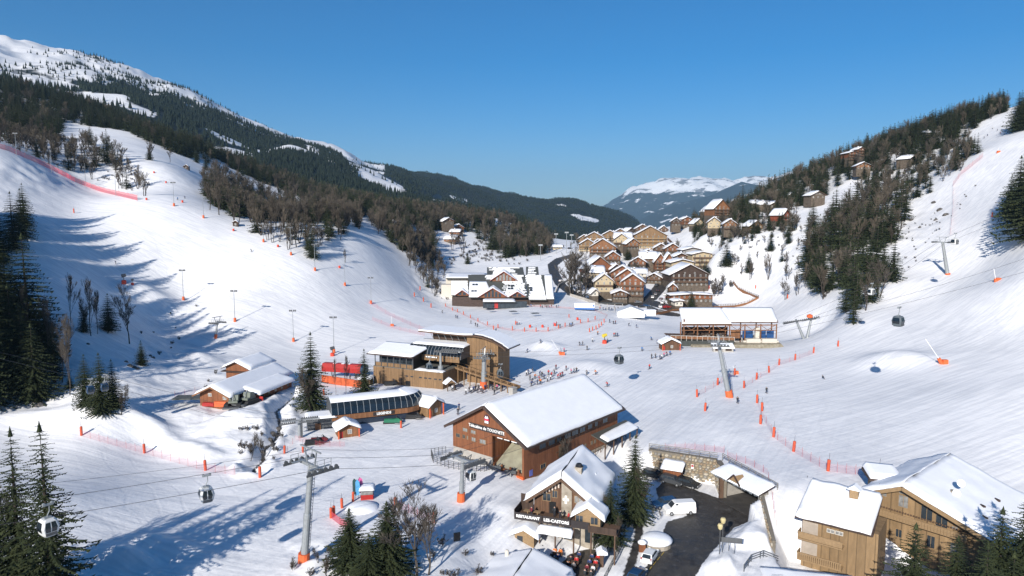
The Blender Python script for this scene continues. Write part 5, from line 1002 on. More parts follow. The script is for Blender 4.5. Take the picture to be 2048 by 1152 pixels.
sh = thing('gantry_shed', 'flat snowy shed roof between the gantry and the glazed station', 'shed', (-43.5, 151.5, 0), R(20)); MB().box(-3, -2, -1, 3.2, 2.2, 2.6).build('wall', STEELD, sh); MB().box(-3.4, -2.4, 2.6, 3.4, 2.5, 2.8).build('roof', ROOFD, sh); s_ = MB(); snow_quad(s_, (-3.4, -2.4, 2.8), (3.4, -2.4, 2.8), (3.4, 2.5, 2.9), (-3.4, 2.5, 2.9), .35, 8, 6); s_.build('snow_cover', WHITE, sh, smooth=True)
MB().box(-1.4, -2.3, -.6, -.2, -2.05, 1.6).build('door', WORANGE, sh)
def kiosk(name, label, p, rz, w, d, eave, rise, th=.6, wood=WORANGE):
    r = thing(name, label, 'kiosk', p, rz)
    MB().prism([(-w/2, 0, -1.5), (w/2, 0, -1.5), (w/2, 0, eave), (0, 0, eave+rise), (-w/2, 0, eave)], (0, d, 0)).build('timber_wall', wood, r); ex = w/2+.6; sl_ = rise/(w/2); ez = eave-.6*sl_
    for sg in (-1, 1):
        MB().hexa([(sg*ex, -.8, ez), (0, -.8, eave+rise), (0, d+.5, eave+rise), (sg*ex, d+.5, ez), (sg*ex, -.8, ez+.15), (0, -.8, eave+rise+.15), (0, d+.5, eave+rise+.15), (sg*ex, d+.5, ez+.15)]).build('roof', BARGE, r)
        s_ = MB(); snow_quad(s_, (sg*ex, -.75, ez+.15), (sg*ex, d+.5, ez+.15), (0, d+.5, eave+rise+.15), (0, -.75, eave+rise+.15), th, 8, 6, seed=int(w*10)+sg, over=.1); s_.build('snow_cover', WHITE, r, smooth=True)
    m = MB(); 
    for x in (-w/2-.1, w/2+.1): m.box(x-.12, -.7, -1.5, x+.12, -.45, eave)
    m.build('porch_posts', ORANGE, r); add_window(r, .3, -.03, .9, .9, 1.0, 0, FRAMEW, CURT); MB().box(-w/2+.3, -.05, -.5, -w/2+.9, 0, 1.6).build('door', RED, r); return r
kiosk('ticket_kiosk', 'small red-brown kiosk with pillow-like snow roof left of the parked snowmobiles', PZ(697, 876, 0), R(25), 4.2, 3.8, 2.1, 1.0)
kiosk('ticket_kiosk', 'small timber kiosk with snow roof at the right end of the glazed station', (-18.5, 160.5, 0), R(52), 4.4, 4.4, 2.9, 1.2, wood=WGOLD)
# ------------------------------------------------------------------ wood-clad gondola station with the curved roof
gd = Vector((-19.08+40.12, 186.01-195.42, 0)).normalized(); GSr = math.atan2(gd.y, gd.x)
GS = thing('gondola_terminal', 'wood-clad gondola terminal with black barrel glazing, open deck and a sweeping curved roof', 'lift station', (-40.4, 195.6, 0), GSr)
# local x along the front wall (0..23), y going back
MB().box(0, 0, -1, 23.2, .3, 4.7).build('plinth_wall', WGOLD, GS); MB().box(22.9, .3, -1, 23.2, 14, 4.9).build('side_wall', WGOLD, GS); MB().box(0, .3, -1, .3, 14, 4.7).build('side_wall', WGOLD, GS)
MB().box(0, 0, 4.7, 23.3, 14, 4.85).build('deck', mat('deck_grey', (.12, .12, .11), .7, var=.25, scale=.5), GS)
s_ = MB(); snow_quad(s_, (14.0, .1, 4.86), (23.2, .1, 4.86), (23.2, 1.8, 4.9), (14.0, 1.8, 4.9), .25, 10, 4); s_.build('ledge_snow', WHITE, GS, smooth=True)
for x in (11.0, 12.7, 15.5, 17.2, 18.6, 20.4, 21.9): MB().box(x, -.04, 2.6, x+.9, 0, 2.95).build('slot_window', GLASS, GS)
MB().box(8.8, -.05, -.5, 9.8, 0, 2.1).build('door', WDARK, GS); MB().box(6.6, -.05, -.3, 7.2, 0, 1.6).build('door', WDARK, GS); MB().box(11.0, -.06, -.5, 12.6, 0, 1.4).build('vent_opening', BLACK, GS)
# left glazed hall under the snowy canopy
MB().box(.4, .5, 4.85, 13.4, .6, 5.9).build('parapet', WGOLD, GS)
m = MB()
for x in np.linspace(.3, 13.2, 7): m.box(x, .3, 4.85, x+.2, .5, 8.6)
m.beam((.3, .4, 6.1), (13.3, .4, 6.1), .08, .1); m.build('posts', STEELD, GS); MB().box(.5, 2.4, 4.86, 13.0, 2.6, 8.5).build('glass_wall', GLASS, GS); MB().box(13.0, .8, 4.86, 13.2, 9.5, 8.6).build('dark_bay', BLACK, GS)
MB().hexa([(-1.6, -1.0, 8.2), (14.0, -1.0, 8.2), (14.8, 8, 9.9), (-1.6, 8, 9.9), (-1.6, -1.0, 8.5), (14.0, -1.0, 8.5), (14.8, 8, 10.2), (-1.6, 8, 10.2)]).build('canopy_roof', BARGE, GS)
s_ = MB(); snow_quad(s_, (-1.5, -.8, 8.5), (13.9, -.8, 8.5), (14.7, 8, 10.25), (-1.5, 8, 10.25), .4, 16, 10, seed=3, over=.05); s_.build('snow_cover', WHITE, GS, smooth=True)
# barrel glazing
bx0, bx1 = 8.5, 26.0; prof = [(5.2, 7.6), (5.3, 8.6), (5.8, 9.7), (6.7, 10.5), (7.8, 10.9)]; nb_ = 16
MB().box(bx0+4, 5.2, 6.7, bx1-.4, 5.4, 8.3).build('fascia', WGOLD, GS)
for i in range(nb_):
    x0, x1 = bx0+(bx1-bx0)*i/nb_, bx0+(bx1-bx0)*(i+1)/nb_; mb = MB()
    for k in range(len(prof)-1): (y0, z0), (y1, z1) = prof[k], prof[k+1]; mb.add([(x0, y0, z0), (x1, y0, z0), (x1, y1, z1), (x0, y1, z1)], [(0, 1, 2, 3)])
    mb.build('glass_panel', GLASSB, GS)
for i in range(nb_+1):
    rb = MB(); x = bx0+(bx1-bx0)*i/nb_
    for k in range(len(prof)-1): rb.beam((x, prof[k][0]-.04, prof[k][1]+.04), (x, prof[k+1][0]-.04, prof[k+1][1]+.04), .1, .1)
    rb.build('glazing_rib', STEEL, GS)
MB().add([(bx1, y, z) for y, z in prof]+[(bx1, 12, 10.9), (bx1, 12, 7.6)], [tuple(range(7))]).build('barrel_end', STEELD, GS)
MB().box(bx0+1, 7.4, 10.7, bx1, 13, 10.85).build('barrel_roof', ROOFD, GS); s_ = MB(); snow_quad(s_, (bx0+.3, 7.4, 10.9), (bx1, 7.4, 10.9), (bx1, 13, 11.2), (bx0+.3, 13, 11.2), .35, 18, 6, seed=5); s_.build('snow_cover', WHITE, GS, smooth=True)
sb_ = sign(GS, '', 16.6, 5.16, 7.75, 4.2, .55, 0, BARGE, LETTER, .5)
for x0, x1 in ((-1.9, -1.5), (-1.3, 1.2), (1.45, 1.8)): MB().box(x0, -.1, -.17, x1, -.06, .17).build('blank_sign_strip', LETTER, sb_)  # blank pale strips added in place of the board's lettering
# tall sweeping roof behind
w0, w1 = 9.5, 25.0; zt = 13.6
MB().box(w0+3, 12.9, 4, w1, 13.3, zt-.4).build('clerestory', WDARK, GS); MB().prism([(w1-.3, 2.0, -1), (w1-.3, 13.2, -1), (w1-.3, 13.2, zt-.2), (w1-.3, 2.0, zt-.4)][::-1], (.3, 0, 0))
m = MB()
for x in np.arange(w0+4, w1+4, 2.2): m.beam((x, 12.4, 10.8), (x-.8, 11.4, zt-.2), .1, .1)
m.build('roof_struts', STEEL, GS)
arc = [(w0, zt+.7), (w0+5, zt+.6), (w0+10, zt+.45), (w0+15, zt+.4), (w0+18, zt+.6), (w0+21, zt+.3), (w0+24, zt-.5), (w0+27, zt-1.9), (w0+28.5, zt-2.9)]
rf, sn = MB(), MB()
for i in range(len(arc)-1):
    (xa, za), (xb, zb) = arc[i], arc[i+1]; rf.hexa([(xa, 9.5, za-.35), (xb, 9.5, zb-.35), (xb, 20, zb-.35), (xa, 20, za-.35), (xa, 9.5, za), (xb, 9.5, zb), (xb, 20, zb), (xa, 20, za)])
    if i < 4: sn.hexa([(xa, 9.6, za+.01), (xb, 9.6, zb+.01), (xb, 20, zb+.01), (xa, 20, za+.01), (xa, 9.8, za+.35), (xb, 9.8, zb+.35), (xb, 19.8, zb+.35), (xa, 19.8, za+.35)])
    else: sn.hexa([(xa, 11, za+.01), (xb, 11.4, zb+.01), (xb, 20, zb+.01), (xa, 20, za+.01), (xa, 11.3, za+.2), (xb, 11.7, zb+.2), (xb, 19.8, zb+.2), (xa, 19.8, za+.2)])
rf.build('curved_roof', BEAM, GS); sn.build('snow_cover', WHITE, GS)
ep = [(w0+15.5, 11, -1), (w0+25.5, 11, -1), (w0+25.5, 11, zt-1.6), (w0+24, 11, zt-.9), (w0+21, 11, zt-.1), (w0+18, 11, zt+.2), (w0+15.5, 11, zt+.0)]
MB().prism(ep, (0, 8, 0)).build('timber_gable', WGOLD, GS)
MB().box(13, 10.8, 4.86, w0+15.6, 11, 10.6).build('dark_bay', BLACK, GS); MB().box(17.5, 9.6, 4.9, 20.5, 10.7, 6.7).build('counter', WORANGE, GS)
m = MB(); m.lathe((20.8, 3.0, 4.8), [(.75, 0), (.75, 1.2), (.35, 1.25), (.33, 5.2)], 12); m.build('column', STEEL, GS)
m = MB(); m.beam((19.5, 3, 10.1), (27, 3.6, 10.3), .8, .35); m.build('cable_beam', STEEL, GS); sheaves(GS, 19.0, 2.4, 10.0, 26.5, 2.6, 10.1, 12); sheaves(GS, 20.0, 5.0, 10.1, 27.0, 5.2, 10.2, 12)
m = MB().box(9.8, 3.2, 4.86, 11.0, 4.4, 7.9); m.build('white_column', RENDER, GS)
# long ramp and queue fence to the right
rm = MB()
for y_ in (7.2, 9.6): rm.beam((23, y_, 4.8), (44, y_-3.4, 1.6), .25, .5); rm.beam((23, y_, 5.9), (44, y_-3.4, 2.7), .08, .08)
rm.hexa([(23, 7.2, 4.5), (44, 3.8, 1.3), (44, 6.2, 1.3), (23, 9.6, 4.5), (23, 7.2, 4.7), (44, 3.8, 1.5), (44, 6.2, 1.5), (23, 9.6, 4.7)])
for k in range(10): x = 24+k*2.1; z = 4.8-(x-23)*.152; rm.box(x, 7.2-(x-23)*.162, -1.5, x+.25, 7.4-(x-23)*.162, z+1.1)
rm.build('ramp', WGOLD, GS)
pq = thing('porch_shelter', 'tiny snow-topped porch at the corner of the wood-clad terminal', 'porch', (-16.8, 184.6, 0), GSr+.9); MB().prism([(-1.2, 0, 2.2), (1.2, 0, 2.2), (0, 0, 3.2)], (0, 2.2, 0)).build('gable', WGOLD, pq); s_ = MB()
for sg in (-1, 1): snow_quad(s_, (sg*1.6, -.2, 2.1), (sg*1.6, 2.4, 2.1), (0, 2.4, 3.3), (0, -.2, 3.3), .25, 4, 4)
s_.build('snow_cover', WHITE, pq, smooth=True); m = MB()
for x in (-1, 1): m.box(x-.1, 0, -1, x+.1, .2, 2.2)
m.build('posts', BEAM, pq)
# ------------------------------------------------------------------ pylons
def pylon(label, base, top, r0=.62, r1=.42, arm=3.0, az=0, pad=True, n_sh=6, frame=True, padh=1.9, back=0, group='lift pylons'):
    """az: heading of the cable (radians); arm spans across it"""
    base, top = Vector(base), Vector(top); r = thing('lift_pylon', label, 'pylon', base, az, group); t_ = Matrix.Rotation(-az, 3, 'Z') @ (top-base); H_ = t_.z; tw = MB()
    ks = [0, .12, .13, .5, .505, .55, .56, 1]; rr_ = [r0*1.08, r0*1.05, r0, r0*.95, r0*1.02, r0*1.02, r0*.8, r1]
    tw.tube([(t_.x*k, t_.y*k, -1+(H_+1)*k) for k in ks], rr_, 14); tw.build('tower', STEEL, r, smooth=False)
    ld_ = MB()
    for sx in (-.22, .22): ld_.beam((t_.x*.1+r0+.18, t_.y*.1+sx, H_*.1), (t_.x*.97+r1+.18, t_.y*.97+sx, H_*.97), .05, .05)
    for k in range(int(H_/.5)): f = .1+.87*k*.5/H_; ld_.beam((t_.x*f+r0+.16-(r0-r1)*f, t_.y*f-.22, H_*f), (t_.x*f+r0+.16-(r0-r1)*f, t_.y*f+.22, H_*f), .04, .04)
    ld_.build('ladder', STEELD, r)
    if pad: 
        pm = MB(); pm.tube([(0, 0, -.6), (t_.x*padh/H_, t_.y*padh/H_, padh)], [r0+.28, r0+.26], 12); pm.build('orange_pad', ORANGE, r)
    hd = MB(); hd.T = Matrix.Translation(t_)
    hd.beam((0, -arm, -.1), (0, arm, -.1), .4, .45)
    for sg in (-1, 1): hd.beam((-1.6, sg*(arm-.9), .1), (1.6, sg*(arm-.9), .1), .5, .06)
    hd.build('crossarm', STEEL, r)
    if frame:
        fr_ = MB(); fr_.T = Matrix.Translation(t_)
        for sg in (-1, 1): fr_.beam((0, sg*.9, 0), (0, sg*1.5, 2.1), .16, .16)
        fr_.beam((0, -2.6, 2.15), (0, 2.6, 2.15), .16, .2)
        for sg in (-1, 1):
            for x in (-1.6, -.5, .6, 1.6): fr_.box(x-.03, sg*(arm-.6)-.03, .1, x+.03, sg*(arm-.6)+.03, 1.15)
            fr_.beam((-1.6, sg*(arm-.6), 1.12), (1.6, sg*(arm-.6), 1.12), .05, .05); fr_.beam((-1.6, sg*(arm-.6), .6), (1.6, sg*(arm-.6), .6), .04, .04)
        fr_.build('lifting_frame', STEEL, r)
    for sg in (-1, 1): sheaves(r, t_.x-2.4, t_.y+sg*arm, t_.z-.25, t_.x+2.4, t_.y+sg*arm, t_.z-.25, n_sh)
    return r
A1, A2 = Vector((-28.3, 89.2, 0)), Vector((-8.4, 110.4, 0)); azA = math.atan2(A2.y-A1.y, A2.x-A1.x)
pylon('tallest grey lift pylon with orange foot pad, standing left of centre at the bottom', (-28.6, 89.2, -.2), (-27.1, 89.2, 14.2), .52, .4, 3.0, azA)
pylon('short lift pylon with orange pad just before the brown station gable', (-8.6, 110.4, -.3), (-8.2, 110.4, 7.3), .42, .36, 2.9, azA, padh=1.8, frame=False, n_sh=10)
B1, B2 = Vector((-7.6, 189, 0)), Vector((56, 178, 0)); azB = math.atan2(178-189, 63.6)
pylon('grey pylon with orange pad beside the wood-clad terminal', (-8.0, 187.5, 0), (-7.8, 187.5, 9.4), .75, .6, 3.2, azB, padh=2.0)
pylon('leaning pylon with orange pad before the terrace restaurant', (58.0, 177.8, 0), (54.5, 177.8, 14.6), .7, .45, 3.1, azB)
pb = G(1896, 549); pylon('leaning pylon high on the right slope', pb, PY(1885, 484, pb.y), .75, .5, 3.4, R(30), padh=.6)
pb = G(431, 676); pylon('small dark T-bar pylon with red foot in the shade of the left slope', pb, PY(435, 645, pb.y), .3, .25, 2.0, R(160), padh=1.4, frame=True)
VP = thing('v_pylon', 'V-shaped pair of steel legs carrying long sheave rows right of the terrace restaurant', 'pylon', (117, 267.8, HZ(117, 267.8)), 0, 'lift pylons')
for x in (-4.6, 1.6): m = MB(); m.tube([(-.8 if x < 0 else .0, 0, -1), (x, 0, 7.6 if x < 0 else 8.2)], [.6, .38], 10); m.build('leg', STEEL, VP)
sheaves(VP, -10, -1.2, 6.2, 3, -1.0, 7.8, 18); sheaves(VP, -9, 1.2, 5.4, 5.5, 1.4, 8.2, 18); m = MB(); m.beam((-10, 0, 6.0), (5, 0, 7.9), .25, .3); m.beam((1.6, -2, 8.2), (1.6, 2, 8.2), .2, .2); m.build('crossbeam', STEEL, VP); MB().lathe((.9, 0, 8.0), [(.3, 0), (1.1, .3), (1.15, 1.2), (.3, 1.6)], 10).build('orange_housing', ORANGE, VP)
# ------------------------------------------------------------------ gondola cabins
def cabin_mesh(bodym, gm):
    sec = [(-.0, .62, .70), (.25, .82, .85), (1.15, 1.0, .98), (1.95, .80, .82), (2.15, .6, .66)]; b = MB(); ch = .22
    def ring(z, hx, hy): return [(-hx+ch, -hy, z), (hx-ch, -hy, z), (hx, -hy+ch, z), (hx, hy-ch, z), (hx-ch, hy, z), (-hx+ch, hy, z), (-hx, hy-ch, z), (-hx, -hy+ch, z)]
    vs = [p_ for z, hx, hy in sec for p_ in ring(z, hx, hy)]; fs = [(i*8+k, i*8+(k+1) % 8, (i+1)*8+(k+1) % 8, (i+1)*8+k) for i in range(len(sec)-1) for k in range(8)]+[tuple(range(7, -1, -1)), tuple(range(32, 40))]
    b.add(vs, fs); body = b.mesh('body', bodym); panes = []
    def lerp_sec(z):
        for i in range(len(sec)-1):
            if sec[i][0] <= z <= sec[i+1][0]: t = (z-sec[i][0])/(sec[i+1][0]-sec[i][0]); return sec[i][1]+(sec[i+1][1]-sec[i][1])*t, sec[i][2]+(sec[i+1][2]-sec[i][2])*t
    for side in range(4):
        for half in ((-1, 1) if side in (0, 2) else (0,)):
            g_ = MB(); 
            for z0, z1 in ((.62, 1.15), (1.15, 1.85)):
                q_ = []
                for z, e in ((z0, -1), (z0, 1), (z1, 1), (z1, -1)):
                    hx, hy = lerp_sec(z)
                    if side in (0, 2): a_ = (half*.5+e*.42)*(hx-ch-.04); q_.append((a_, (hy+.012)*(-1 if side == 0 else 1), z))
                    else: a_ = e*(hy-ch-.03); q_.append(((hx+.012)*(1 if side == 1 else -1), a_, z))
                g_.add(q_, [(0, 1, 2, 3)])
            panes.append(g_.mesh('pane', gm))
    h = MB(); h.tube([(0, 0, 2.1), (0, 0, 2.5), (.25, 0, 3.0), (.25, 0, 3.75)], .07, 6); h.box(-.4, -.25, 2.15, .4, .25, 2.35); h.box(-.45, -.12, 3.7, .75, .12, 3.95); h.tube([(-.3, -.15, 3.95), (-.3, .15, 3.95)], .16, 8); h.tube([(.6, -.15, 3.95), (.6, .15, 3.95)], .16, 8)
    r_ = MB(); r_.box(-.62, -.98, .2, .62, -.9, .55); r_.box(-.5, .9, .2, .5, .98, .5)
    return body, panes, h.mesh('hanger', STEEL), r_.mesh('ski_rack', STEELD)
CW = cabin_mesh(mat('cabin_white', (.62, .63, .62), .35, var=.03), GLASSB); CG = cabin_mesh(mat('cabin_grey', (.10, .12, .135), .35, var=.05), GLASSB); CB = cabin_mesh(mat('cabin_blue', (.015, .04, .09), .3), GLASSB)
def cabin(label, u, v, Y, kind, rz, s=1.0):
    p = PY(u, v, Y); r = thing('gondola_cabin', label, 'gondola cabin', (p.x, p.y, p.z-2.15*s), rz, 'hanging gondola cabins'); r.scale = (s,)*3; put('body', kind[0], r)
    for pm in kind[1]: put('pane', pm, r)
    put('hanger', kind[2], r); put('ski_rack', kind[3], r); return Vector((p.x, p.y, p.z-2.15*s+3.8*s))
h1 = cabin('nearest white gondola cabin, hanging before the tall spruce pair', 95, 1036, 66, CW, azA+R(8), .82)
h2 = cabin('white gondola cabin with dark wrap-round windows over the shaded piste', 412, 974, 95, CW, azA-R(12))
h3 = cabin('dark-fronted cabin arriving at the brown station', 942, 941, 113, CW, azA-R(10), .8)
h4 = cabin('dark gondola cabin hanging over the snowfield at the centre', 1238, 710, 185, CG, azB+R(45), 1.15)
h5 = cabin('grey gondola cabin right of the spruce clump on the right slope', 1797, 632, 160, CG, azB+R(45), 1.15)
h6 = cabin('white cabin passing before the bare trees of the right slope', 1743, 577, 230, CW, R(20))
h7 = cabin('white cabin beside the high leaning pylon', 1910, 477, 260, CW, R(20), 1.1)
cabin('dark cabin standing in the deck of the wood-clad terminal', 858, 727, 190, CG, azB+R(30), 1.0); cabin('dark cabin leaving the ramp beside the terminal', 1000, 740, 191, CG, azB+R(20), 1.0)
cabin('bluish cabin passing before the dense spruce trio, lower one', 180, 771, 148, CB, R(40), .85); cabin('bluish cabin passing before the dense spruce trio, higher one', 208, 766, 150, CB, R(40), .85)
# ------------------------------------------------------------------ cables
CABLE = mat('cable', (.05, .05, .055), .5, metal=.3)
def cable(label, pts, sag=.6, r=.028):
    P_ = []
    for i in range(len(pts)-1):
        a, b = Vector(pts[i]), Vector(pts[i+1]); n_ = 14
        for k in range(n_+(i == len(pts)-2)): t = k/n_; q_ = a.lerp(b, t); q_.z -= 4*sag*t*(1-t)*((b-a).length/60)**1.2; P_.append(q_)
    m = MB(); m.tube(P_, r, 5, cap=False); m.build('lift_cable', CABLE, label=label, cat='cable', group='lift cables')
def head(x, y, z, az, arm, dz=.2): return [Vector((x-sin(az)*s_*arm, y+cos(az)*s_*arm, z+dz)) for s_ in (1, -1)]
t1, t2 = head(-27.1, 89.2, 14.2, azA, 3.1), head(-8.2, 110.4, 7.3, azA, 2.9)
dA = Vector((cos(azA), sin(azA), 0)); far1 = [h + Vector((-44, -31, 3)) for h in t1]
st1 = [PY(930, 880, 131), PY(1000, 925, 125)]
cable('upper cable from the brown station down to the left edge', [far1[0], t1[0], t2[0], t2[0]+dA*14+Vector((0, 0, -.5))]); cable('lower cable from the brown station down to the left edge', [far1[1], h1-Vector((0, 0, 0)) if False else t1[1], t2[1], t2[1]+dA*12+Vector((0, 0, -.5))])
cable('thin communication cable above the haul ropes at the bottom', [far1[0]+Vector((0, 2, 2.2)), Vector((-27.1, 89.2, 16.3)), Vector((-8.2, 110.4, 9.5)), Vector((-2, 124, 8))], .8, .02)
t3, t4 = head(-7.8, 187.5, 9.4, azB, 3.2), head(54.5, 177.8, 14.6, azB, 3.3)
e4 = [PY(2100, 500, 165), PY(2100, 530, 150)]
cable('upper cable from the wood-clad terminal across the snowfield', [Vector((-22, 191, 9.9)), t3[0], t4[0], PY(1797, 594, 163), e4[0]]); cable('lower cable from the wood-clad terminal across the snowfield', [Vector((-22, 188, 9.9)), t3[1], t4[1], e4[1]])
cable('cable strung past the right slope trees, upper one', [Vector((112, 268, 8.4)), h6, PY(1885, 478, 275), PY(2100, 380, 330)], .3, .04); cable('cable strung past the right slope trees, lower one', [Vector((119, 268, 8.7)), PY(1750, 585, 240), PY(1890, 486, 275), PY(2100, 398, 320)], .3, .04)
cable('upper cable crossing the dark wood at the left edge', [PY(-60, 690, 120), PY(208, 752, 150), PY(470, 815, 148), PY(598, 832, 145)], .2, .03); cable('lower cable crossing the dark wood at the left edge', [PY(-60, 702, 115), PY(180, 760, 148), PY(430, 832, 144), PY(590, 838, 142)], .2, .03)
# ------------------------------------------------------------------ big hall with striped snow roofs
Hh = thing('village_hall', 'wide olive-roofed village hall striped with melting snow and red gabled dormers', 'hall', (0, 0, 0))
def roof_slope(parent, fl, fr, br, bl, m, strips=None, full=0.0, th=.3, seed=0, gap=(.25, .5)):
    fl, fr, br, bl = map(Vector, (fl, fr, br, bl)); dn = Vector((0, 0, -.5)); MB().hexa([fl+dn, fr+dn, br+dn, bl+dn, fl, fr, br, bl]).build('roof', m, parent)
    rg = random.Random(seed)
    if strips:
        s_ = MB(); 
        for i in range(strips):
            t0 = (i+.08)/strips; t1 = (i+.08+rg.uniform(*gap)+full)/strips; t1 = min(t1, (i+.98)/strips)
            a, b = strips_ext(parent.name, seed, i/strips, rg)
            if b-a < .03: continue
            cuts = sorted([a]+[rg.uniform(a, b) for _ in range(rg.randint(0, 2))]+[b])
            for k in range(len(cuts)-1):
                x0, x1 = cuts[k]+.004, cuts[k+1]-.004-(rg.uniform(0, .03) if rg.random() < .5 else 0)
                if x1-x0 < .02: continue
                P_ = [fl.lerp(fr, x0).lerp(bl.lerp(br, x0), t0), fl.lerp(fr, x1).lerp(bl.lerp(br, x1), t0), fl.lerp(fr, x1).lerp(bl.lerp(br, x1), t1), fl.lerp(fr, x0).lerp(bl.lerp(br, x0), t1)]; u_ = Vector((0, 0, th)); u0 = Vector((0, 0, .01)); s_.hexa([q+u0 for q in P_]+[q.lerp((P_[0]+P_[2])/2, .02)+u_ for q in P_])
        o = s_.build('snow_strips', WHITE, parent); o['kind'] = 'stuff'
def strips_ext(nm, seed, t, rg):
    if seed == 1:   # main slope: snow left low, dark top left
        return (rg.uniform(0, .03), rg.uniform(.92, 1)) if t < .16 else ((0.0, .99) if t < .1 else (.0+.9*max(0, .0), 1) if t < .3 and rg.random() < .5 else (rg.uniform(.55, .68)-.3*(t > .75), rg.uniform(.95, 1)))
    if seed == 2: return (rg.uniform(.0, .25) if t > .1 else 0, 1)
    if seed == 3: return (rg.uniform(0, .2), rg.uniform(.6, 1))
    return (0, 1)
y0, y1 = 381, 411
def hx(u, z, y): return (u-1024)/F*(y*CT-(z-CAMZ)*ST)
def q4(ul, ur, ubr, ubl, z0, z1, ya, yb): return [(hx(ul, z0, ya), ya, z0), (hx(ur, z0, ya), ya, z0), (hx(ubr, z1, yb), yb, z1), (hx(ubl, z1, yb), yb, z1)]
mq = q4(938, 1056, 1048, 936, 4.2, 14.5, 379, 405); roof_slope(Hh, *mq, ROOFD, 24, 0, .3, 1, (.1, .28))
lq = q4(938, 985, 975, 937, 4.25, 11.0, 379, 397)  # solid white lower left of the main slope
s_ = MB(); snow_quad(s_, Vector(lq[0])+Vector((0, 0, .05)), Vector(lq[1])+Vector((0, 0, .05)), Vector(lq[2])+Vector((0, 0, .1)), Vector(lq[3])+Vector((0, 0, .1)), .35, 8, 8, seed=2); s_.build('snow_cover', WHITE, Hh, smooth=True)
uq = q4(974, 1049, 1046, 974, 14.0, 18.0, 406, 420); roof_slope(Hh, *uq, ROOFD, 8, 0, .3, 3)
bq = q4(1058, 1093, 1082, 1049, 3.0, 14.3, 377, 405); roof_slope(Hh, *bq, ROOFD, 22, .28, .3, 2)
cq = q4(1093, 1109, 1104, 1082, 3.2, 14.5, 379, 405); roof_slope(Hh, *cq, ROOFD); s_ = MB(); snow_quad(s_, cq[0], Vector(cq[0]).lerp(Vector(cq[1]), .95), cq[2], Vector(cq[3]).lerp(Vector(cq[2]), .3), .4, 6, 8, seed=4); s_.build('snow_cover', WHITE, Hh, smooth=True)
eq = q4(903, 938, 935, 902, 5.0, 11.5, 382, 396); roof_slope(Hh, *eq, ROOFD, 12, .3, .35, 5)
tq = q4(1052, 1078, 1076, 1052, 14.4, 18.5, 406, 418); roof_slope(Hh, *tq, ROOFD, 5, 0, .3, 3)
for (ul, ur, zb_, zt_, ya, yb) in ((904, 1056, -2, 4, 382, 404), (1057, 1108, -2, 3, 380, 404), (940, 1050, 0, 13.5, 404.5, 420), (892, 936, 0, 12, 415, 440)): MB().box(hx(ul, 2, ya), ya, zb_, hx(ur, 2, ya), yb, zt_).build('wall', RENDER if ul == 892 else BARGE, Hh)
fq = q4(891, 974, 974, 893, 12.2, 12.6, 412, 440); roof_slope(Hh, *fq, ROOFD); s_ = MB(); snow_quad(s_, *fq, .4, 8, 6, seed=8); s_.build('snow_cover', WHITE, Hh, smooth=True)
MB().box(hx(884, 5, 408), 404, -1, hx(934, 5, 408), 411, 8.6).build('white_annex', RENDER, Hh)
def dormer(parent, ul, ur, vb, vt, Y, d=14, th=.5):
    a, b, t_ = PY(ul, vb, Y), PY(ur, vb, Y), PY((ul+ur)/2, vt, Y); w_ = (b.x-a.x)/2; cx = (a.x+b.x)/2
    k_ = .84; m = MB().prism([(cx-w_*k_, Y, a.z-.4), (cx+w_*k_, Y, a.z-.4), (cx+w_*k_, Y, a.z+.35), (cx, Y, t_.z-.5), (cx-w_*k_, Y, a.z+.35)], (0, d, 0)); g_ = m.build('dormer', WBROWN, parent)
    for sg in (-1, 1):
        s_ = MB(); snow_quad(s_, (cx+sg*w_, Y-1.0, a.z), (cx+sg*w_, Y+d, a.z), (cx, Y+d, t_.z-.3), (cx, Y-1.0, t_.z-.3), th, 6, 5, seed=int(ul)); s_.build('snow_cover', WHITE, g_, smooth=True)
    bb = MB()
    for sg in (-1, 1): bb.beam((cx+sg*w_, Y-1.05, a.z-.05), (cx, Y-1.05, t_.z-.35), .12, .35)
    bb.build('barge_boards', mat('red_trim', (.20, .045, .03), .6), g_)
    n_ = max(2, int(w_/1.6))
    for i in range(n_):
        x = cx+(i+.5-n_/2)*w_*1.0/n_*1.2; hh = max(.6, (t_.z-a.z)*(1-abs(x-cx)/w_)*.75); MB().box(x-w_*.4/n_, Y-.06, a.z-.1, x+w_*.4/n_, Y, a.z-.1+hh).build('window', CURT if vt < 560 else GLASS, g_)
dormer(Hh, 980, 1035, 561, 542, 397, 14); dormer(Hh, 956, 1015, 594, 575, 378.5, 14); dormer(Hh, 1018, 1051, 593, 582, 378.5, 10); dormer(Hh, 910, 939, 590, 579, 381, 10)
m = MB()
for u in (990, 998, 1007, 1015, 1023): x = hx(u, 12, 396); m.box(x-.05, 395.85, 9.6, x+.05, 395.9, 12)
pc = q4(966, 1031, 1030, 966, 3.0, 3.2, 368, 378); roof_slope(Hh, *pc, ROOFD); s_ = MB(); snow_quad(s_, *pc, .4, 10, 4, seed=18); s_.build('snow_cover', WHITE, Hh, smooth=True)
MB().box(hx(966, 1, 370), 370.5, -1, hx(1054, 1, 370), 371, 2.7).build('shop_front', GLASS, Hh); MB().box(hx(989, 1, 370), 370.2, -1, hx(996, 1, 370), 370.6, 2.5).build('door', RED, Hh)
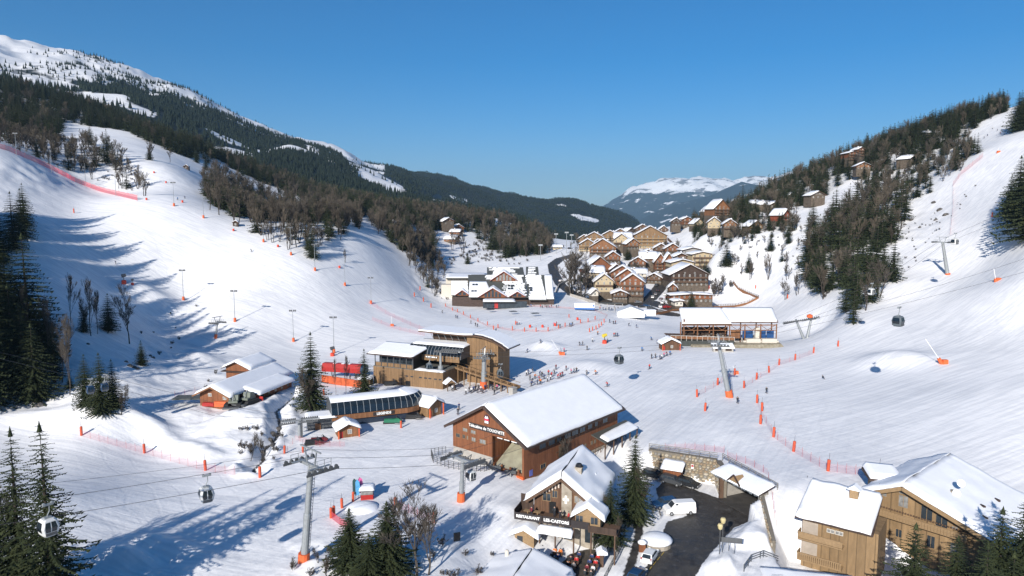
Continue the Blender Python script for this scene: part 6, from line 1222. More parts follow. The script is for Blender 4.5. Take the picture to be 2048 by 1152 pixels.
for u, z in ((1062, 8), (1062, 7), (945, 6.5), (951, 6.5), (947, 9.5), (953, 9.5), (1018, 9), (1024, 9), (1018, 7.6), (1024, 7.6)):
    t_ = (z-4.2)/10.3; yy = 379+26*t_; x = hx(u, z, yy); MB().hexa([(x-.7, yy-.6, z-.2), (x+.7, yy-.6, z-.2), (x+.7, yy+.8, z+.3), (x-.7, yy+.8, z+.3), (x-.7, yy-.6, z+.35), (x+.7, yy-.6, z+.35), (x+.7, yy+.8, z+.85), (x-.7, yy+.8, z+.85)]).build('roof_light', GLASS, Hh)
# ------------------------------------------------------------------ terrace restaurant on the right
TR = thing('terrace_restaurant', 'open-sided timber terrace restaurant with one broad white roof and blue panels', 'restaurant', (64.5, 256, 0)); LW = 37.0
MB().hexa([(0, 0, 7.5), (18.8, 0, 7.5), (18.8, 13.5, 11.5), (2, 13.5, 11.5), (0, 0, 8.0), (18.8, 0, 8.0), (18.8, 13.5, 12), (2, 13.5, 12)]).build('roof', BEAM, TR); MB().hexa([(18.8, 1.6, 8.0), (LW, 1.6, 8.0), (LW+2.3, 13.5, 11.5), (18.8, 13.5, 11.5), (18.8, 1.6, 8.5), (LW, 1.6, 8.5), (LW+2.3, 13.5, 12), (18.8, 13.5, 12)]).build('roof', BEAM, TR)
s_ = MB(); snow_quad(s_, (0, 0, 8.0), (18.9, 0, 8.0), (18.9, 13.5, 12.0), (2, 13.5, 12.0), .45, 16, 8, seed=1, wob=.05); s_.build('snow_cover', WHITE, TR, smooth=True)
s_ = MB(); snow_quad(s_, (18.7, 1.7, 8.5), (LW, 1.7, 8.5), (LW+2.3, 13.5, 12.0), (18.7, 13.5, 12.0), .45, 16, 8, seed=2, wob=.05); s_.build('snow_cover', WHITE, TR, smooth=True)
pm_ = MB().box(-.18, -.18, 0, .18, .18, 7.7).mesh('post', WORANGE)
for x in (.8, 6.0, 12.0, 18.2, 24.0, 30.0, 36.0): put('post', pm_, TR, (x, .5, 0 if x > 1 else 2)); put('post', pm_, TR, (x, 5.5, 0)); MB().box(x-.7, -.3, 0, x+.7, 1.1, 1.4).build('concrete_foot', RENDER, TR)
m = MB()
for x in np.arange(.8, 35, 5.8): m.beam((x, .5, 7.4), (x+2.9, .5, 5.4), .14, .18); m.beam((x+2.9, .5, 5.4), (x+5.8, .5, 7.4), .14, .18)
m.beam((0, .5, 5.3), (36.2, .5, 5.3), .2, .25); m.beam((0, .5, 7.3), (36.2, .5, 7.3), .25, .35); m.build('truss', WORANGE, TR)
MB().hexa([(-5, -3, 2.6), (19, -3, 1.9), (19, 8, 2.0), (-5, 8, 2.8), (-5, -3, 2.8), (19, -3, 2.2), (19, 8, 2.2), (-5, 8, 3.0)]).build('terrace_deck', BEAM, TR)
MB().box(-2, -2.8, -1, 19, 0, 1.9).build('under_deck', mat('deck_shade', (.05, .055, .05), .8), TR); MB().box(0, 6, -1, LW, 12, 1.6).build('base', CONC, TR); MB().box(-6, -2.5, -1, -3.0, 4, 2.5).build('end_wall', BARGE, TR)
rl = MB(); rl.beam((-5, -3, 3.9), (19, -3, 3.2), .1, .12)
for k in range(13): x = -5+k*2; rl.box(x-.05, -3.05, 1.8, x+.05, -2.95, 3.9-(x+5)*.029)
rl.build('railing', FRAMEW, TR); MB().hexa([(-5, -2.98, 2.6), (19, -2.98, 2.0), (19, -2.9, 2.0), (-5, -2.9, 2.6), (-5, -2.98, 3.7), (19, -2.98, 3.0), (19, -2.9, 3.0), (-5, -2.9, 3.7)]).build('railing_panel', WORANGE, TR)
MB().box(2, 8.5, 2.2, 20, 8.8, 5.3).build('back_wall', WDARK, TR); MB().box(19.5, 3.0, 1.8, 23.2, 3.2, 5.1).build('timber_screen', WORANGE, TR)
for x0, x1 in ((20.5, 23.6), (24.2, 28.2), (30.3, 33.2), (33.5, 36.3)): MB().box(x0, 3.6, 1.7, x1, 3.8, 4.8).build('blue_panel', mat('blue_glass', (.02, .07, .2), .25), TR)
MB().box(28.3, 1.0, .5, 29.8, 2.2, 6.2).build('white_pillar', RENDER, TR)
for x0, x1 in ((24.3, 29.6), (30.2, 35.8)): MB().box(x0, -1.0, 0, x1, 1.2, 2.2).build('white_parapet', RENDER, TR)
MB().hexa([(2, -6, -1), (38, -3.5, -1), (38, 0, -1), (2, 0, -1), (3, -5.0, .4), (37, -2.5, .5), (37, 0, .8), (3, 0, .8)]).build('grass_bank', mat('dry_bank', (.18, .15, .10), .9, scale=.8, col2=(.32, .29, .22)), TR)
# furniture on its deck
rs = random.Random(2)
tbm = MB().lathe((0, 0, 0), [(.3, 0), (.05, .05), (.05, .7), (.5, .72), (.5, .78)], 8).mesh('cafe_table', RENDER)
for k in range(16): x, y = rs.uniform(2, 17), rs.uniform(-2.2, 6); put('cafe_table', tbm, None, (64.5+x, 256+y, 2.5-.018*x), label='round white table on the terrace restaurant deck', cat='table', group='tables on the terrace restaurant deck')
sf = kiosk('snack_hut', 'snow-capped open-fronted snack hut at the left foot of the terrace restaurant', (57.5, 243.5, 0), R(5), 6.2, 4.5, 2.6, 1.5, wood=WBROWN2); 
lh = thing('long_shed', 'long low shed with a white roof in front of the terrace restaurant', 'shed', (72, 240.5, 0), R(-4)); MB().box(0, 0, -1, 7, 2.5, 1.4).build('wall', CONC, lh); MB().box(.6, -.05, .5, 2.6, 0, 1.2).build('window', WDARK, lh); MB().box(4.2, -.05, .5, 6.4, 0, 1.2).build('window', WDARK, lh); MB().hexa([(-.3, -.5, 1.4), (7.3, -.5, 1.4), (7.3, 3, 2.4), (-.3, 3, 2.4), (-.3, -.5, 1.9), (7.3, -.5, 1.9), (7.3, 3, 2.9), (-.3, 3, 2.9)]).build('snow_cover', WHITE, lh)
# ------------------------------------------------------------------ brown barns by the stream
BN = thing('snowcat_barn', 'long red-brown barn with two stepped snow roofs beside the stream', 'barn', (-75.6, 169.6, 0), R(-14)); 
def slab_roof(parent, pts, th=.55, seed=0, m=BARGE, n=14, k=10):
    a, b, c, d = map(Vector, pts); u_ = Vector((0, 0, .22)); MB().hexa([a, b, c, d, a+u_, b+u_, c+u_, d+u_]).build('roof', m, parent); s_ = MB(); snow_quad(s_, a+u_, b+u_, c+u_, d+u_, th, n, k, seed=seed, over=.15); s_.build('snow_cover', WHITE, parent, smooth=True)
MB().prism([(-4.2, 0, -1), (4.4, 0, -1), (4.4, 0, 3.0), (0, 0, 5.0), (-4.2, 0, 3.0)], (0, 27, 0)).build('timber_wall', WBROWN, BN); MB().box(4.4, 5.5, -1, 8.4, 22, 2.4).build('timber_wall', WBROWN, BN)
slab_roof(BN, [(5.4, -1.4, 2.6), (5.4, 28, 2.6), (0, 28, 5.1), (0, -1.4, 5.1)], seed=1); slab_roof(BN, [(-5.2, -1.4, 2.6), (-5.2, 28, 2.6), (0, 28, 5.1), (0, -1.4, 5.1)], seed=2); slab_roof(BN, [(9.6, 5.0, 2.0), (9.6, 22.5, 2.0), (4.6, 22.5, 3.3), (4.6, 5.0, 3.3)], seed=3)
m = MB(); 
for sg in (-1, 1): m.beam((sg*5.3, -1.5, 2.6), (0, -1.5, 5.1), .14, .35)
m.build('barge_boards', WORANGE, BN)
for x in (-1.2, 3.1): add_window(BN, x, -.03, 1.8 if x > 0 else 2.4, 1.0, .8, 0, FRAMEW, CURT)
for y in (8, 11, 14, 17, 20): add_window(BN, 8.43, y, .8, 1.0, .9, pi/2, BEAM)
m = MB(); m.cbox((-8, 2, 1.2), 9, 4, .3, .3); m.build('lean_to', ROOFD, BN)
BU = thing('small_barn', 'smaller brown gabled barn behind the long one, snow-roofed', 'barn', (-76.8, 187.5, 0), R(-14)); MB().prism([(-3.6, 0, -1), (3.6, 0, -1), (3.6, 0, 6.0), (0, 0, 7.6), (-3.6, 0, 6.0)], (0, 11, 0)).build('timber_wall', WBROWN, BU)
slab_roof(BU, [(4.6, -1, 5.6), (4.6, 12, 5.6), (0, 12, 7.6), (0, -1, 7.6)], seed=5, n=8, k=8); slab_roof(BU, [(-4.6, -1, 5.6), (-4.6, 12, 5.6), (0, 12, 7.6), (0, -1, 7.6)], seed=6, n=8, k=8); MB().box(-4.6, -1.0, 4.8, 4.8, 1, 5.0).build('skirt_roof', BARGE, BU)
# ------------------------------------------------------------------ village houses
def vh(label, u, v, wpx, hpx, rpx, d=13, rz=0, wood=WBROWN2, base=VBASE, fl=3, Y=None, nw=4, balc=(1, 2), th=.5, basef=1, name='chalet', cat='chalet', over=1.2, side='R', chim=True, tmin=330):
    p = G(u, v, tmin=tmin)
    if Y: p = PY(u, v, Y)
    k = p.y/F; z = p.z
    return chalet(name, label, (p.x, p.y, z), R(rz), wpx*k, d, hpx*k, rpx*k, wood, base, fl, basef, 'village houses', cat, over, nw, balc, side, th, wframe=FRAMEW, res=3, chim=chim, winw=.9, bury=6)
V_ = [
 ('large pale apartment chalet with five balcony rows crowning the village', 1300, 498, 58, 24, 16, dict(d=20, wood=WGOLD, base=CREAM, fl=4, nw=6, balc=(0, 1, 2, 3), rz=-8, Y=520)),
 ('broad dark-brown gable hotel with a white ground floor', 1379, 573, 68, 22, 17, dict(d=20, wood=WDARK, fl=3, nw=7, balc=(1, 2), rz=3, Y=425)),
 ('red-brown hotel with stacked roofs and balconies over the terrace', 1265, 592, 38, 26, 13, dict(d=16, wood=WBROWN, fl=3, nw=4, balc=(0, 1, 2), rz=-12, Y=400)),
 ('second stacked roof behind the red-brown hotel', 1254, 580, 38, 24, 13, dict(d=14, wood=WBROWN, fl=3, nw=3, balc=(2,), rz=-12, Y=416)),
 ('third stacked roof behind the red-brown hotel', 1244, 570, 40, 22, 12, dict(d=14, wood=WBROWN, fl=3, nw=3, balc=(2,), rz=-12, Y=432)),
 ('cream chalet with carved balcony left of the red-brown hotel', 1208, 583, 32, 19, 12, dict(d=12, wood=CREAM, base=CREAM, fl=2, nw=3, balc=(1,), rz=-3, Y=412)),
 ('low wing with a wide snow roof left of the red-brown hotel', 1240, 600, 26, 12, 5, dict(d=12, wood=WBROWN2, base=VBASE, fl=2, nw=4, balc=(1,), rz=-5, Y=398)),
 ('red-brown chalet with long roof above the bend of the road', 1199, 552, 52, 14, 20, dict(d=16, wood=WBROWN, fl=3, nw=5, balc=(1, 2), rz=8, Y=470)),
 ('house with wide white eave roof below the red-brown chalet', 1206, 556, 40, 12, 9, dict(d=10, wood=CREAM, base=CREAM, fl=2, nw=4, balc=(), rz=84, Y=455, side='L')),
 ('golden brown chalet group, front one at the left of the village', 1205, 512, 46, 16, 14, dict(d=16, wood=WORANGE, fl=3, nw=5, balc=(1, 2), rz=-10, Y=540)),
 ('golden chalet at the far left of the village, lower', 1175, 502, 30, 12, 9, dict(d=14, wood=WGOLD, base=CREAM, fl=3, nw=4, balc=(1, 2), rz=-6, Y=580)),
 ('golden chalet at the far left of the village, upper', 1188, 487, 34, 11, 9, dict(d=14, wood=WGOLD, fl=3, nw=4, balc=(1, 2), rz=-8, Y=640)),
 ('golden chalet behind the left group, second', 1220, 484, 34, 11, 9, dict(d=14, wood=WGOLD, fl=3, nw=4, balc=(1, 2), rz=-8, Y=650)),
 ('small golden gable between the left chalets', 1196, 498, 22, 9, 8, dict(d=12, wood=WGOLD, fl=2, nw=3, balc=(1,), rz=-6, Y=600)),
 ('cream gabled chalet below the crown of the village', 1243, 495, 28, 14, 10, dict(d=14, wood=CREAM, base=VBASE, fl=2, nw=3, balc=(1,), rz=-12, Y=560)),
 ('dark roofed chalet right behind the cream gabled one', 1262, 486, 26, 10, 8, dict(d=14, wood=WDARK, fl=2, nw=3, balc=(), rz=80, Y=580, side='L')),
 ('red-gabled house on the village skyline', 1285, 466, 28, 9, 8, dict(d=14, wood=WBROWN2, fl=2, nw=4, balc=(1,), rz=-5, Y=700)),
 ('yellow gable peeping beside the skyline house', 1303, 468, 14, 9, 5, dict(d=12, wood=CREAM, base=CREAM, fl=2, nw=2, balc=(), rz=0, Y=690)),
 ('small dark chalet at the right end of the village skyline', 1327, 468, 16, 10, 6, dict(d=12, wood=WBROWN2, fl=2, nw=2, balc=(1,), rz=-5, Y=680)),
 ('dark low house left on the village skyline', 1262, 472, 20, 8, 6, dict(d=12, wood=WDARK, fl=2, nw=3, balc=(), rz=20, Y=700)),
 ('yellow house tucked under the skyline roofs', 1272, 484, 18, 9, 5, dict(d=12, wood=CREAM, base=CREAM, fl=2, nw=3, balc=(), rz=10, Y=620)),
 ('cream apartment block with flat snow roof right of the lane', 1404, 542, 36, 30, 4, dict(d=14, wood=CREAM, base=CREAM, fl=4, nw=4, balc=(1, 2, 3), rz=4, Y=480, name='apartment_block', cat='apartment block')),
 ('grey wing with snow roof left of the cream apartment block', 1385, 520, 34, 18, 4, dict(d=14, wood=mat('grey_render', (.32, .31, .3), .8), base=VBASE, fl=2, nw=4, balc=(1,), rz=4, Y=500)),
 ('white roofed block behind the wide brown hotel', 1365, 545, 40, 18, 5, dict(d=16, wood=CREAM, base=VBASE, fl=2, nw=5, balc=(), rz=2, Y=455)),
 ('tall timber block with pointed roof towers, right one', 1337, 548, 16, 24, 12, dict(d=10, wood=WBROWN, fl=4, nw=2, balc=(1, 2, 3), rz=-4, Y=470)),
 ('tall timber block with pointed roof towers, left one', 1320, 546, 18, 22, 12, dict(d=10, wood=WBROWN, fl=4, nw=2, balc=(1, 2, 3), rz=-4, Y=476)),
 ('timber terrace house below the big apartment chalet', 1296, 522, 24, 12, 8, dict(d=10, wood=WORANGE, fl=2, nw=3, balc=(1,), rz=-5, Y=500)),
 ('second timber terrace house below the big apartment chalet', 1312, 528, 26, 12, 9, dict(d=12, wood=WBROWN2, fl=2, nw=3, balc=(1,), rz=85, Y=490, side='L')),
 ('small house with white roof on the lane corner', 1308, 566, 26, 10, 7, dict(d=10, wood=WBROWN2, fl=2, nw=3, balc=(1,), rz=-20, Y=445)),
 ('white-roofed house in the middle of the lanes', 1292, 560, 34, 14, 6, dict(d=14, wood=RENDER, fl=2, nw=4, balc=(), rz=78, Y=450, side='L')),
 ('small snow-roofed chalet beside the parking curve', 1190, 592, 12, 7, 5, dict(d=6, wood=RENDER, base=VBASE, fl=1, basef=0, nw=1, balc=(), rz=10, Y=400, chim=False)),
 ('long flat-roofed brown annex in front of the wide brown hotel', 1384, 606, 74, 14, 2, dict(d=9, wood=WBROWN, base=VBASE, fl=2, nw=8, balc=(), rz=3, Y=386, name='hotel_annex', cat='annex', chim=False)),
 ('white flat house between annex and terrace roof', 1358, 612, 14, 9, 1, dict(d=8, wood=RENDER, base=VBASE, fl=1, basef=0, nw=2, balc=(), rz=3, Y=378, chim=False)),
 ('brown house squeezed between lane and wide hotel', 1345, 590, 14, 14, 6, dict(d=8, wood=WBROWN, base=VBASE, fl=2, nw=2, balc=(1,), rz=-10, Y=410)),
 ('dark timber house behind the road bend trees', 1188, 566, 26, 12, 8, dict(d=10, wood=WDARK, base=VBASE, fl=2, nw=3, balc=(1,), rz=10, Y=450)),
 ('brown house right of the crown apartment chalet', 1345, 510, 26, 12, 8, dict(d=10, wood=WBROWN, base=VBASE, fl=2, nw=3, balc=(1,), rz=-6, Y=520)),
 ('brown double-gabled house under the golden group', 1226, 528, 26, 13, 9, dict(d=12, wood=WBROWN, base=VBASE, fl=2, nw=3, balc=(1,), rz=-6, Y=500)),
 ('orange-brown chalet left of the crown apartment chalet', 1266, 500, 22, 12, 8, dict(d=12, wood=WORANGE, base=VBASE, fl=2, nw=3, balc=(1,), rz=6, Y=540)),
 ('dark chalet left of the brown tower-like one', 1352, 452, 18, 10, 6, dict(d=10, wood=WDARK, base=VBASE, fl=2, nw=2, balc=(1,), rz=-6, Y=640)),
 ('brown house above the terraced timber houses', 1322, 508, 24, 11, 7, dict(d=10, wood=WBROWN2, base=VBASE, fl=2, nw=3, balc=(1,), rz=-6, Y=530)),
 ('brown-walled house beside the cream block', 1362, 528, 22, 14, 5, dict(d=10, wood=WBROWN2, base=VBASE, fl=2, nw=3, balc=(1,), rz=4, Y=490)),
 ('golden roofed chalet behind the skyline house', 1240, 476, 24, 9, 7, dict(d=12, wood=WGOLD, base=VBASE, fl=2, nw=3, balc=(1,), rz=-6, Y=670)),
 ('last golden chalet on the left of the skyline', 1168, 488, 22, 9, 7, dict(d=12, wood=WGOLD, base=VBASE, fl=2, nw=3, balc=(1,), rz=-6, Y=650)),
 ('timber house in the centre of the village lanes', 1276, 538, 26, 13, 8, dict(d=11, wood=WBROWN, base=VBASE, fl=2, nw=3, balc=(1,), rz=-14, Y=480)),
 ('little brown hut between lanes and hotel roofs', 1232, 548, 20, 10, 7, dict(d=9, wood=WBROWN2, base=VBASE, fl=2, nw=2, balc=(1,), rz=12, Y=470)),
 # hill chalets
 ('large orange chalet alone on the hill with triple balconies', 1443, 436, 34, 20, 16, dict(d=16, wood=WORANGE, base=VBASE, fl=4, nw=4, balc=(1, 2, 3), rz=12, Y=560)),
 ('lower left gable of the large orange hill chalet', 1421, 434, 20, 12, 9, dict(d=12, wood=WORANGE, fl=3, nw=3, balc=(1, 2), rz=12, Y=555)),
 ('dark red chalet with stacked balconies on the steep hill', 1571, 450, 18, 22, 9, dict(d=11, wood=mat('timber_deep_red', (.20, .05, .025), .7), base=VBASE, fl=3, nw=2, balc=(0, 1, 2), rz=28, Y=420)),
 ('stone-based tan chalet with wide eaves on the steep slope', 1512, 463, 28, 12, 9, dict(d=11, wood=WGOLD, base=VBASE, fl=2, nw=3, balc=(0,), rz=10, Y=440)),
 ('brown chalet among bare trees left of the tan one', 1460, 458, 24, 11, 8, dict(d=11, wood=WORANGE, base=VBASE, fl=2, nw=3, balc=(0,), rz=-10, Y=490)),
 ('beige chalet under the large orange hill chalet', 1428, 456, 24, 12, 9, dict(d=12, wood=CREAM, base=CREAM, fl=2, nw=2, balc=(), rz=-14, Y=520)),
 ('small beige chalet left of the orange hill chalet', 1398, 458, 20, 12, 8, dict(d=12, wood=CREAM, base=VBASE, fl=2, nw=3, balc=(1,), rz=8, Y=560)),
 ('brown tower-like chalet at the left of the hill row', 1374, 455, 18, 17, 4, dict(d=12, wood=WBROWN, fl=3, nw=2, balc=(1, 2), rz=4, Y=590)),
 ('grey weathered chalet with wide snowy eaves high on the hill', 1636, 398, 30, 8, 7, dict(d=10, wood=mat('grey_timber', (.14, .12, .1), .8), base=VBASE, fl=1, nw=3, balc=(), rz=8, Y=520)),
 ('snow-roofed chalet half hidden below the crest wood', 1585, 398, 18, 7, 5, dict(d=9, wood=WORANGE, fl=1, nw=2, balc=(), rz=5, Y=600)),
 ('first of three parallel snow roofs in the hill wood', 1524, 412, 22, 6, 5, dict(d=10, wood=WORANGE, fl=1, nw=2, balc=(), rz=70, Y=580, side='L')),
 ('second of three parallel snow roofs in the hill wood', 1540, 414, 22, 6, 5, dict(d=10, wood=WORANGE, fl=1, nw=2, balc=(), rz=70, Y=560, side='L')),
 ('third of three parallel snow roofs in the hill wood', 1552, 416, 24, 7, 6, dict(d=10, wood=WBROWN2, fl=1, nw=3, balc=(), rz=5, Y=550)),
 ('red-brown balconied apartment chalet near the crest', 1706, 320, 20, 14, 3, dict(d=12, wood=WBROWN, fl=3, nw=3, balc=(0, 1, 2), rz=4, Y=600)),
 ('second block of the balconied apartment chalet near the crest', 1722, 312, 12, 14, 3, dict(d=12, wood=WBROWN, fl=3, nw=2, balc=(0, 1, 2), rz=4, Y=600)),
 ('orange chalet with snowy roof just below the crest', 1727, 338, 26, 7, 6, dict(d=10, wood=WORANGE, fl=2, nw=3, balc=(), rz=-10, Y=560)),
 ('dark chalet with white roof peeping over the crest trees', 1870, 272, 18, 6, 3, dict(d=10, wood=WDARK, fl=1, nw=2, balc=(), rz=70, Y=590, side='L')),
 ('weathered roof among trees of the upper right wood', 1826, 322, 26, 5, 6, dict(d=10, wood=mat('grey_timber', (.14, .12, .1), .8), fl=1, nw=2, balc=(), rz=30, Y=540)),
 # left shoulder chalets
 ('light brown chalet, leftmost in the cluster above the shoulder', 763, 454, 18, 8, 4, dict(d=8, wood=WORANGE, base=VBASE, fl=1, nw=2, balc=(), rz=75, Y=560, side='L')),
 ('snow-roofed chalet at the back of the shoulder cluster', 799, 456, 24, 9, 4, dict(d=9, wood=WORANGE, base=VBASE, fl=2, nw=3, balc=(1,), rz=80, Y=560, side='L')),
 ('brown chalet at the front of the shoulder cluster', 803, 480, 34, 12, 6, dict(d=10, wood=WBROWN2, base=VBASE, fl=2, nw=3, balc=(1,), rz=74, Y=520, side='L')),
 ('little house between the shoulder cluster roofs', 779, 456, 14, 7, 4, dict(d=7, wood=WBROWN2, fl=1, nw=2, balc=(), rz=10, Y=555)),
 ('brown chalet at the top of the cascade above the hall', 897, 450, 24, 8, 6, dict(d=9, wood=WBROWN2, fl=1, nw=2, balc=(), rz=30, Y=640)),
 ('second chalet of the cascade above the hall', 917, 464, 22, 9, 6, dict(d=9, wood=WBROWN, base=VBASE, fl=2, nw=2, balc=(1,), rz=20, Y=600)),
 ('third chalet of the cascade above the hall', 921, 472, 22, 9, 4, dict(d=9, wood=WBROWN, fl=2, nw=2, balc=(1,), rz=80, Y=570, side='L')),
 ('lowest round-fronted chalet of the cascade above the hall', 914, 488, 26, 11, 6, dict(d=10, wood=WORANGE, base=VBASE, fl=2, nw=3, balc=(1,), rz=76, Y=530, side='L')),
 ('tiny white-roofed hut by the road beyond the hall', 1124, 499, 14, 6, 3, dict(d=8, wood=CREAM, base=CREAM, fl=1, nw=1, balc=(), rz=80, Y=600, side='L', chim=False)),
 ('little wooden hut at the edge of the brown wood beside the piste', 471, 453, 10, 8, 3, dict(d=3, wood=WDARK, base=WDARK, fl=1, nw=1, balc=(), rz=10, chim=False, over=.3, th=.3)),
 ('lone hut high in the snow clearing', 372, 338, 9, 5, 3, dict(d=4, wood=WDARK, base=WDARK, fl=1, nw=1, balc=(), rz=10, chim=False, over=.4, th=.3)),
]
for lb, u, v, w_, h_, r_, kw in V_:
    if 'Y' in kw:
        # slide the house to real ground below it
        p = PY(u, v, kw['Y']); g0 = HZ(p.x, p.y); kw['Y'] = kw['Y'] if abs(g0-p.z) < 9 else G(u, v, tmin=300).y
    g_ = 1.13 if v > 470 and 1150 < u < 1420 else 1.0; vh(lb, u, v, w_*g_, h_*g_, r_*g_, **kw)
hs_ = [(o.location.x, o.location.y) for o in COL.objects if o.get('group') == 'village houses']
for nm_, poly, dn in (('mixed', [(1140, 475), (1330, 465), (1420, 500), (1430, 600), (1345, 612), (1230, 612), (1140, 592)], .0045), ('hill', [(1370, 450), (1600, 400), (1600, 470), (1480, 480), (1400, 478)], .006)):
    for p in sample(poly, dn, 5, 370, 720):
        if min(math.hypot(p[0]-x, p[1]-y-5) for x, y in hs_) < 11 or any(min(seg_d(p[0], p[1], P_[i][:2], P_[i+1][:2]) for i in range(len(P_)-1)) < w_+1.5 for P_, w_ in VROADS): continue
        sp = random.random() < .3; sr = srcS if sp else srcB; k_ = random.choice(sorted(sr)); h_ = random.uniform(5, 11)/(MIDS if sp else MIDB)[k_][2]
        dup(sr[k_], (p[0], p[1], p[2]-.15), random.uniform(0, 6), h_, ('small green spruce' if sp else 'small leafless tree')+(' between the village houses' if nm_ == 'mixed' else ' between the hill chalets'), 'garden trees of the '+nm_+' village')
# ------------------------------------------------------------------ tents, containers, umbrellas, wall and bridge
tn = thing('event_tent', 'big white gabled event tent on the snow front', 'tent', PZ(1262, 634, 0)+Vector((0, 0, -.3)), R(-4)); TENT = mat('tent_white', (.85, .85, .84), .5, var=.02)
MB().prism([(-6.4, 0, 0), (6.4, 0, 0), (6.4, 0, 2.8), (0, 0, 5.2), (-6.4, 0, 2.8)], (0, 9, 0)).build('tent_body', TENT, tn); MB().prism([(-6.6, -.1, 2.78), (0, -.1, 5.35), (6.6, -.1, 2.78), (6.6, -.1, 2.88), (0, -.1, 5.45), (-6.6, -.1, 2.88)], (0, 9.2, 0)).build('tent_roof', mat('tent_roof', (.5, .53, .57), .5), tn)
t2_ = thing('small_tent', 'small white lean-to tent attached right of the big one', 'tent', PZ(1281, 634, 0)+Vector((0, 0, -.3)), R(-4)); MB().prism([(-2, 0, 0), (2, 0, 0), (2, 0, 2.4), (-2, 0, 3.2)], (0, 5, 0)).build('tent_body', TENT, t2_)
t3_ = thing('white_container', 'low white cabin beside the tents', 'cabin', PZ(1300, 630, 0)+Vector((0, 0, -.3)), R(2)); MB().box(-2.9, 0, 0, 2.9, 3, 2.4).build('body', TENT, t3_); MB().box(-3, -.2, 2.4, 3, 3.1, 2.8).build('snow_cover', WHITE, t3_)
bs_ = thing('ski_school_cabin', 'long white and blue cabin on the snow front by the school fence', 'cabin', PZ(1169, 618, 0)+Vector((0, 0, -.3)), R(-8)); MB().box(-5.2, 0, .9, 5.2, 3, 3.0).build('body', TENT, bs_); MB().box(-5.25, -.05, 0, 5.25, 3.05, .9).build('blue_skirt', BLUE, bs_); MB().box(4.2, -.06, 1.6, 5.0, 0, 2.6).build('window', BLUE, bs_); MB().box(-5.4, -.3, 3.0, 5.4, 3.2, 3.35).build('snow_cover', WHITE, bs_)
sh_ = thing('bus_shelter', 'long grey canopy on posts where people queue between cabin and tent', 'shelter', PZ(1222, 618, 0), R(-3)); MB().box(-6.5, 0, 2.8, 6.5, 3, 3.1).build('roof', ROOFD, sh_); m = MB()
for x in (-6.2, -2, 2, 6): m.box(x-.15, .2, -1, x+.15, .5, 2.8)
m.build('posts', CONC, sh_)
um = thing('red_parasol', 'red parasol on the terrace below the red-brown hotel', 'parasol', G(1247, 596, tmin=350)); MB().lathe((0, 0, 0), [(.08, 0), (.08, 2.3), (2.0, 2.3), (.1, 3.1)], 8).build('canopy', mat('parasol_red', (.7, .03, .05), .6), um)
def wall_line(label, pts, h, t=.3, m=STONE, name='retaining_wall', cat='wall', rail=None, parts=True):
    P_ = [Vector(p) for p in pts]; mb = MB(); r = thing(name, label, cat, P_[0]); o_ = P_[0]
    for i in range(len(P_)-1): a, b = P_[i]-o_, P_[i+1]-o_; mb.beam(a+Vector((0, 0, h/2-.5)), b+Vector((0, 0, h/2-.5)), t, h+1)
    mb.build('wall_body', m, r)
    if rail:
        rm_ = MB()
        for i in range(len(P_)-1):
            a, b = P_[i]-o_, P_[i+1]-o_; L_ = (b-a).length
            for z_ in (h+.5, h+1.0): rm_.beam(a+Vector((0, 0, z_)), b+Vector((0, 0, z_)), .08, .1)
            for k in range(int(L_/2)+1): q_ = a.lerp(b, min(1, k*2/L_)); rm_.box(q_.x-.06, q_.y-.06, q_.z+h-.2, q_.x+.06, q_.y+.06, q_.z+h+1.0)
        rm_.build('railing', rail, r)
    return r
wall_line('curved snowy parapet wall along the village road bend', [G(u, v, tmin=300) for u, v in ((1112, 585), (1118, 572), (1135, 563), (1160, 562), (1195, 562))], 1.4, .5, CONC)
wall_line('pale retaining wall between road and snow front', [G(u, v, tmin=300) for u, v in ((1140, 592), (1170, 601), (1200, 612))], 1.6, .4, CONC)
wall_line('brown timber wall with railing climbing behind the terrace restaurant', [G(u, v, tmin=300) for u, v in ((1466, 566), (1475, 578), (1500, 590), (1517, 597), (1495, 608), (1470, 614), (1400, 617), (1345, 622), (1310, 630))], 1.0, .25, WORANGE, 'timber_wall', 'wall', BEAM)
wall_line('brown stepped wall rising to the hill chalets', [G(u, v, tmin=380) for u, v in ((1335, 480), (1350, 495), (1362, 503))], 2.5, .4, WBROWN2, 'slope_wall', 'wall')
# ------------------------------------------------------------------ tunnel portal and stone walls
PT = thing('tunnel_portal', 'stone-walled road tunnel portal with a snow-covered canopy and small gable', 'tunnel portal', (0, 0, 0))
a_, e_, l_, r_ = Vector((*WA, 0)), Vector((*WE, 0)), Vector((*WB, 0)), Vector((*WC, 0)); wd = Vector((39.8, 100.0, 0)); nin = Vector((.905, .425, 0))
def wallq(parent, p0, p1, z0a, z1a, z0b, z1b, t, m, name):
    d_ = (p1-p0).normalized(); n_ = Vector((-d_.y, d_.x, 0))*t
    return MB().hexa([Vector((p0.x, p0.y, z0a)), Vector((p1.x, p1.y, z0b)), Vector((p1.x, p1.y, z0b))+n_, Vector((p0.x, p0.y, z0a))+n_, Vector((p0.x, p0.y, z1a)), Vector((p1.x, p1.y, z1b)), Vector((p1.x, p1.y, z1b))+n_, Vector((p0.x, p0.y, z1a))+n_]).build(name, m, parent)
MORTAR = mat('mortar', (.17, .15, .12), .95, scale=2)
wl_ = wallq(PT, a_-Vector((1.2, -.7, 0)), e_, -5, .55, -5, .7, 1.1, MORTAR, 'stone_wall'); wr_ = wallq(PT, e_, l_, -5, .7, -5, 1.2, 1.0, MORTAR, 'stone_wall'); ww_ = wallq(PT, r_-nin*.2, wd, -5, .6, -5, -1.8, .5, MORTAR, 'wing_wall')
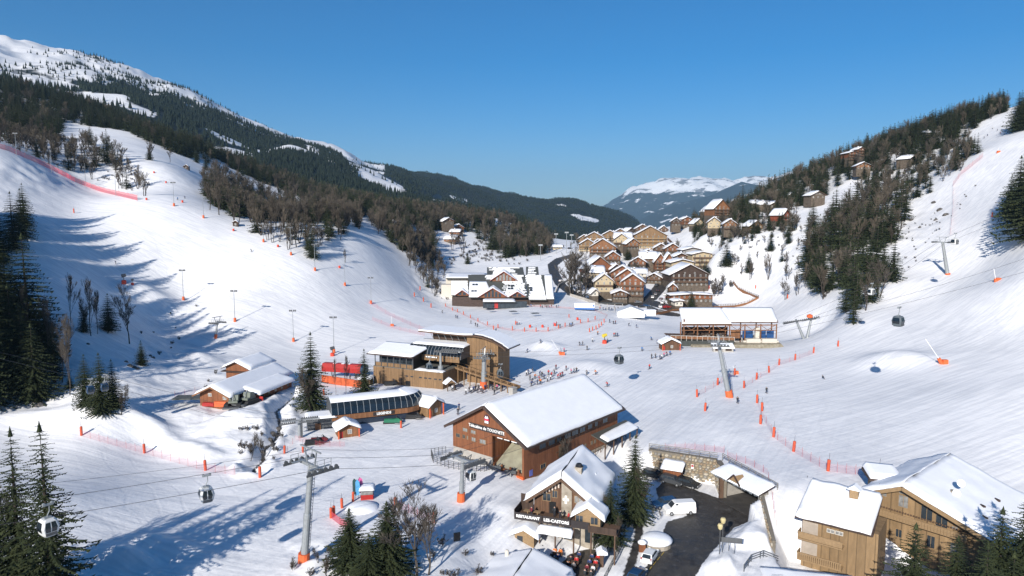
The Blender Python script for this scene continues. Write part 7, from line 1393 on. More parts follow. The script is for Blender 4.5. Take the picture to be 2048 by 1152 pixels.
STMS = [mat('stone_'+k, c, .9, var=.2, scale=1.5, bump=.4) for k, c in (('tan', (.30, .25, .17)), ('grey', (.22, .21, .19)), ('pale', (.38, .34, .27)), ('brown', (.24, .18, .12)))]
def stone_mesh(seed):
    rg = random.Random(seed); n = 7; an = [2*pi*(k+rg.uniform(-.25, .25))/n for k in range(n)]; rr_ = [rg.uniform(.82, 1.1) for _ in range(n)]
    lo = [(cos(a)*q*.5, 0, sin(a)*q*.5) for a, q in zip(an, rr_)]; hi = [(x*.78, -.11-rg.uniform(0, .05), z*.78) for x, _, z in lo]
    return MB().add(lo+hi, [tuple(range(2*n-1, n-1, -1))]+[((k+1) % n, k, n+k, n+(k+1) % n) for k in range(n)]).mesh('stone', STMS[seed % 4])
STM = [stone_mesh(s_) for s_ in range(8)]
def lay_stones(parent, p0, p1, z0, z1a, z1b, one=True, size=.52, seed=0):
    rg = random.Random(seed); d_ = p1-p0; L_ = d_.length; rz_ = math.atan2(d_.y, d_.x); z = z0; row = 0; d_.normalize(); jn = MB()
    while z < max(z1a, z1b):
        h_ = size*rg.uniform(.7, 1.05); x = rg.uniform(-.2, .2)
        while x < L_-.2:
            w_ = size*rg.uniform(.8, 1.7); top = z1a+(z1b-z1a)*x/L_
            if z+h_*.6 < top:
                c_ = p0+d_*(x+w_/2); nrm = Vector((d_.y, -d_.x, 0))*.0
                if one: o_ = put('stone', STM[rg.randrange(8)], parent, (c_.x, c_.y, z+h_/2), rz_); o_.scale = (w_*1.02, 1.4, h_*1.05)
                else:
                    me_ = STM[rg.randrange(8)]; jn.T = Matrix.Translation((c_.x, c_.y, z+h_/2)) @ Matrix.Rotation(rz_, 4, 'Z') @ Matrix.Diagonal((w_*1.02, 1.4, h_*1.05, 1)); jn.mi = rg.randrange(4); jn.add([v.co for v in me_.vertices], [tuple(f.vertices) for f in me_.polygons])
            x += w_
        z += h_
    if not one: jn.T = None; jn.build('stones', STMS, parent, kind='stuff')
lay_stones(wl_, a_-Vector((1.2, -.7, 0)), e_, -4.3, .5, .6, True, .62, 1); lay_stones(wr_, e_, l_, -4.3, .7, 1.1, False, .6, 2); lay_stones(ww_, r_-nin*.2, wd, -4.3, .5, -2.0, False, .6, 3)
for p_, nm_ in ((l_, 'pillar'), (r_, 'pillar')): MB().box(p_.x-.35, p_.y-.35, -5, p_.x+.35, p_.y+.35, .5).build(nm_, BEAM if p_ is l_ else CONC, PT)
d_ = (r_-l_).normalized(); MB().hexa([l_+Vector((0, 0, -.1)), r_+Vector((0, 0, -.4)), r_+nin*.8+Vector((0, 0, -.4)), l_+nin*.8+Vector((0, 0, -.1)), l_+Vector((0, 0, .75)), r_+Vector((0, 0, .55)), r_+nin*.8+Vector((0, 0, .55)), l_+nin*.8+Vector((0, 0, .75))]).build('lintel', CONC, PT)
tl = 12; tn_ = MB()
for p_, s_ in ((l_, 1), (r_, -1)):
    q_ = p_-d_*.3*s_; tn_.hexa([q_+Vector((0, 0, -5)), q_+nin*tl+Vector((0, 0, -5)), q_+nin*tl+d_*-.3*s_+Vector((0, 0, -5)), q_-d_*.3*s_+Vector((0, 0, -5)), q_+Vector((0, 0, .1)), q_+nin*tl+Vector((0, 0, .1)), q_+nin*tl-d_*.3*s_+Vector((0, 0, .1)), q_-d_*.3*s_+Vector((0, 0, .1))])
tn_.build('tunnel_wall', CONC, PT)
MB().hexa([l_+Vector((0, 0, .0)), r_+Vector((0, 0, -.1)), r_+nin*tl+Vector((0, 0, -.1)), l_+nin*tl+Vector((0, 0, 0)), l_+Vector((0, 0, .2)), r_+Vector((0, 0, .1)), r_+nin*tl+Vector((0, 0, .1)), l_+nin*tl+Vector((0, 0, .2))]).build('tunnel_ceiling', CONC, PT)
ASPM = mat('tunnel_asphalt', (.035, .034, .033), .6, scale=.6, col2=(.075, .07, .066)); MB().hexa([l_-nin*1.2+Vector((0, 0, -5)), r_-nin*1.2+Vector((0, 0, -5)), r_+nin*tl+Vector((0, 0, -5)), l_+nin*tl+Vector((0, 0, -5)), l_-nin*1.2+Vector((0, 0, -4.16)), r_-nin*1.2+Vector((0, 0, -4.16)), r_+nin*tl+Vector((0, 0, -4.16)), l_+nin*tl+Vector((0, 0, -4.16))]).build('tunnel_road', ASPM, kind='structure')
MB().hexa([l_+nin*tl+Vector((0, 0, -5)), r_+nin*tl+Vector((0, 0, -5)), r_+nin*(tl+.3)+Vector((0, 0, -5)), l_+nin*(tl+.3)+Vector((0, 0, -5)), l_+nin*tl, r_+nin*tl, r_+nin*(tl+.3), l_+nin*(tl+.3)]).build('tunnel_end', CONC, PT)
# canopy
e0, e1, b0, b1 = l_-nin*1.7-d_*1.0+Vector((0, 0, .55)), r_-nin*1.5+d_*1.0+Vector((0, 0, .35)), l_+nin*2.2-d_*1.0+Vector((0, 0, 1.5)), r_+nin*2.2+d_*1.0+Vector((0, 0, 1.4)); slab_roof(PT, [e0, e1, b1, b0], .4, 7, BARGE, 14, 6)
mid = (e0+e1)/2+Vector((0, 0, .2)); gb = MB(); gb.prism([mid-d_*1.3, mid+d_*1.3, mid+Vector((0, 0, 1.25))], nin*2.0); gb = gb.build('gable', BEAMG, PT)
for s in (-1, 1): m = MB(); m.beam(mid+d_*1.6*s-nin*.1+Vector((0, 0, -.1)), mid+Vector((0, 0, 1.45))-nin*.1, .2, .25); m.build('barge_board', BARGE, gb)
for k in range(16): q_ = e0.lerp(e1, (k+.5)/16)+Vector((0, 0, -.15)); 
ic = MB()
for k in range(60): q_ = e0.lerp(e1, (k+.5)/60); h_ = random.uniform(.1, .4); ic.add([q_+d_*.06, q_-d_*.06, q_+nin*.06, q_-Vector((0, 0, h_))], [(0, 1, 3), (1, 2, 3), (2, 0, 3)])
ic.build('icicles', mat('ice', (.55, .62, .68), .15), PT, kind='stuff')
def guard_rail(label, pts, gap=2.0, h=1.1, m=None):
    P_ = [Vector(p) for p in pts]; r = thing('guard_rail', label, 'railing', P_[0]); o_ = P_[0]; po = MB().box(-.05, -.05, -.6, .05, .05, h).mesh('post', m or BEAM); m = m or BEAM
    for i in range(len(P_)-1):
        a, b = P_[i]-o_, P_[i+1]-o_; L_ = (b-a).length
        for z_ in (.35, .7, 1.05): MB().beam(a+Vector((0, 0, z_)), b+Vector((0, 0, z_)), .05, .12).build('rail', m, r)
        for k in range(int(L_/gap)+1): put('post', po, r, a.lerp(b, min(1, k*gap/L_)))
    return r
GREYW = mat('weathered_rail', (.20, .19, .175), .85, var=.2)
guard_rail('weathered timber rail along the top of the stone wall', [a_+Vector((-1, 1.2, .55)), e_+Vector((.6, 1.2, .6))], m=GREYW); guard_rail('weathered timber rail behind the tunnel canopy', [Vector((41, 129.0, .75)), b1+nin*.7+Vector((0, 0, -.6)), ], m=GREYW)
# road sign plates, lean-to on the wall, lamps, boards
ru = thing('wall_shelter', 'small lean-to with snowy roof against the left end of the stone wall', 'shelter', (30.6, 132.2, 0), math.atan2(e_.y-a_.y, e_.x-a_.x)); MB().box(0, -1.6, -4.6, 3.6, 0, -1.7).build('timber_wall', WBROWN, ru); slab_roof(ru, [(-.4, -2.1, -1.9), (4.0, -2.1, -1.9), (4.0, .3, -.9), (-.4, .3, -.9)], .3, 3, n=8, k=4)
sgp = thing('road_sign', 'small white and red plate on the stone wall', 'sign', (35.6, 130.2, -1.2), math.atan2(e_.y-a_.y, e_.x-a_.x)); MB().box(-.25, -.35, -.45, .25, -.3, .45).build('plate', WPAINT, sgp); MB().box(-.2, -.37, -.05, .2, -.35, .35).build('red_mark', RED, sgp)
sgp = thing('round_sign', 'round no-entry style disc on the wing wall pillar', 'sign', (42.3, 112.7, -1.6), R(-25)); MB().tube([(0, -.1, 0), (0, -.14, 0)], .38, 16).build('disc', WPAINT, sgp)
lm = thing('street_lamp', 'twin-globe street lamp at the road edge under the tunnel portal', 'street lamp', (31.3, 98.5, HZ(31.3, 98.5)-.2))
MB().tube([(0, 0, -.5), (0, 0, 4.0)], .06, 6).build('pole', STEELD, lm); MB().tube([(.5, .3, -.5), (.5, .3, 4.8)], .06, 6).build('pole', STEELD, lm)
for x, y, z in ((0, 0, 4.0), (.5, .3, 4.8)): MB().lathe((x, y, z), [(.1, 0), (.3, .2), (.42, .7), (.3, .95), (.05, 1.0)], 10).build('globe', mat('lamp_globe', (.50, .42, .22), .4), lm)
bd = thing('notice_board', 'back of a wide grey road board on two posts', 'sign', (33.0, 98.2, HZ(33, 98.2)), R(-12)); MB().box(-1.5, -.05, 1.5, 1.5, .05, 2.3).build('board', STEELD, bd); 
for x in (-.4, .4): MB().box(x-.04, .05, -1, x+.04, .12, 2.2).build('post', STEELD, bd)
plr = thing('round_planter', 'round stone planter under a thick snow cap beside the road', 'planter', (22.9, 103.6, HZ(22.9, 103.6)-.2)); MB().lathe((0, 0, 0), [(2.3, -.5), (2.3, .9), (2.1, .95)], 20).build('stone_ring', STONE, plr); MB().lathe((0, 0, .9), [(2.4, 0), (2.5, .25), (2.1, .6), (1.2, .85), (.02, .95)], 20).build('snow_cap', WHITE, plr, smooth=True)
nb = thing('notice_post', 'small roofed notice box on a post with snow on top beside the planter', 'notice box', (20.2, 101.4, HZ(20.2, 101.4))); MB().box(-.5, -.25, 0, .5, .25, 1.4).build('box', WBROWN, nb); MB().lathe((0, 0, 1.4), [(.7, 0), (.7, .25), (.3, .5), (.02, .55)], 10).build('snow_cap', WHITE, nb, smooth=True)
br_ = thing('bird_table', 'snow-capped timber post beside the lower parapet path', 'post', (13.4, 97.5, HZ(13.4, 97.5))); MB().box(-.25, -.25, -.5, .25, .25, 2.2).build('post', BEAM, br_); MB().prism([(-.8, -.7, 2.1), (.8, -.7, 2.1), (.8, -.7, 2.5), (0, -.7, 3.0), (-.8, -.7, 2.5)], (0, 1.4, 0)).build('snow_cap', WHITE, br_)
guard_rail('thin rail along the shaded path between chalet and road', [Vector((x, y, HZ(x, y))) for x, y in ((12.6, 92), (16.5, 101), (18.8, 108))], 2, m=STEELD); guard_rail('curved grey rail above the buried roof at the bottom', [Vector((x, y, HZ(x, y))) for x, y in ((33.2, 93.2), (35.2, 96.0), (37.5, 97.4), (40.0, 98.0))], 2, m=STEELD)
# road markings (dashed amber line)
for k in range(9):
    t = k/9; x, y = 15.6+8.2*t, 88.5+13.0*t; MB().hexa([(x-.07, y, ROADZ+.02), (x+.07, y, ROADZ+.02), (x+.67, y+1.0, ROADZ+.02), (x+.53, y+1.0, ROADZ+.02), (x-.07, y, ROADZ+.035), (x+.07, y, ROADZ+.035), (x+.67, y+1.0, ROADZ+.035), (x+.53, y+1.0, ROADZ+.035)]).build('road_marking', mat('amber_line', (.35, .25, .05), .7), kind='structure')
# ------------------------------------------------------------------ vehicles
TYRE = mat('tyre', (.02, .02, .02), .8); RIM = mat('rim', (.4, .41, .42), .35, metal=.5); LAMPR = mat('tail_lamp', (.45, .02, .02), .3); LAMPW = mat('head_lamp', (.7, .7, .68), .15)
def car_proto(kind, paint):
    if kind == 'van': L, Wd, low, roof = 5.1, 1.95, [(-2.5, .3), (2.45, .3), (2.5, .75), (2.2, 1.05), (1.65, 1.2), (-2.5, 1.2)], [(-2.48, 1.2), (1.65, 1.2), (.95, 1.9), (.6, 1.98), (-2.42, 1.98)]
    elif kind == 'suv': L, Wd, low, roof = 4.6, 1.85, [(-2.3, .35), (2.25, .35), (2.3, .85), (1.1, 1.1), (-2.3, 1.05)], [(-2.25, 1.05), (1.1, 1.1), (.35, 1.62), (-1.9, 1.66)]
    else: L, Wd, low, roof = 4.1, 1.75, [(-2.05, .3), (2.0, .3), (2.05, .7), (1.0, .95), (-2.05, .95)], [(-2.0, .95), (1.0, .95), (.25, 1.45), (-1.5, 1.47)]
    b = MB(); h = Wd/2; b.prism([(x, -h, z) for x, z in low], (0, Wd, 0)); n = len(roof)
    b.add([(x, -h+(.0 if z < 1.25 else .16)+.02, z) for x, z in roof]+[(x, h-(.0 if z < 1.25 else .16)-.02, z) for x, z in roof], [tuple(range(n)), tuple(range(2*n-1, n-1, -1))]+[(i, n+i, n+(i+1) % n, (i+1) % n) for i in range(n)])
    parts = [('body', b.mesh('body', paint), None)]
    rz_ = roof; z0, z1 = rz_[0][1]+.08, rz_[-1][1]-.12
    def y_at(z): return h-.02-(.16*(z-1.05)/(rz_[-1][1]-1.05) if z > 1.05 else 0)+.012
    for sg in (-1, 1):
        segs = [(.95, .25), (.2, -.6), (-.7, -1.5)] if kind != 'van' else [(1.2, .45)]
        for xa, xb in segs: g = MB(); xa2 = xa-.4*(xa > .8); g.add([(xa, sg*y_at(z0), z0), (xb, sg*y_at(z0), z0), (xb, sg*y_at(z1), z1), (xa2, sg*y_at(z1), z1)], [(0, 1, 2, 3)]); parts.append(('side_window', g.mesh('side_window', GLASS), None))
    f0, f1 = rz_[1], rz_[2]; g = MB(); g.add([(f0[0]-.05+.03, -h+.15, f0[1]+.06), (f0[0]-.05+.03, h-.15, f0[1]+.06), (f1[0]+.05+.03, h-.25, f1[1]-.04), (f1[0]+.05+.03, -h+.25, f1[1]-.04)], [(0, 1, 2, 3)]); parts.append(('windscreen', g.mesh('windscreen', GLASS), None))
    r0_, r1_ = rz_[0], rz_[-1]
    if kind != 'van': g = MB(); g.add([(r0_[0]-.02, -h+.2, r0_[1]+.06), (r0_[0]-.02, h-.2, r0_[1]+.06), (r1_[0]-.06, h-.3, r1_[1]-.06), (r1_[0]-.06, -h+.3, r1_[1]-.06)], [(0, 1, 2, 3)]); parts.append(('rear_window', g.mesh('rear_window', GLASS), None))
    wm_ = MB().tube([(0, -.11, 0), (0, .11, 0)], .33, 14).mesh('tyre', TYRE); rm_ = MB().tube([(0, -.12, 0), (0, .12, 0)], .19, 10).mesh('rim', RIM)
    for x in (-L*.31, L*.31):
        for sg in (-1, 1): parts.append(('wheel', wm_, (x, sg*(h-.09), .33), rm_))
    for sg in (-1, 1): parts.append(('headlight', MB().box(low[1][0]-.02, sg*h*.75-.16, .6, low[1][0]+.05, sg*h*.75+.16, .78).mesh('headlight', LAMPW), None)); parts.append(('tail_light', MB().box(-L/2-.0, sg*h*.82-.12, .7, -L/2+.06, sg*h*.82+.12, 1.05).mesh('tail_light', LAMPR), None))
    return parts
def car(label, parts, p, rz, name='parked_car', cat='car', group=None):
    r = thing(name, label, cat, p, rz, group)
    for q in parts:
        o = put(q[0], q[1], r, q[2]); 
        if len(q) > 3: put('rim', q[3], o)
    return r
PW, PB_, PG_, PBL, PSIL, PRED = WPAINT, mat('car_black', (.02, .022, .025), .25), mat('car_grey', (.08, .085, .09), .3, metal=.3), mat('car_blue', (.015, .05, .12), .25), mat('car_silver', (.3, .31, .32), .3, metal=.4), mat('car_red', (.3, .02, .02), .3)
vanp = car_proto('van', PW); v_ = car('white panel van parked across the snowy lot with a rooftop hatch', vanp, (29.3, 115.2, ROADZ+.05), R(186), 'parked_van', 'van'); v_.scale = (1.08, 1.05, 1.12)
car('white hatchback parked at the left road edge, seen from behind', car_proto('hatch', PW), (20.9, 98.9, ROADZ+.05), R(62)); car('dark blue car cut by the bottom edge behind the white hatchback', car_proto('hatch', PBL), (17.9, 93.2, ROADZ+.05), R(58))
car('dark car hidden behind the white van', car_proto('suv', PBL), (27.3, 117.8, ROADZ+.05), R(196)); car('black estate with lit nose at the foot of the stone wall', car_proto('suv', PB_), (33.9, 127.3, ROADZ+.05), R(-38)); car('grey pickup beside the black estate by the stone wall', car_proto('suv', PG_), (31.2, 128.6, ROADZ+.05), R(-40)); car('black car in the shade at the left end of the stone wall', car_proto('suv', PB_), (28.2, 131.0, ROADZ+.3), R(-35))
cp_ = [car_proto('hatch', m_) for m_ in (PB_, PSIL, PW, PBL)]+[car_proto('suv', PG_), car_proto('suv', PRED)]
for i, (u, v, c, rz_) in enumerate([(1178, 596, 3, -20), (1186, 600, 3, -18), (1172, 592, 0, -22), (1306, 596, 2, 70), (1312, 590, 1, 70), (1316, 583, 0, 75), (1283, 615, 0, 5), (1292, 613, 3, 10), (1302, 618, 4, 5), (1312, 622, 0, 8), (1322, 624, 1, 5), (1320, 615, 2, 85), (1276, 606, 1, 20), (1334, 616, 5, 30), (1159, 585, 2, 30), (1123, 563, 2, 50), (1128, 556, 1, 50), (1314, 572, 4, 60), (1322, 600, 1, 60), (1326, 607, 2, 60), (1265, 505, 0, 40), (1258, 512, 1, 40), (1149, 512, 2, 10), (1140, 498, 0, 10), (1330, 590, 2, 70), (1336, 597, 5, 60)]):
    lab = ['blue car first in the row by the road curve', 'second blue car in the row by the road curve', 'black car at the head of the row by the road curve', 'white car driving down the village lane', 'silver car behind the white one on the lane', 'black car parked up the lane in the shade', 'black car left in the car park beside the tent', 'blue car in the car park behind the tent', 'grey car in the car park behind the tent', 'black car at the railing end of the car park', 'silver car at the right end of the car park', 'white car turned sideways in the car park', 'silver car on the square above the tent', 'red car by the annex wall', 'white car left of the village curve', 'white car beside the bend parapet', 'silver car beside the bend parapet', 'dark grey car by the hotel on the lane', 'silver car among snow-capped ones below the wide hotel', 'white car among snow-capped ones below the wide hotel', 'black car below the crown apartment chalet', 'silver car below the crown apartment chalet', 'white car on the far road', 'black car at the far road end', 'white car beside the wide hotel wall', 'red car beside the wide hotel wall'][i]
    car(lab, cp_[c], G(u, v, tmin=300)+Vector((0, 0, .02)), R(rz_), group='cars in the village')
# snow groomers, snowmobiles, quad
def groomer(label, p, rz, paint, rot=0):
    r = thing('snow_groomer', label, 'snow groomer', p, rz); MB().prism([(-1.2, -1.1, 1.0), (1.9, -1.1, 1.0), (1.7, -1.1, 1.7), (1.2, -1.1, 2.7), (-.1, -1.1, 2.8), (-.3, -1.1, 1.6), (-1.2, -1.1, 1.5)], (0, 2.2, 0)).build('body', paint, r); MB().prism([(1.73, -1.0, 1.65), (1.25, -1.0, 2.6), (.3, -1.0, 2.65), (.2, -1.0, 1.7)], (0, 2.0, 0)).build('cab_glass', GLASS, r)
    for sg in (-1, 1): MB().prism([(-2.3, sg*1.5-.5, .45), (-1.9, sg*1.5-.5, 0), (2.0, sg*1.5-.5, 0), (2.4, sg*1.5-.5, .5), (2.0, sg*1.5-.5, .95), (-1.9, sg*1.5-.5, .95)], (0, 1.0, 0)).build('track', TYRE, r)
    MB().prism([(3.0, -2.3, .1), (3.3, -2.3, .2), (3.1, -2.3, 1.1), (2.9, -2.3, .8)], (0, 4.6, 0)).build('blade', RED, r); MB().box(-3.6, -2.0, .1, -2.6, 2.0, .5).build('tiller', STEELD, r); MB().tube([(-1.0, 0, 1.5), (-.9, 0, 2.3), (.2, 0, 3.4)], .12, 6).build('winch_arm', STEEL, r); return r
GRN = mat('groomer_grey_green', (.16, .18, .15), .5); groomer('grey-green snow groomer parked before the long barn', PZ(468, 812, .3), R(100), GRN); groomer('second groomer with red blade beside the barn corner', PZ(495, 806, .5), R(70), GRN)
rt = thing('red_lift_canopy', 'long red covered conveyor lift with a dark round end left of the wood-clad terminal', 'conveyor lift', (-58.5, 209, 0), R(-14)); MB().prism([(0, -1.5, .4), (0, 1.5, .4), (0, 1.7, 1.8), (0, .9, 2.9), (0, -.9, 2.9), (0, -1.7, 1.8)], (13, 0, 0)).build('red_canopy', RED, rt); MB().tube([(13.0, 0, 1.4), (14.2, 0, 1.3)], 1.7, 12).build('dark_end', PBL, rt); 
for x in (3.5, 6.2, 8.2): MB().box(x, -.7, 2.9, x+1.0, .7, 3.0).build('snow_patch', WHITE, rt)
of = thing('orange_barrier', 'tall orange crash barrier before the red conveyor lift', 'barrier', (-56.0, 197.5, 0), R(-30)); 
for k in range(6): MB().box(k*2.6, -.15, -.6, k*2.6+2.5, .25, 1.6).build('panel', mat('barrier_orange', (.45, .09, .03), .7, var=.25, scale=1), of)
wb2 = thing('small_tool_shed', 'small brown shed half buried below the thin scraggly spruce', 'shed', (-42.5, 192.5, -.4), R(-10)); MB().box(-1.8, 0, 0, 1.8, 2.5, 1.9).build('wall', WBROWN2, wb2); s_ = MB(); snow_quad(s_, (-2.1, -.3, 1.9), (2.1, -.3, 1.9), (2.1, 2.8, 2.3), (-2.1, 2.8, 2.3), .4, 8, 5); s_.build('snow_cover', WHITE, wb2, smooth=True)
om = thing('orange_mats', 'heap of orange and red pads before the long barn', 'crash mats', PZ(431, 812, 0), R(-5)); MB().box(-3.2, -.6, 0, -.2, .9, .9).build('red_mat', RED, om); MB().box(0, -.7, 0, 3.2, 1.0, 1.3).build('orange_mat', ORANGE, om)
def sled(label, p, rz, paint, s=1.0):
    r = thing('snowmobile', label, 'snowmobile', p, rz, 'parked snowmobiles'); r.scale = (s,)*3; MB().prism([(-1.4, -.3, .35), (1.0, -.35, .3), (1.4, -.3, .5), (.8, -.3, .95), (.3, -.25, .8), (-1.3, -.25, .85)], (0, .62, 0)).build('body', paint, r); MB().prism([(.55, -.3, .95), (.8, -.3, .95), (.5, -.3, 1.3)], (0, .6, 0)).build('windshield', GLASS, r); MB().box(-1.5, -.22, 0, .2, .22, .35).build('track', TYRE, r)
    for sg in (-1, 1): MB().beam((.3, sg*.5, .05), (1.6, sg*.5, .15), .12, .06).build('ski', BLACK, r)
    MB().beam((.35, -.4, 1.15), (.35, .4, 1.15), .05, .05).build('handlebar', BLACK, r)
sled('black snowmobile parked on the snow, left one of the pair', PZ(628, 889, .1), R(20), BLACK, 1.3); sled('dark red snowmobile parked beside the black one', PZ(639, 885, .1), R(15), mat('sled_red', (.12, .015, .02), .3), 1.3); sled('green snowmobile before the glazed chairlift station', PZ(786, 848, .1), R(10), mat('sled_green', (.02, .15, .08), .4), 1.5); sled('dark snowmobile beside the second timber kiosk', PZ(828, 838, .1), R(5), BLACK, 1.4); sled('black snowmobile by the plinth of the wood-clad terminal', PZ(783, 770, .1), R(10), BLACK, 1.4)
# small lift hut with flags near the bottom
fh_ = thing('lift_hut', 'tiny red and white lift hut with a snowy roof beside feather flags', 'hut', PZ(734, 1001, .1), R(8)); fh_.scale = (.85,)*3; MB().box(-1.2, 0, -.5, 1.2, 1.8, 1.1).build('lower_wall', RED, fh_); MB().box(-1.15, .05, 1.1, 1.15, 1.75, 2.0).build('windows', CURT, fh_); slab_roof(fh_, [(-1.5, -.3, 2.0), (1.5, -.3, 2.0), (1.5, 2.1, 2.2), (-1.5, 2.1, 2.2)], .35, 2, n=6, k=4)
def flag(label, p, col, lean=0): 
    r = thing('feather_flag', label, 'flag', p, R(20), 'feather flags by the lift hut'); MB().tube([(0, 0, -.3), (0, 0, 3.2), (.25, 0, 3.6)], .03, 5).build('pole', STEELD, r); m = MB(); q = [(0, 0, .8), (.65, 0, .9), (.8, 0, 2.2), (.7, 0, 3.2), (.3, 0, 3.6), (0, 0, 3.2)]; m.prism(q, (0, .03, 0)); m.build('cloth', col, r)
flag('blue and white feather flag left of the lift hut', PZ(711, 1001, .1), mat('flag_blue', (.10, .35, .6), .6)); flag('pink feather flag nearest the lift hut', PZ(717, 996, .1), mat('flag_pink', (.6, .12, .3), .6)); flag('dark feather flag farthest from the lift hut', PZ(706, 999, .1), mat('flag_dark', (.03, .08, .08), .6))
sm2 = thing('snow_bank_roof', 'rounded snow hump over the pit beside the lift hut', 'snow mound', PZ(725, 1022, -.2)); MB().lathe((0, 0, -1), [(3.0, 0), (2.9, 1.3), (2.2, 1.9), (1.0, 2.15), (.02, 2.2)], 20).build('mound', WHITE, sm2, smooth=True)
tb = thing('direction_board', 'dark direction board standing in the shade near the bottom', 'sign', PZ(914, 1086, -.2), R(20)); MB().box(-.5, -.05, .3, .5, .05, 1.6).build('board', BLACK, tb)
# ------------------------------------------------------------------ poles, pads, lances, masts
POLE = mat('pole_grey', (.12, .12, .13), .5)
pad_m = MB().lathe((0, 0, 0), [(.26, 0), (.28, .2), (.28, 2.0), (.22, 2.1)], 10).mesh('pad', mat('pad_red_orange', (.52, .085, .035), .6, var=.12)); rod_m = MB().tube([(0, 0, -.5), (.03, 0, 3.3)], .035, 5).mesh('rod', POLE)
PLS = [('around the ski school ring', [(891, 613), (905, 621), (915, 624), (927, 629), (941, 636), (956, 643), (975, 650), (987, 659), (996, 656), (1025, 660), (1049, 663), (1072, 663), (1096, 662), (1117, 657), (1130, 653), (1161, 646), (1176, 644), (1190, 639), (1031, 649), (1138, 635)], .8), ('in the short row right of the ski school', [(1179, 664), (1185, 661), (1192, 659), (1198, 655), (1203, 651), (1208, 645)], .8),
       ('along the fence climbing to the V pylon', [(1676, 693), (1627, 706), (1590, 720), (1558, 730), (1538, 745), (1513, 759), (1488, 776), (1435, 770), (1394, 794), (1469, 750), (1410, 822)], 1.0), ('along the curved net right of the brown station', [(1514, 806), (1524, 822), (1521, 848), (1547, 874), (1587, 903), (1656, 942), (1757, 953)], 1.05),
       ('along the lower left piste edge', [(163, 871), (289, 906), (411, 941), (520, 955)], 1.0), ('around the pit beside the small lift hut', [(662, 1036), (668, 1032), (684, 1016), (706, 1003), (867, 1045), (791, 1014)], .8), ('on the left and right slopes', [(148, 426), (1984, 434), (1418, 578), (1511, 577), (1575, 597), (829, 593), (847, 603), (862, 615), (840, 580)], 1.1), ('beside the glazed chairlift station', [(802, 856), (569, 907), (606, 905), (648, 790)], .8)]
first = None
for gi_, (where, pts, s_) in enumerate(PLS):
    for i, (u, v) in enumerate(pts):
        p = G(u, v); 
        if first is None: first = thing('padded_pole', 'orange padded pole '+where, 'piste pole', p, 0, 'padded poles '+where); put('pad', pad_m, first); put('rod', rod_m, first); o = first
        else: o = dup(first, p, random.uniform(0, 6), None, None, 'padded poles '+where)
        o['label'] = 'orange padded pole '+where+', '+nth(i, [q[0] for q in pts])
        o.scale = (s_,)*3; o.rotation_euler = (random.uniform(-.05, .05), random.uniform(-.05, .05), random.uniform(0, 6))
def mast(label, u, v, vt, heads=True, box=True):
    p = G(u, v); h = max(6, (v-vt)/F*p.y); r = thing('light_mast', label, 'light mast', p, 0, 'floodlight masts beside the left piste'); MB().tube([(0, 0, -.5), (0, 0, h)], [.13, .08], 6).build('pole', STEEL, r)
    if heads:
        for dx in (-1.1, -.45, .45, 1.1): MB().cbox((dx, 0, h), .5, .3, .7, .2).build('floodlight', STEELD, r)
        MB().box(-1.3, -.05, h-.15, 1.3, .05, h-.05).build('crossbar', STEEL, r)
    if box: MB().lathe((0, 0, -.3), [(.5, 0), (.55, .3), (.5, 1.7), (.35, 1.8)], 10).build('pad', ORANGE, r)
for i, (u, v, vt, hd_) in enumerate([(367, 600, 540, 1), (470, 643, 581, 1), (587, 683, 620, 1), (668, 706, 633, 1), (630, 541, 489, 1), (742, 607, 555, 1), (690, 571, 519, 0), (348, 412, 366, 1), (407, 436, 390, 0), (527, 484, 445, 0), (582, 510, 455, 1), (33, 312, 268, 1), (103, 346, 300, 0), (172, 375, 328, 0), (232, 392, 345, 0)]):
    mast(['floodlight mast with red box in the tip of the tree shadow', 'floodlight mast on the sunlit piste edge, second from the left', 'floodlight mast on the piste edge above the barns', 'floodlight mast beside the red snow gun', 'floodlight mast at the tip of the brown wood', 'floodlight mast on the shoulder above the wood-clad terminal', 'slim mast between shoulder and brown wood', 'floodlight mast at the neck of the upper snow clearing', 'slim mast at the open corner of the brown wood', 'slim mast below the brown wood', 'floodlight mast before the brown wood', 'floodlight mast left end of the long red net', 'slim mast second along the red net', 'slim mast third along the red net', 'slim mast fourth along the red net'][i], u, v, vt, bool(hd_), i not in (11, 12, 13, 14))
for i, (u, v, vt) in enumerate([(1112, 507, 468), (1133, 507, 465), (1143, 507, 470), (1081, 521, 490)]):
    p = G(u, v, tmin=400); h = (v-vt)/F*p.y; r = thing('stadium_mast', ['tall mast at the far road, left one', 'tall mast at the far road, middle one', 'tall mast at the far road, right one', 'tall mast behind the striped roof hall'][i], 'light mast', p, 0, 'masts by the far road'); MB().tube([(0, 0, -.5), (0, 0, h)], .22, 6).build('pole', STEEL, r); MB().box(-1.6, -.1, h-.6, 1.6, .1, h+.5).build('lamp_bank', STEEL, r)
bx_m = MB().lathe((0, 0, 0), [(.5, 0), (.52, 1.1), (.4, 1.2)], 8).mesh('snow_hydrant', mat('pad_red', (.6, .06, .03), .6))
for i, (u, v) in enumerate([(467, 462), (556, 494), (679, 536), (365, 405), (332, 366), (293, 400), (308, 346), (1110, 652), (1085, 655), (1155, 640), (1060, 655)]): put('snow_hydrant', bx_m, None, G(u, v), random.uniform(0, 6), label=['red padded hydrant beside the wooden hut', 'red padded hydrant below the brown wood', 'lone orange box on the white shoulder', 'red padded hydrant near the slope neck', 'orange hydrant in the upper clearing', 'red padded hydrant at the end of the long net', 'highest orange hydrant in the upper clearing', 'red ring mat in the ski school', 'small red cushion in the ski school', 'red cushion near the blue ski school carpet', 'red cushion in the middle of the ski school'][i], cat='hydrant', group='red padded boxes')
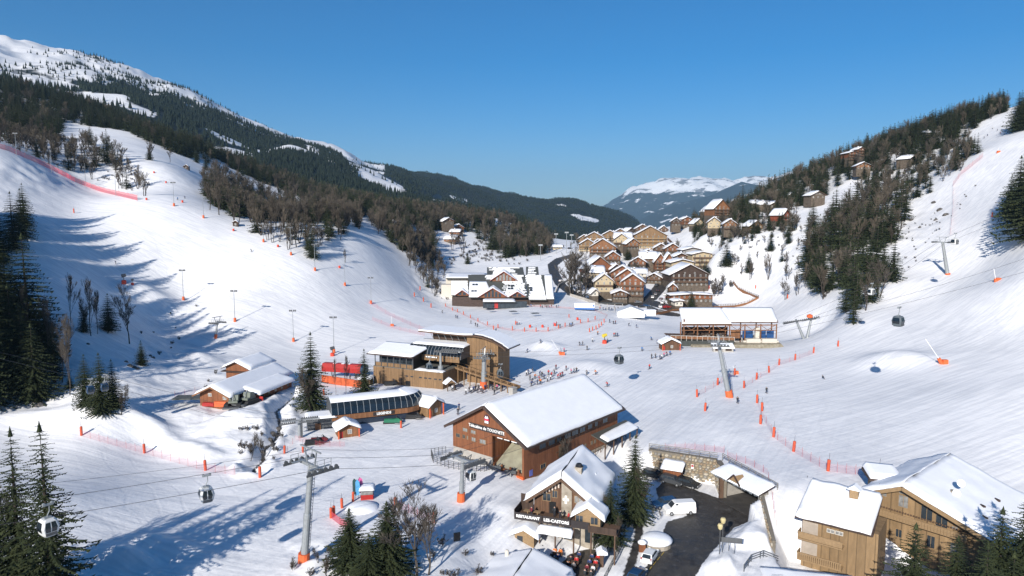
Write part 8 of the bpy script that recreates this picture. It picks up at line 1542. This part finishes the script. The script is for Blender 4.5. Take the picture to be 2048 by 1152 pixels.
def lance(label, u, v, top, s=1.0, c=ORANGE):
    p = G(u, v); r = thing('snow_lance', label, 'snow gun', p, 0, 'snow lances'); d_ = Vector(top); MB().tube([(0, 0, -.3), tuple(d_*.22)], [.5*s, .42*s], 8).build('pad', c, r); MB().tube([tuple(d_*.2), tuple(d_)], .07*s, 5).build('lance_pipe', WPAINT, r); MB().cbox((.5*s, 0, .5*s), 1.2*s, .9*s, 1.1*s).build('pad_block', c, r)
lance('big orange snow lance leaning left on the right snowfield', 1885, 728, (-5.5, 0, 7.5), 1.25); lance('orange snow lance standing right on the piste', 1992, 563, (-1.2, 0, 5), 1.4); lance('small orange lance high on the right piste', 1995, 306, (.3, 0, 3), 1.3); lance('white and orange lance beside the round snow mound', 1123, 710, (-3.6, 0, 5.6), 1.0); lance('orange lance behind the leaning pylon', 1470, 748, (-.5, 0, 2.4), .9); lance('red lance on the shoulder above the wood-clad terminal', 783, 652, (0, 0, 4.5), .9)
def fan(label, u, v, s=1.0):
    p = G(u, v); r = thing('snow_cannon', label, 'snow gun', p, R(30), 'snow cannons'); MB().lathe((0, 0, -.3), [(.9*s, 0), (.9*s, 1.5*s), (.6*s, 1.7*s)], 10).build('pad', mat('pad_red', (.6, .06, .03)), r); MB().tube([(0, 0, 1.5*s), (0, 0, 2.6*s)], .15*s, 6).build('mast', STEELD, r); MB().tube([(-.8*s, 0, 3.1*s), (.9*s, 0, 3.5*s)], [.75*s, .6*s], 12).build('turbine', YEL if u > 1100 else STEELD, r)
fan('snow cannon with red foot at the top edge of the long shadow', 248, 567); fan('squat red cannon just right of the first one', 265, 569, .6); fan('yellow snow cannon in the middle of the snowfield', 1209, 687, .95); fan('red snow cannon left of the red conveyor lift', 665, 712, .9)
# ------------------------------------------------------------------ nets
def net_mat(name, c, a): m = mat(name, c, .8, var=.05, alpha=a); return m
NET = net_mat('red_net', (.6, .06, .08), .5); NETL = net_mat('pink_net', (.65, .10, .12), .11); 
def net(label, pts, h, m, gap=6, lean=0):
    P_ = []
    for i in range(len(pts)-1):
        a, b = pts[i], pts[i+1]; n_ = max(2, int(math.hypot(b[0]-a[0], b[1]-a[1])/9))
        for k in range(n_+(i == len(pts)-2)): P_.append(G(a[0]+(b[0]-a[0])*k/n_, a[1]+(b[1]-a[1])*k/n_))
    r = thing('safety_net', label, 'net', P_[0]); o_ = P_[0]; mb = MB()
    for i in range(len(P_)-1): a, b = P_[i]-o_, P_[i+1]-o_; mb.add([a, b, b+Vector((0, 0, h*.93)), (a+b)/2+Vector((0, 0, h*.88)), a+Vector((0, 0, h*.93))], [(0, 1, 2, 3, 4)])
    mb.build('netting', m, r); pm__ = MB().tube([(0, 0, -.3), (0, 0, h*1.15)], .025, 4).mesh('net_pole', mat('net_pole', (.45, .06, .05), .6))
    for i in range(0, len(P_), 2): put('net_pole', pm__, r, P_[i]-o_)
net('long tall red net crossing the upper left piste', [(-30, 288), (20, 303), (60, 320), (100, 338), (150, 364), (200, 383), (275, 401)], 3.2, NET)
net('faint pink net below the shoulder mast', [(738, 607), (780, 632), (830, 655), (900, 683)], 1.9, NETL); net('second faint pink net above the wood-clad terminal', [(745, 640), (790, 658), (850, 672)], 1.6, NETL)
net('pink net along the climbing poles', [(1394, 794), (1435, 771), (1469, 750)], 1.6, NETL); net('pink net before the V pylon', [(1488, 777), (1513, 760), (1538, 746), (1558, 731), (1590, 721), (1627, 707)], 1.6, NETL); net('long curved pink net right of the road tunnel', [(1514, 806), (1522, 830), (1547, 875), (1587, 904), (1656, 943), (1757, 954), (1800, 960)], 1.7, NETL)
net('pink net up the right slope edge', [(1900, 470), (1906, 420), (1906, 372), (1922, 350), (1945, 332), (1966, 314)], 3.0, net_mat('pink_net_thick', (.6, .12, .12), .2)); net('pink net along the lower left piste edge', [(163, 872), (225, 890), (289, 907), (350, 925), (411, 942), (470, 950)], 1.6, NETL); net('pink net before the glazed station', [(575, 905), (590, 880), (640, 893), (690, 893)], 1.2, NETL)
net('red net around the pit by the lift hut', [(662, 1036), (680, 1050), (705, 1062)], 1.3, NET); net('red net right of the pit by the lift hut', [(800, 1018), (835, 1032), (868, 1046)], 1.3, NETL); net('thin pink net above the tunnel wall', [(1330, 900), (1380, 898), (1448, 905)], 1.3, NETL); net('thin pink net behind the tunnel canopy', [(1455, 915), (1500, 930), (1535, 950), (1545, 1000), (1553, 1065)], 1.3, NETL)
net('low orange fence of the ski school ring', [(893, 614), (930, 632), (975, 653), (1025, 662), (1096, 664), (1161, 648), (1208, 640), (1215, 632), (1190, 622), (1120, 616), (1040, 612)], 1.0, net_mat('orange_fence', (.6, .14, .07), .16))
net('stake fence on the bank left of the long barn', [(350, 795), (380, 790), (400, 782)], 1.6, NETL)
cp2 = [G(u, v) for u, v in ((940, 612), (981, 625), (1026, 629), (1070, 633), (1140, 637))]; m = MB()
tk = thing('tow_rope', 'small rope tow with dark hangers crossing the ski school', 'rope tow', cp2[0])
for i in range(len(cp2)-1): m.beam(cp2[i]-cp2[0]+Vector((0, 0, 2)), cp2[i+1]-cp2[0]+Vector((0, 0, 2)), .06, .06)
m.build('rope', CABLE, tk)
for q in cp2[1:4]: MB().cbox(q-cp2[0]+Vector((0, 0, 1.6)), 3.6, 2.6, .25, .4).build('sheave_tray', STEELD, tk)
# ------------------------------------------------------------------ people
JK = mat('jacket', (1, 1, 1), .8, var=.05, objcol=True); PANTS = mat('ski_trousers', (.02, .022, .03), .8); SKIN = mat('skin', (.5, .32, .24), .6); HELM = mat('helmet', (.05, .05, .055), .4)
def person_mesh(name, pose):
    me = bpy.data.meshes.new(name); J = pose; V = [J[k] for k in J]; ix = {k: i for i, k in enumerate(J)}
    E_ = [('pel', 'chest'), ('chest', 'neck'), ('neck', 'head'), ('head', 'top'), ('chest', 'shl'), ('shl', 'ell'), ('ell', 'hal'), ('chest', 'shr'), ('shr', 'elr'), ('elr', 'har'), ('pel', 'hl'), ('hl', 'kl'), ('kl', 'al'), ('al', 'tl'), ('pel', 'hr'), ('hr', 'kr'), ('kr', 'ar'), ('ar', 'tr')]
    me.from_pydata(V, [(ix[a], ix[b]) for a, b in E_], []); o = bpy.data.objects.new(name, me); COL.objects.link(o); sk = o.modifiers.new('s', 'SKIN'); su = o.modifiers.new('u', 'SUBSURF'); su.levels = 1
    rad = dict(pel=.17, chest=.2, neck=.075, head=.13, top=.10, shl=.1, shr=.1, ell=.065, elr=.065, hal=.06, har=.06, hl=.12, hr=.12, kl=.085, kr=.085, al=.07, ar=.07, tl=.06, tr=.06)
    for k, i in ix.items(): me.skin_vertices[0].data[i].radius = (rad[k], rad[k]); me.skin_vertices[0].data[i].use_root = (k == 'pel')
    dg = bpy.context.evaluated_depsgraph_get(); out = bpy.data.meshes.new_from_object(o.evaluated_get(dg)); bpy.data.objects.remove(o); out.name = name
    for m_ in (JK, PANTS, SKIN, HELM): out.materials.append(m_)
    hz_ = J['head'][2]; pz = J['pel'][2]
    for f in out.polygons:
        c = f.center; f.use_smooth = True; hd_ = (c-Vector(J['head'])).length
        f.material_index = 3 if (hd_ < .3 and c.z > hz_-.02) else 2 if hd_ < .2 and c.z > hz_-.16 else (1 if (c.z < pz+.02 or name == 'seated' and c.y < -.2 and c.z < pz+.15) else 0)
    return out
std = dict(pel=(0, 0, .95), chest=(0, 0, 1.32), neck=(0, .0, 1.48), head=(0, -.02, 1.62), top=(0, -.02, 1.74), shl=(-.2, 0, 1.4), ell=(-.3, -.05, 1.13), hal=(-.28, -.25, .95), shr=(.2, 0, 1.4), elr=(.3, -.05, 1.13), har=(.28, -.25, .95), hl=(-.1, 0, .88), kl=(-.13, -.05, .48), al=(-.14, 0, .1), tl=(-.15, -.2, .06), hr=(.1, 0, .88), kr=(.13, -.05, .48), ar=(.14, 0, .1), tr=(.15, -.2, .06))
ski = dict(std); ski.update(chest=(0, -.18, 1.2), neck=(0, -.28, 1.32), head=(0, -.36, 1.44), top=(0, -.38, 1.56), shl=(-.2, -.2, 1.28), shr=(.2, -.2, 1.28), ell=(-.36, -.35, 1.02), elr=(.36, -.35, 1.02), hal=(-.38, -.6, .95), har=(.38, -.6, .95), pel=(0, .05, .82), hl=(-.11, .05, .76), hr=(.11, .05, .76), kl=(-.15, -.22, .45), kr=(.15, -.22, .45))
sit = dict(std); sit.update(pel=(0, 0, .5), chest=(0, .02, .9), neck=(0, 0, 1.06), head=(0, -.02, 1.2), top=(0, -.02, 1.32), shl=(-.2, 0, .98), shr=(.2, 0, .98), ell=(-.28, -.15, .75), elr=(.28, -.15, .75), hal=(-.2, -.4, .72), har=(.2, -.4, .72), hl=(-.1, 0, .47), hr=(.1, 0, .47), kl=(-.14, -.42, .48), kr=(.14, -.42, .48), al=(-.14, -.44, .08), ar=(.14, -.44, .08), tl=(-.14, -.62, .05), tr=(.14, -.62, .05))
PM = [person_mesh('standing', std), person_mesh('skiing', ski), person_mesh('seated', sit)]
skis_m = MB().box(-.2, -.95, 0, -.1, .75, .03).box(.1, -.95, 0, .2, .75, .03).mesh('skis', mat('ski_base', (.12, .05, .05), .4)); pol_m = MB().tube([(-.3, -.3, .95), (-.42, -.2, 0)], .015, 4).tube([(.3, -.3, .95), (.42, -.2, 0)], .015, 4).mesh('ski_poles', POLE)
COLS = [('black', (.02, .02, .025)), ('navy', (.03, .05, .14)), ('red', (.45, .03, .03)), ('blue', (.04, .16, .4)), ('grey', (.12, .12, .13)), ('dark', (.03, .035, .04)), ('green', (.10, .35, .08)), ('pink', (.5, .1, .2)), ('white', (.6, .6, .6)), ('orange', (.55, .16, .03)), ('yellow', (.5, .42, .05)), ('maroon', (.15, .02, .03))]
def person(u, v, where, pose=0, c=None, rz=None, skis=True, p=None, s=1.0, tag_=''):
    rg = random.Random(int(u*31+v*17)); cn, cc = COLS[c if c is not None else rg.choice([0, 0, 0, 1, 1, 2, 3, 4, 5, 5, 2, 11, 7, 9, 8])]; p = p if p is not None else G(u, v)
    r = put('person', PM[pose], None, p, rg.uniform(0, 6.28) if rz is None else rz, s, f'person in a {cn} jacket {where}', 'person', f'people {where}'); r.color = (*cc, 1); r['label'] += tag_
    if skis and pose < 2: put('skis', skis_m, r); put('ski_poles', pol_m, r)
    return r
for u, v, w, po in [(232, 528, 'skiing down the wide left piste', 1), (503, 504, 'alone in the middle of the left piste', 1), (355, 400, 'at the neck of the upper left slope', 1), (370, 397, 'below the upper left clearing', 1), (1475, 806, 'standing by the orange-footed leaning pylon', 0), (1533, 786, 'between two crossed marker flags right of the pylon', 0), (1219, 645, 'alone left of the white tent', 0), (1257, 652, 'skating in front of the white tent', 1), (1272, 655, 'gliding below the small tent', 1), (1303, 680, 'gliding left of the terrace restaurant', 1), (1315, 687, 'standing by the left corner of the terrace restaurant', 0), (1284, 702, 'turning in the open snowfield above the dark cabin', 1), (1299, 738, 'walking right of the dark cabin', 0), (1174, 700, 'standing low in the open snowfield', 0), (1185, 684, 'walking in the open snowfield', 0), (1195, 669, 'skiing left of the yellow snow cannon', 1), (1012, 698, 'right of the curved timber roof', 0), (1082, 686, 'on top of the round snow mound', 1), (1054, 705, 'left of the round snow mound', 1), (1128, 704, 'beside the white snow lance', 0), (1112, 739, 'walking up behind the big snowy roof', 0), (1192, 749, 'skiing behind the far roof corner', 1), (1174, 749, 'near the far corner of the big snowy roof', 1), (1215, 773, 'right of the big snowy roof', 1), (884, 626, 'leftmost at the ski school edge', 1), (992, 664, 'below the ski school ring', 0), (916, 829, 'low beside the small kiosk', 0), (918, 819, 'in a helmet before the big gable roof', 0), (1026, 786, 'beside the chimney of the big snowy roof', 0), (1000, 706, 'in the terminal shadow', 0)]: person(u, v, w, po)
for where, pts in (('queueing between kiosk and terminal ramp', [(962, 783), (955, 785), (947, 783), (958, 779), (951, 781), (966, 786), (943, 786), (939, 783), (970, 779)]), ('skiing gently behind the big snowy roof', [(1019, 776), (1010, 775), (1001, 777), (994, 780), (988, 777), (984, 780), (989, 789), (1005, 781)]),
                   ('gathered at the ramp end', [(1053, 751), (1060, 760), (1064, 766), (1063, 772), (1065, 745), (1075, 769), (1081, 768), (1079, 751), (1084, 754), (1058, 748), (1070, 757), (1088, 758), (1078, 762)]), ('loosely grouped right of the ramp', [(1095, 763), (1101, 760), (1097, 750), (1103, 754), (1115, 757), (1121, 754), (1125, 753), (1132, 741), (1109, 748)]), ('above the far roof corner', [(1142, 747), (1148, 746), (1153, 745)]),
                   ('beside the yellow snow cannon', [(1210, 686), (1214, 685)]), ('right of the yellow snow cannon', [(1228, 673), (1231, 673), (1235, 673)]), ('in the pair left in the open snowfield', [(1160, 691), (1165, 691)]), ('in the pair below the white tent', [(1227, 648), (1231, 648)]), ('before the snack hut', [(1303, 717), (1311, 716), (1323, 718), (1320, 719), (1334, 712), (1340, 710), (1328, 714)]),
                   ('learning in the ski school ring', [(912, 636), (915, 637), (942, 647), (951, 652), (955, 654), (1039, 649), (1142, 653), (1139, 653), (1145, 651), (1034, 650), (1108, 652), (1113, 650), (1120, 655)]), ('standing along the hall terrace', [(1081, 615), (1085, 616), (1090, 614), (1093, 616), (1096, 615), (1099, 616), (1103, 615), (1113, 616), (1117, 615), (1062, 614), (1068, 613), (1047, 611), (1040, 611), (1030, 610)]),
                   ('waiting under the long grey canopy', [(1200, 619), (1206, 620), (1212, 621), (1218, 620), (1224, 621), (1230, 620), (1236, 619), (1228, 617), (1214, 618), (1241, 621)]), ('high on the right hand piste', [(1995, 262), (2000, 268), (1985, 258), (1975, 272), (2005, 254), (1968, 277)]), ('on the far village square', [(1268, 600), (1258, 603), (1250, 600), (1274, 597), (1290, 598), (1240, 602)]), ('around the red conveyor lift', [(700, 760), (712, 757)]), ('beside the terminal porch', [(905, 782), (912, 780), (932, 788)])):
    for i, (u, v) in enumerate(pts): person(u, v, where, tag_=', '+nth(i, [q[0] for q in pts]), pose=0 if (u+v) % 3 else 1, skis=where[:6] != 'standi' and 'canopy' not in where and 'square' not in where)
lie = person(1645, 758, 'lying on the right snowfield', 2, 0, 1.0, False)
# restaurant terrace: tables, chairs with people
CM = Matrix.Translation((8.0, 103.6, 0)) @ Matrix.Rotation(R(-19), 4, 'Z'); tzb = -4.25; tab_m = MB().cbox((0, 0, .72), 1.6, .9, .06).box(-.6, -.3, 0, -.5, .3, .7).box(.5, -.3, 0, .6, .3, .7).mesh('terrace_table', BEAM); rg = random.Random(4)
for i in range(3):
    for j in range(5):
        q = CM @ Vector((-5.6+j*2.9+rg.uniform(-.3, .3), -4.3-i*1.7, 0)); q.z = tzb; put('terrace_table', tab_m, None, q, R(-19)+rg.uniform(-.2, .2), label='dark wooden table on the lower restaurant terrace', cat='table', group='tables on the lower restaurant terrace')
        for dx, dy, rz_ in ((-.45, -.75, pi), (.45, -.75, pi), (-.45, .75, 0), (.45, .75, 0)):
            if rg.random() < .72: pp = CM @ Vector((-5.6+j*2.9+dx, -4.3-i*1.7+dy, 0)); pp.z = tzb; person(i*97+j*13+dx*10, dy*20+i, 'seated at the lower restaurant terrace', 2, rg.choice([0, 2, 2, 5, 1, 9, 8, 11, 4]), R(-19)+rz_, False, pp)
for k, (x, y, c) in enumerate(((-1.0, -1.2, 5), (1.6, -2.4, 2), (2.6, -1.2, 2), (.2, -2.2, 0), (-4.4, -2.4, 11))): pp = CM @ Vector((x, y, 0)); pp.z = .78; person(k*7, k*3, ['by the balcony door', 'at the balcony rail in the middle', 'near the balcony porch', 'between the balcony tables', 'at the left of the balcony'][k]+' of the restaurant', 0, c, None, False, pp)
# rocks on the left bank and under the mountain
RK = mat('rock', (.05, .045, .04), .9, scale=2, col2=(.13, .12, .11), bump=.6)
rkm = []
for s in range(3):
    rgk = random.Random(s); m = MB(); m.lathe((0, 0, -.4), [(.9, 0), (1.0, .3), (.7, .8), (.3, 1.0), (.05, 1.05)], 7); m.v = [(x*rgk.uniform(.7, 1.25), y*rgk.uniform(.7, 1.25), z*rgk.uniform(.8, 1.2)) for x, y, z in m.v]; rkm.append(m.mesh('rock', RK))
for i, (u, v, s) in enumerate([(252, 724, .7), (260, 732, 1.0), (268, 735, .8), (275, 738, .7), (300, 712, .7), (306, 716, .8), (80, 812, 1.3), (176, 688, .6), (545, 868, .9), (552, 872, .8), (540, 880, .8), (548, 890, .7), (535, 897, .9), (525, 905, .7), (557, 858, .8), (1868, 405, 1.5), (1880, 420, 1.8), (1892, 430, 1.6), (1872, 440, 1.2), (1810, 450, 1.3), (1823, 440, 1.4), (1840, 455, 1.0), (1795, 470, 1.3)]):
    put('rock', rkm[i % 3], None, G(u, v), i, s, label='dark rock poking through the snow '+('on the bank below the small spruce' if i < 6 else 'on the lower left rise' if i < 8 else 'along the stream gully' if i < 15 else 'on the steep right slope'), cat='rock', group='rocks '+('on the left bank' if i < 6 else 'on the left' if i < 8 else 'in the gully' if i < 15 else 'on the right slope'))
# ------------------------------------------------------------------ thin blue air
hz = MB().box(-26500, -500, -600, 26500, 27500, 1900)
hm = bpy.data.materials.new('haze'); hm.use_nodes = True; hn = hm.node_tree; hn.nodes.remove(hn.nodes['Principled BSDF'])
pv_ = hn.nodes.new('ShaderNodeVolumePrincipled'); pv_.inputs['Density'].default_value = 4.4e-5; pv_.inputs['Color'].default_value = (.46, .74, 1.0, 1); pv_.inputs['Anisotropy'].default_value = 0
hn.links.new(pv_.outputs[0], hn.nodes['Material Output'].inputs['Volume'])
hz.build('haze', hm, kind='stuff')
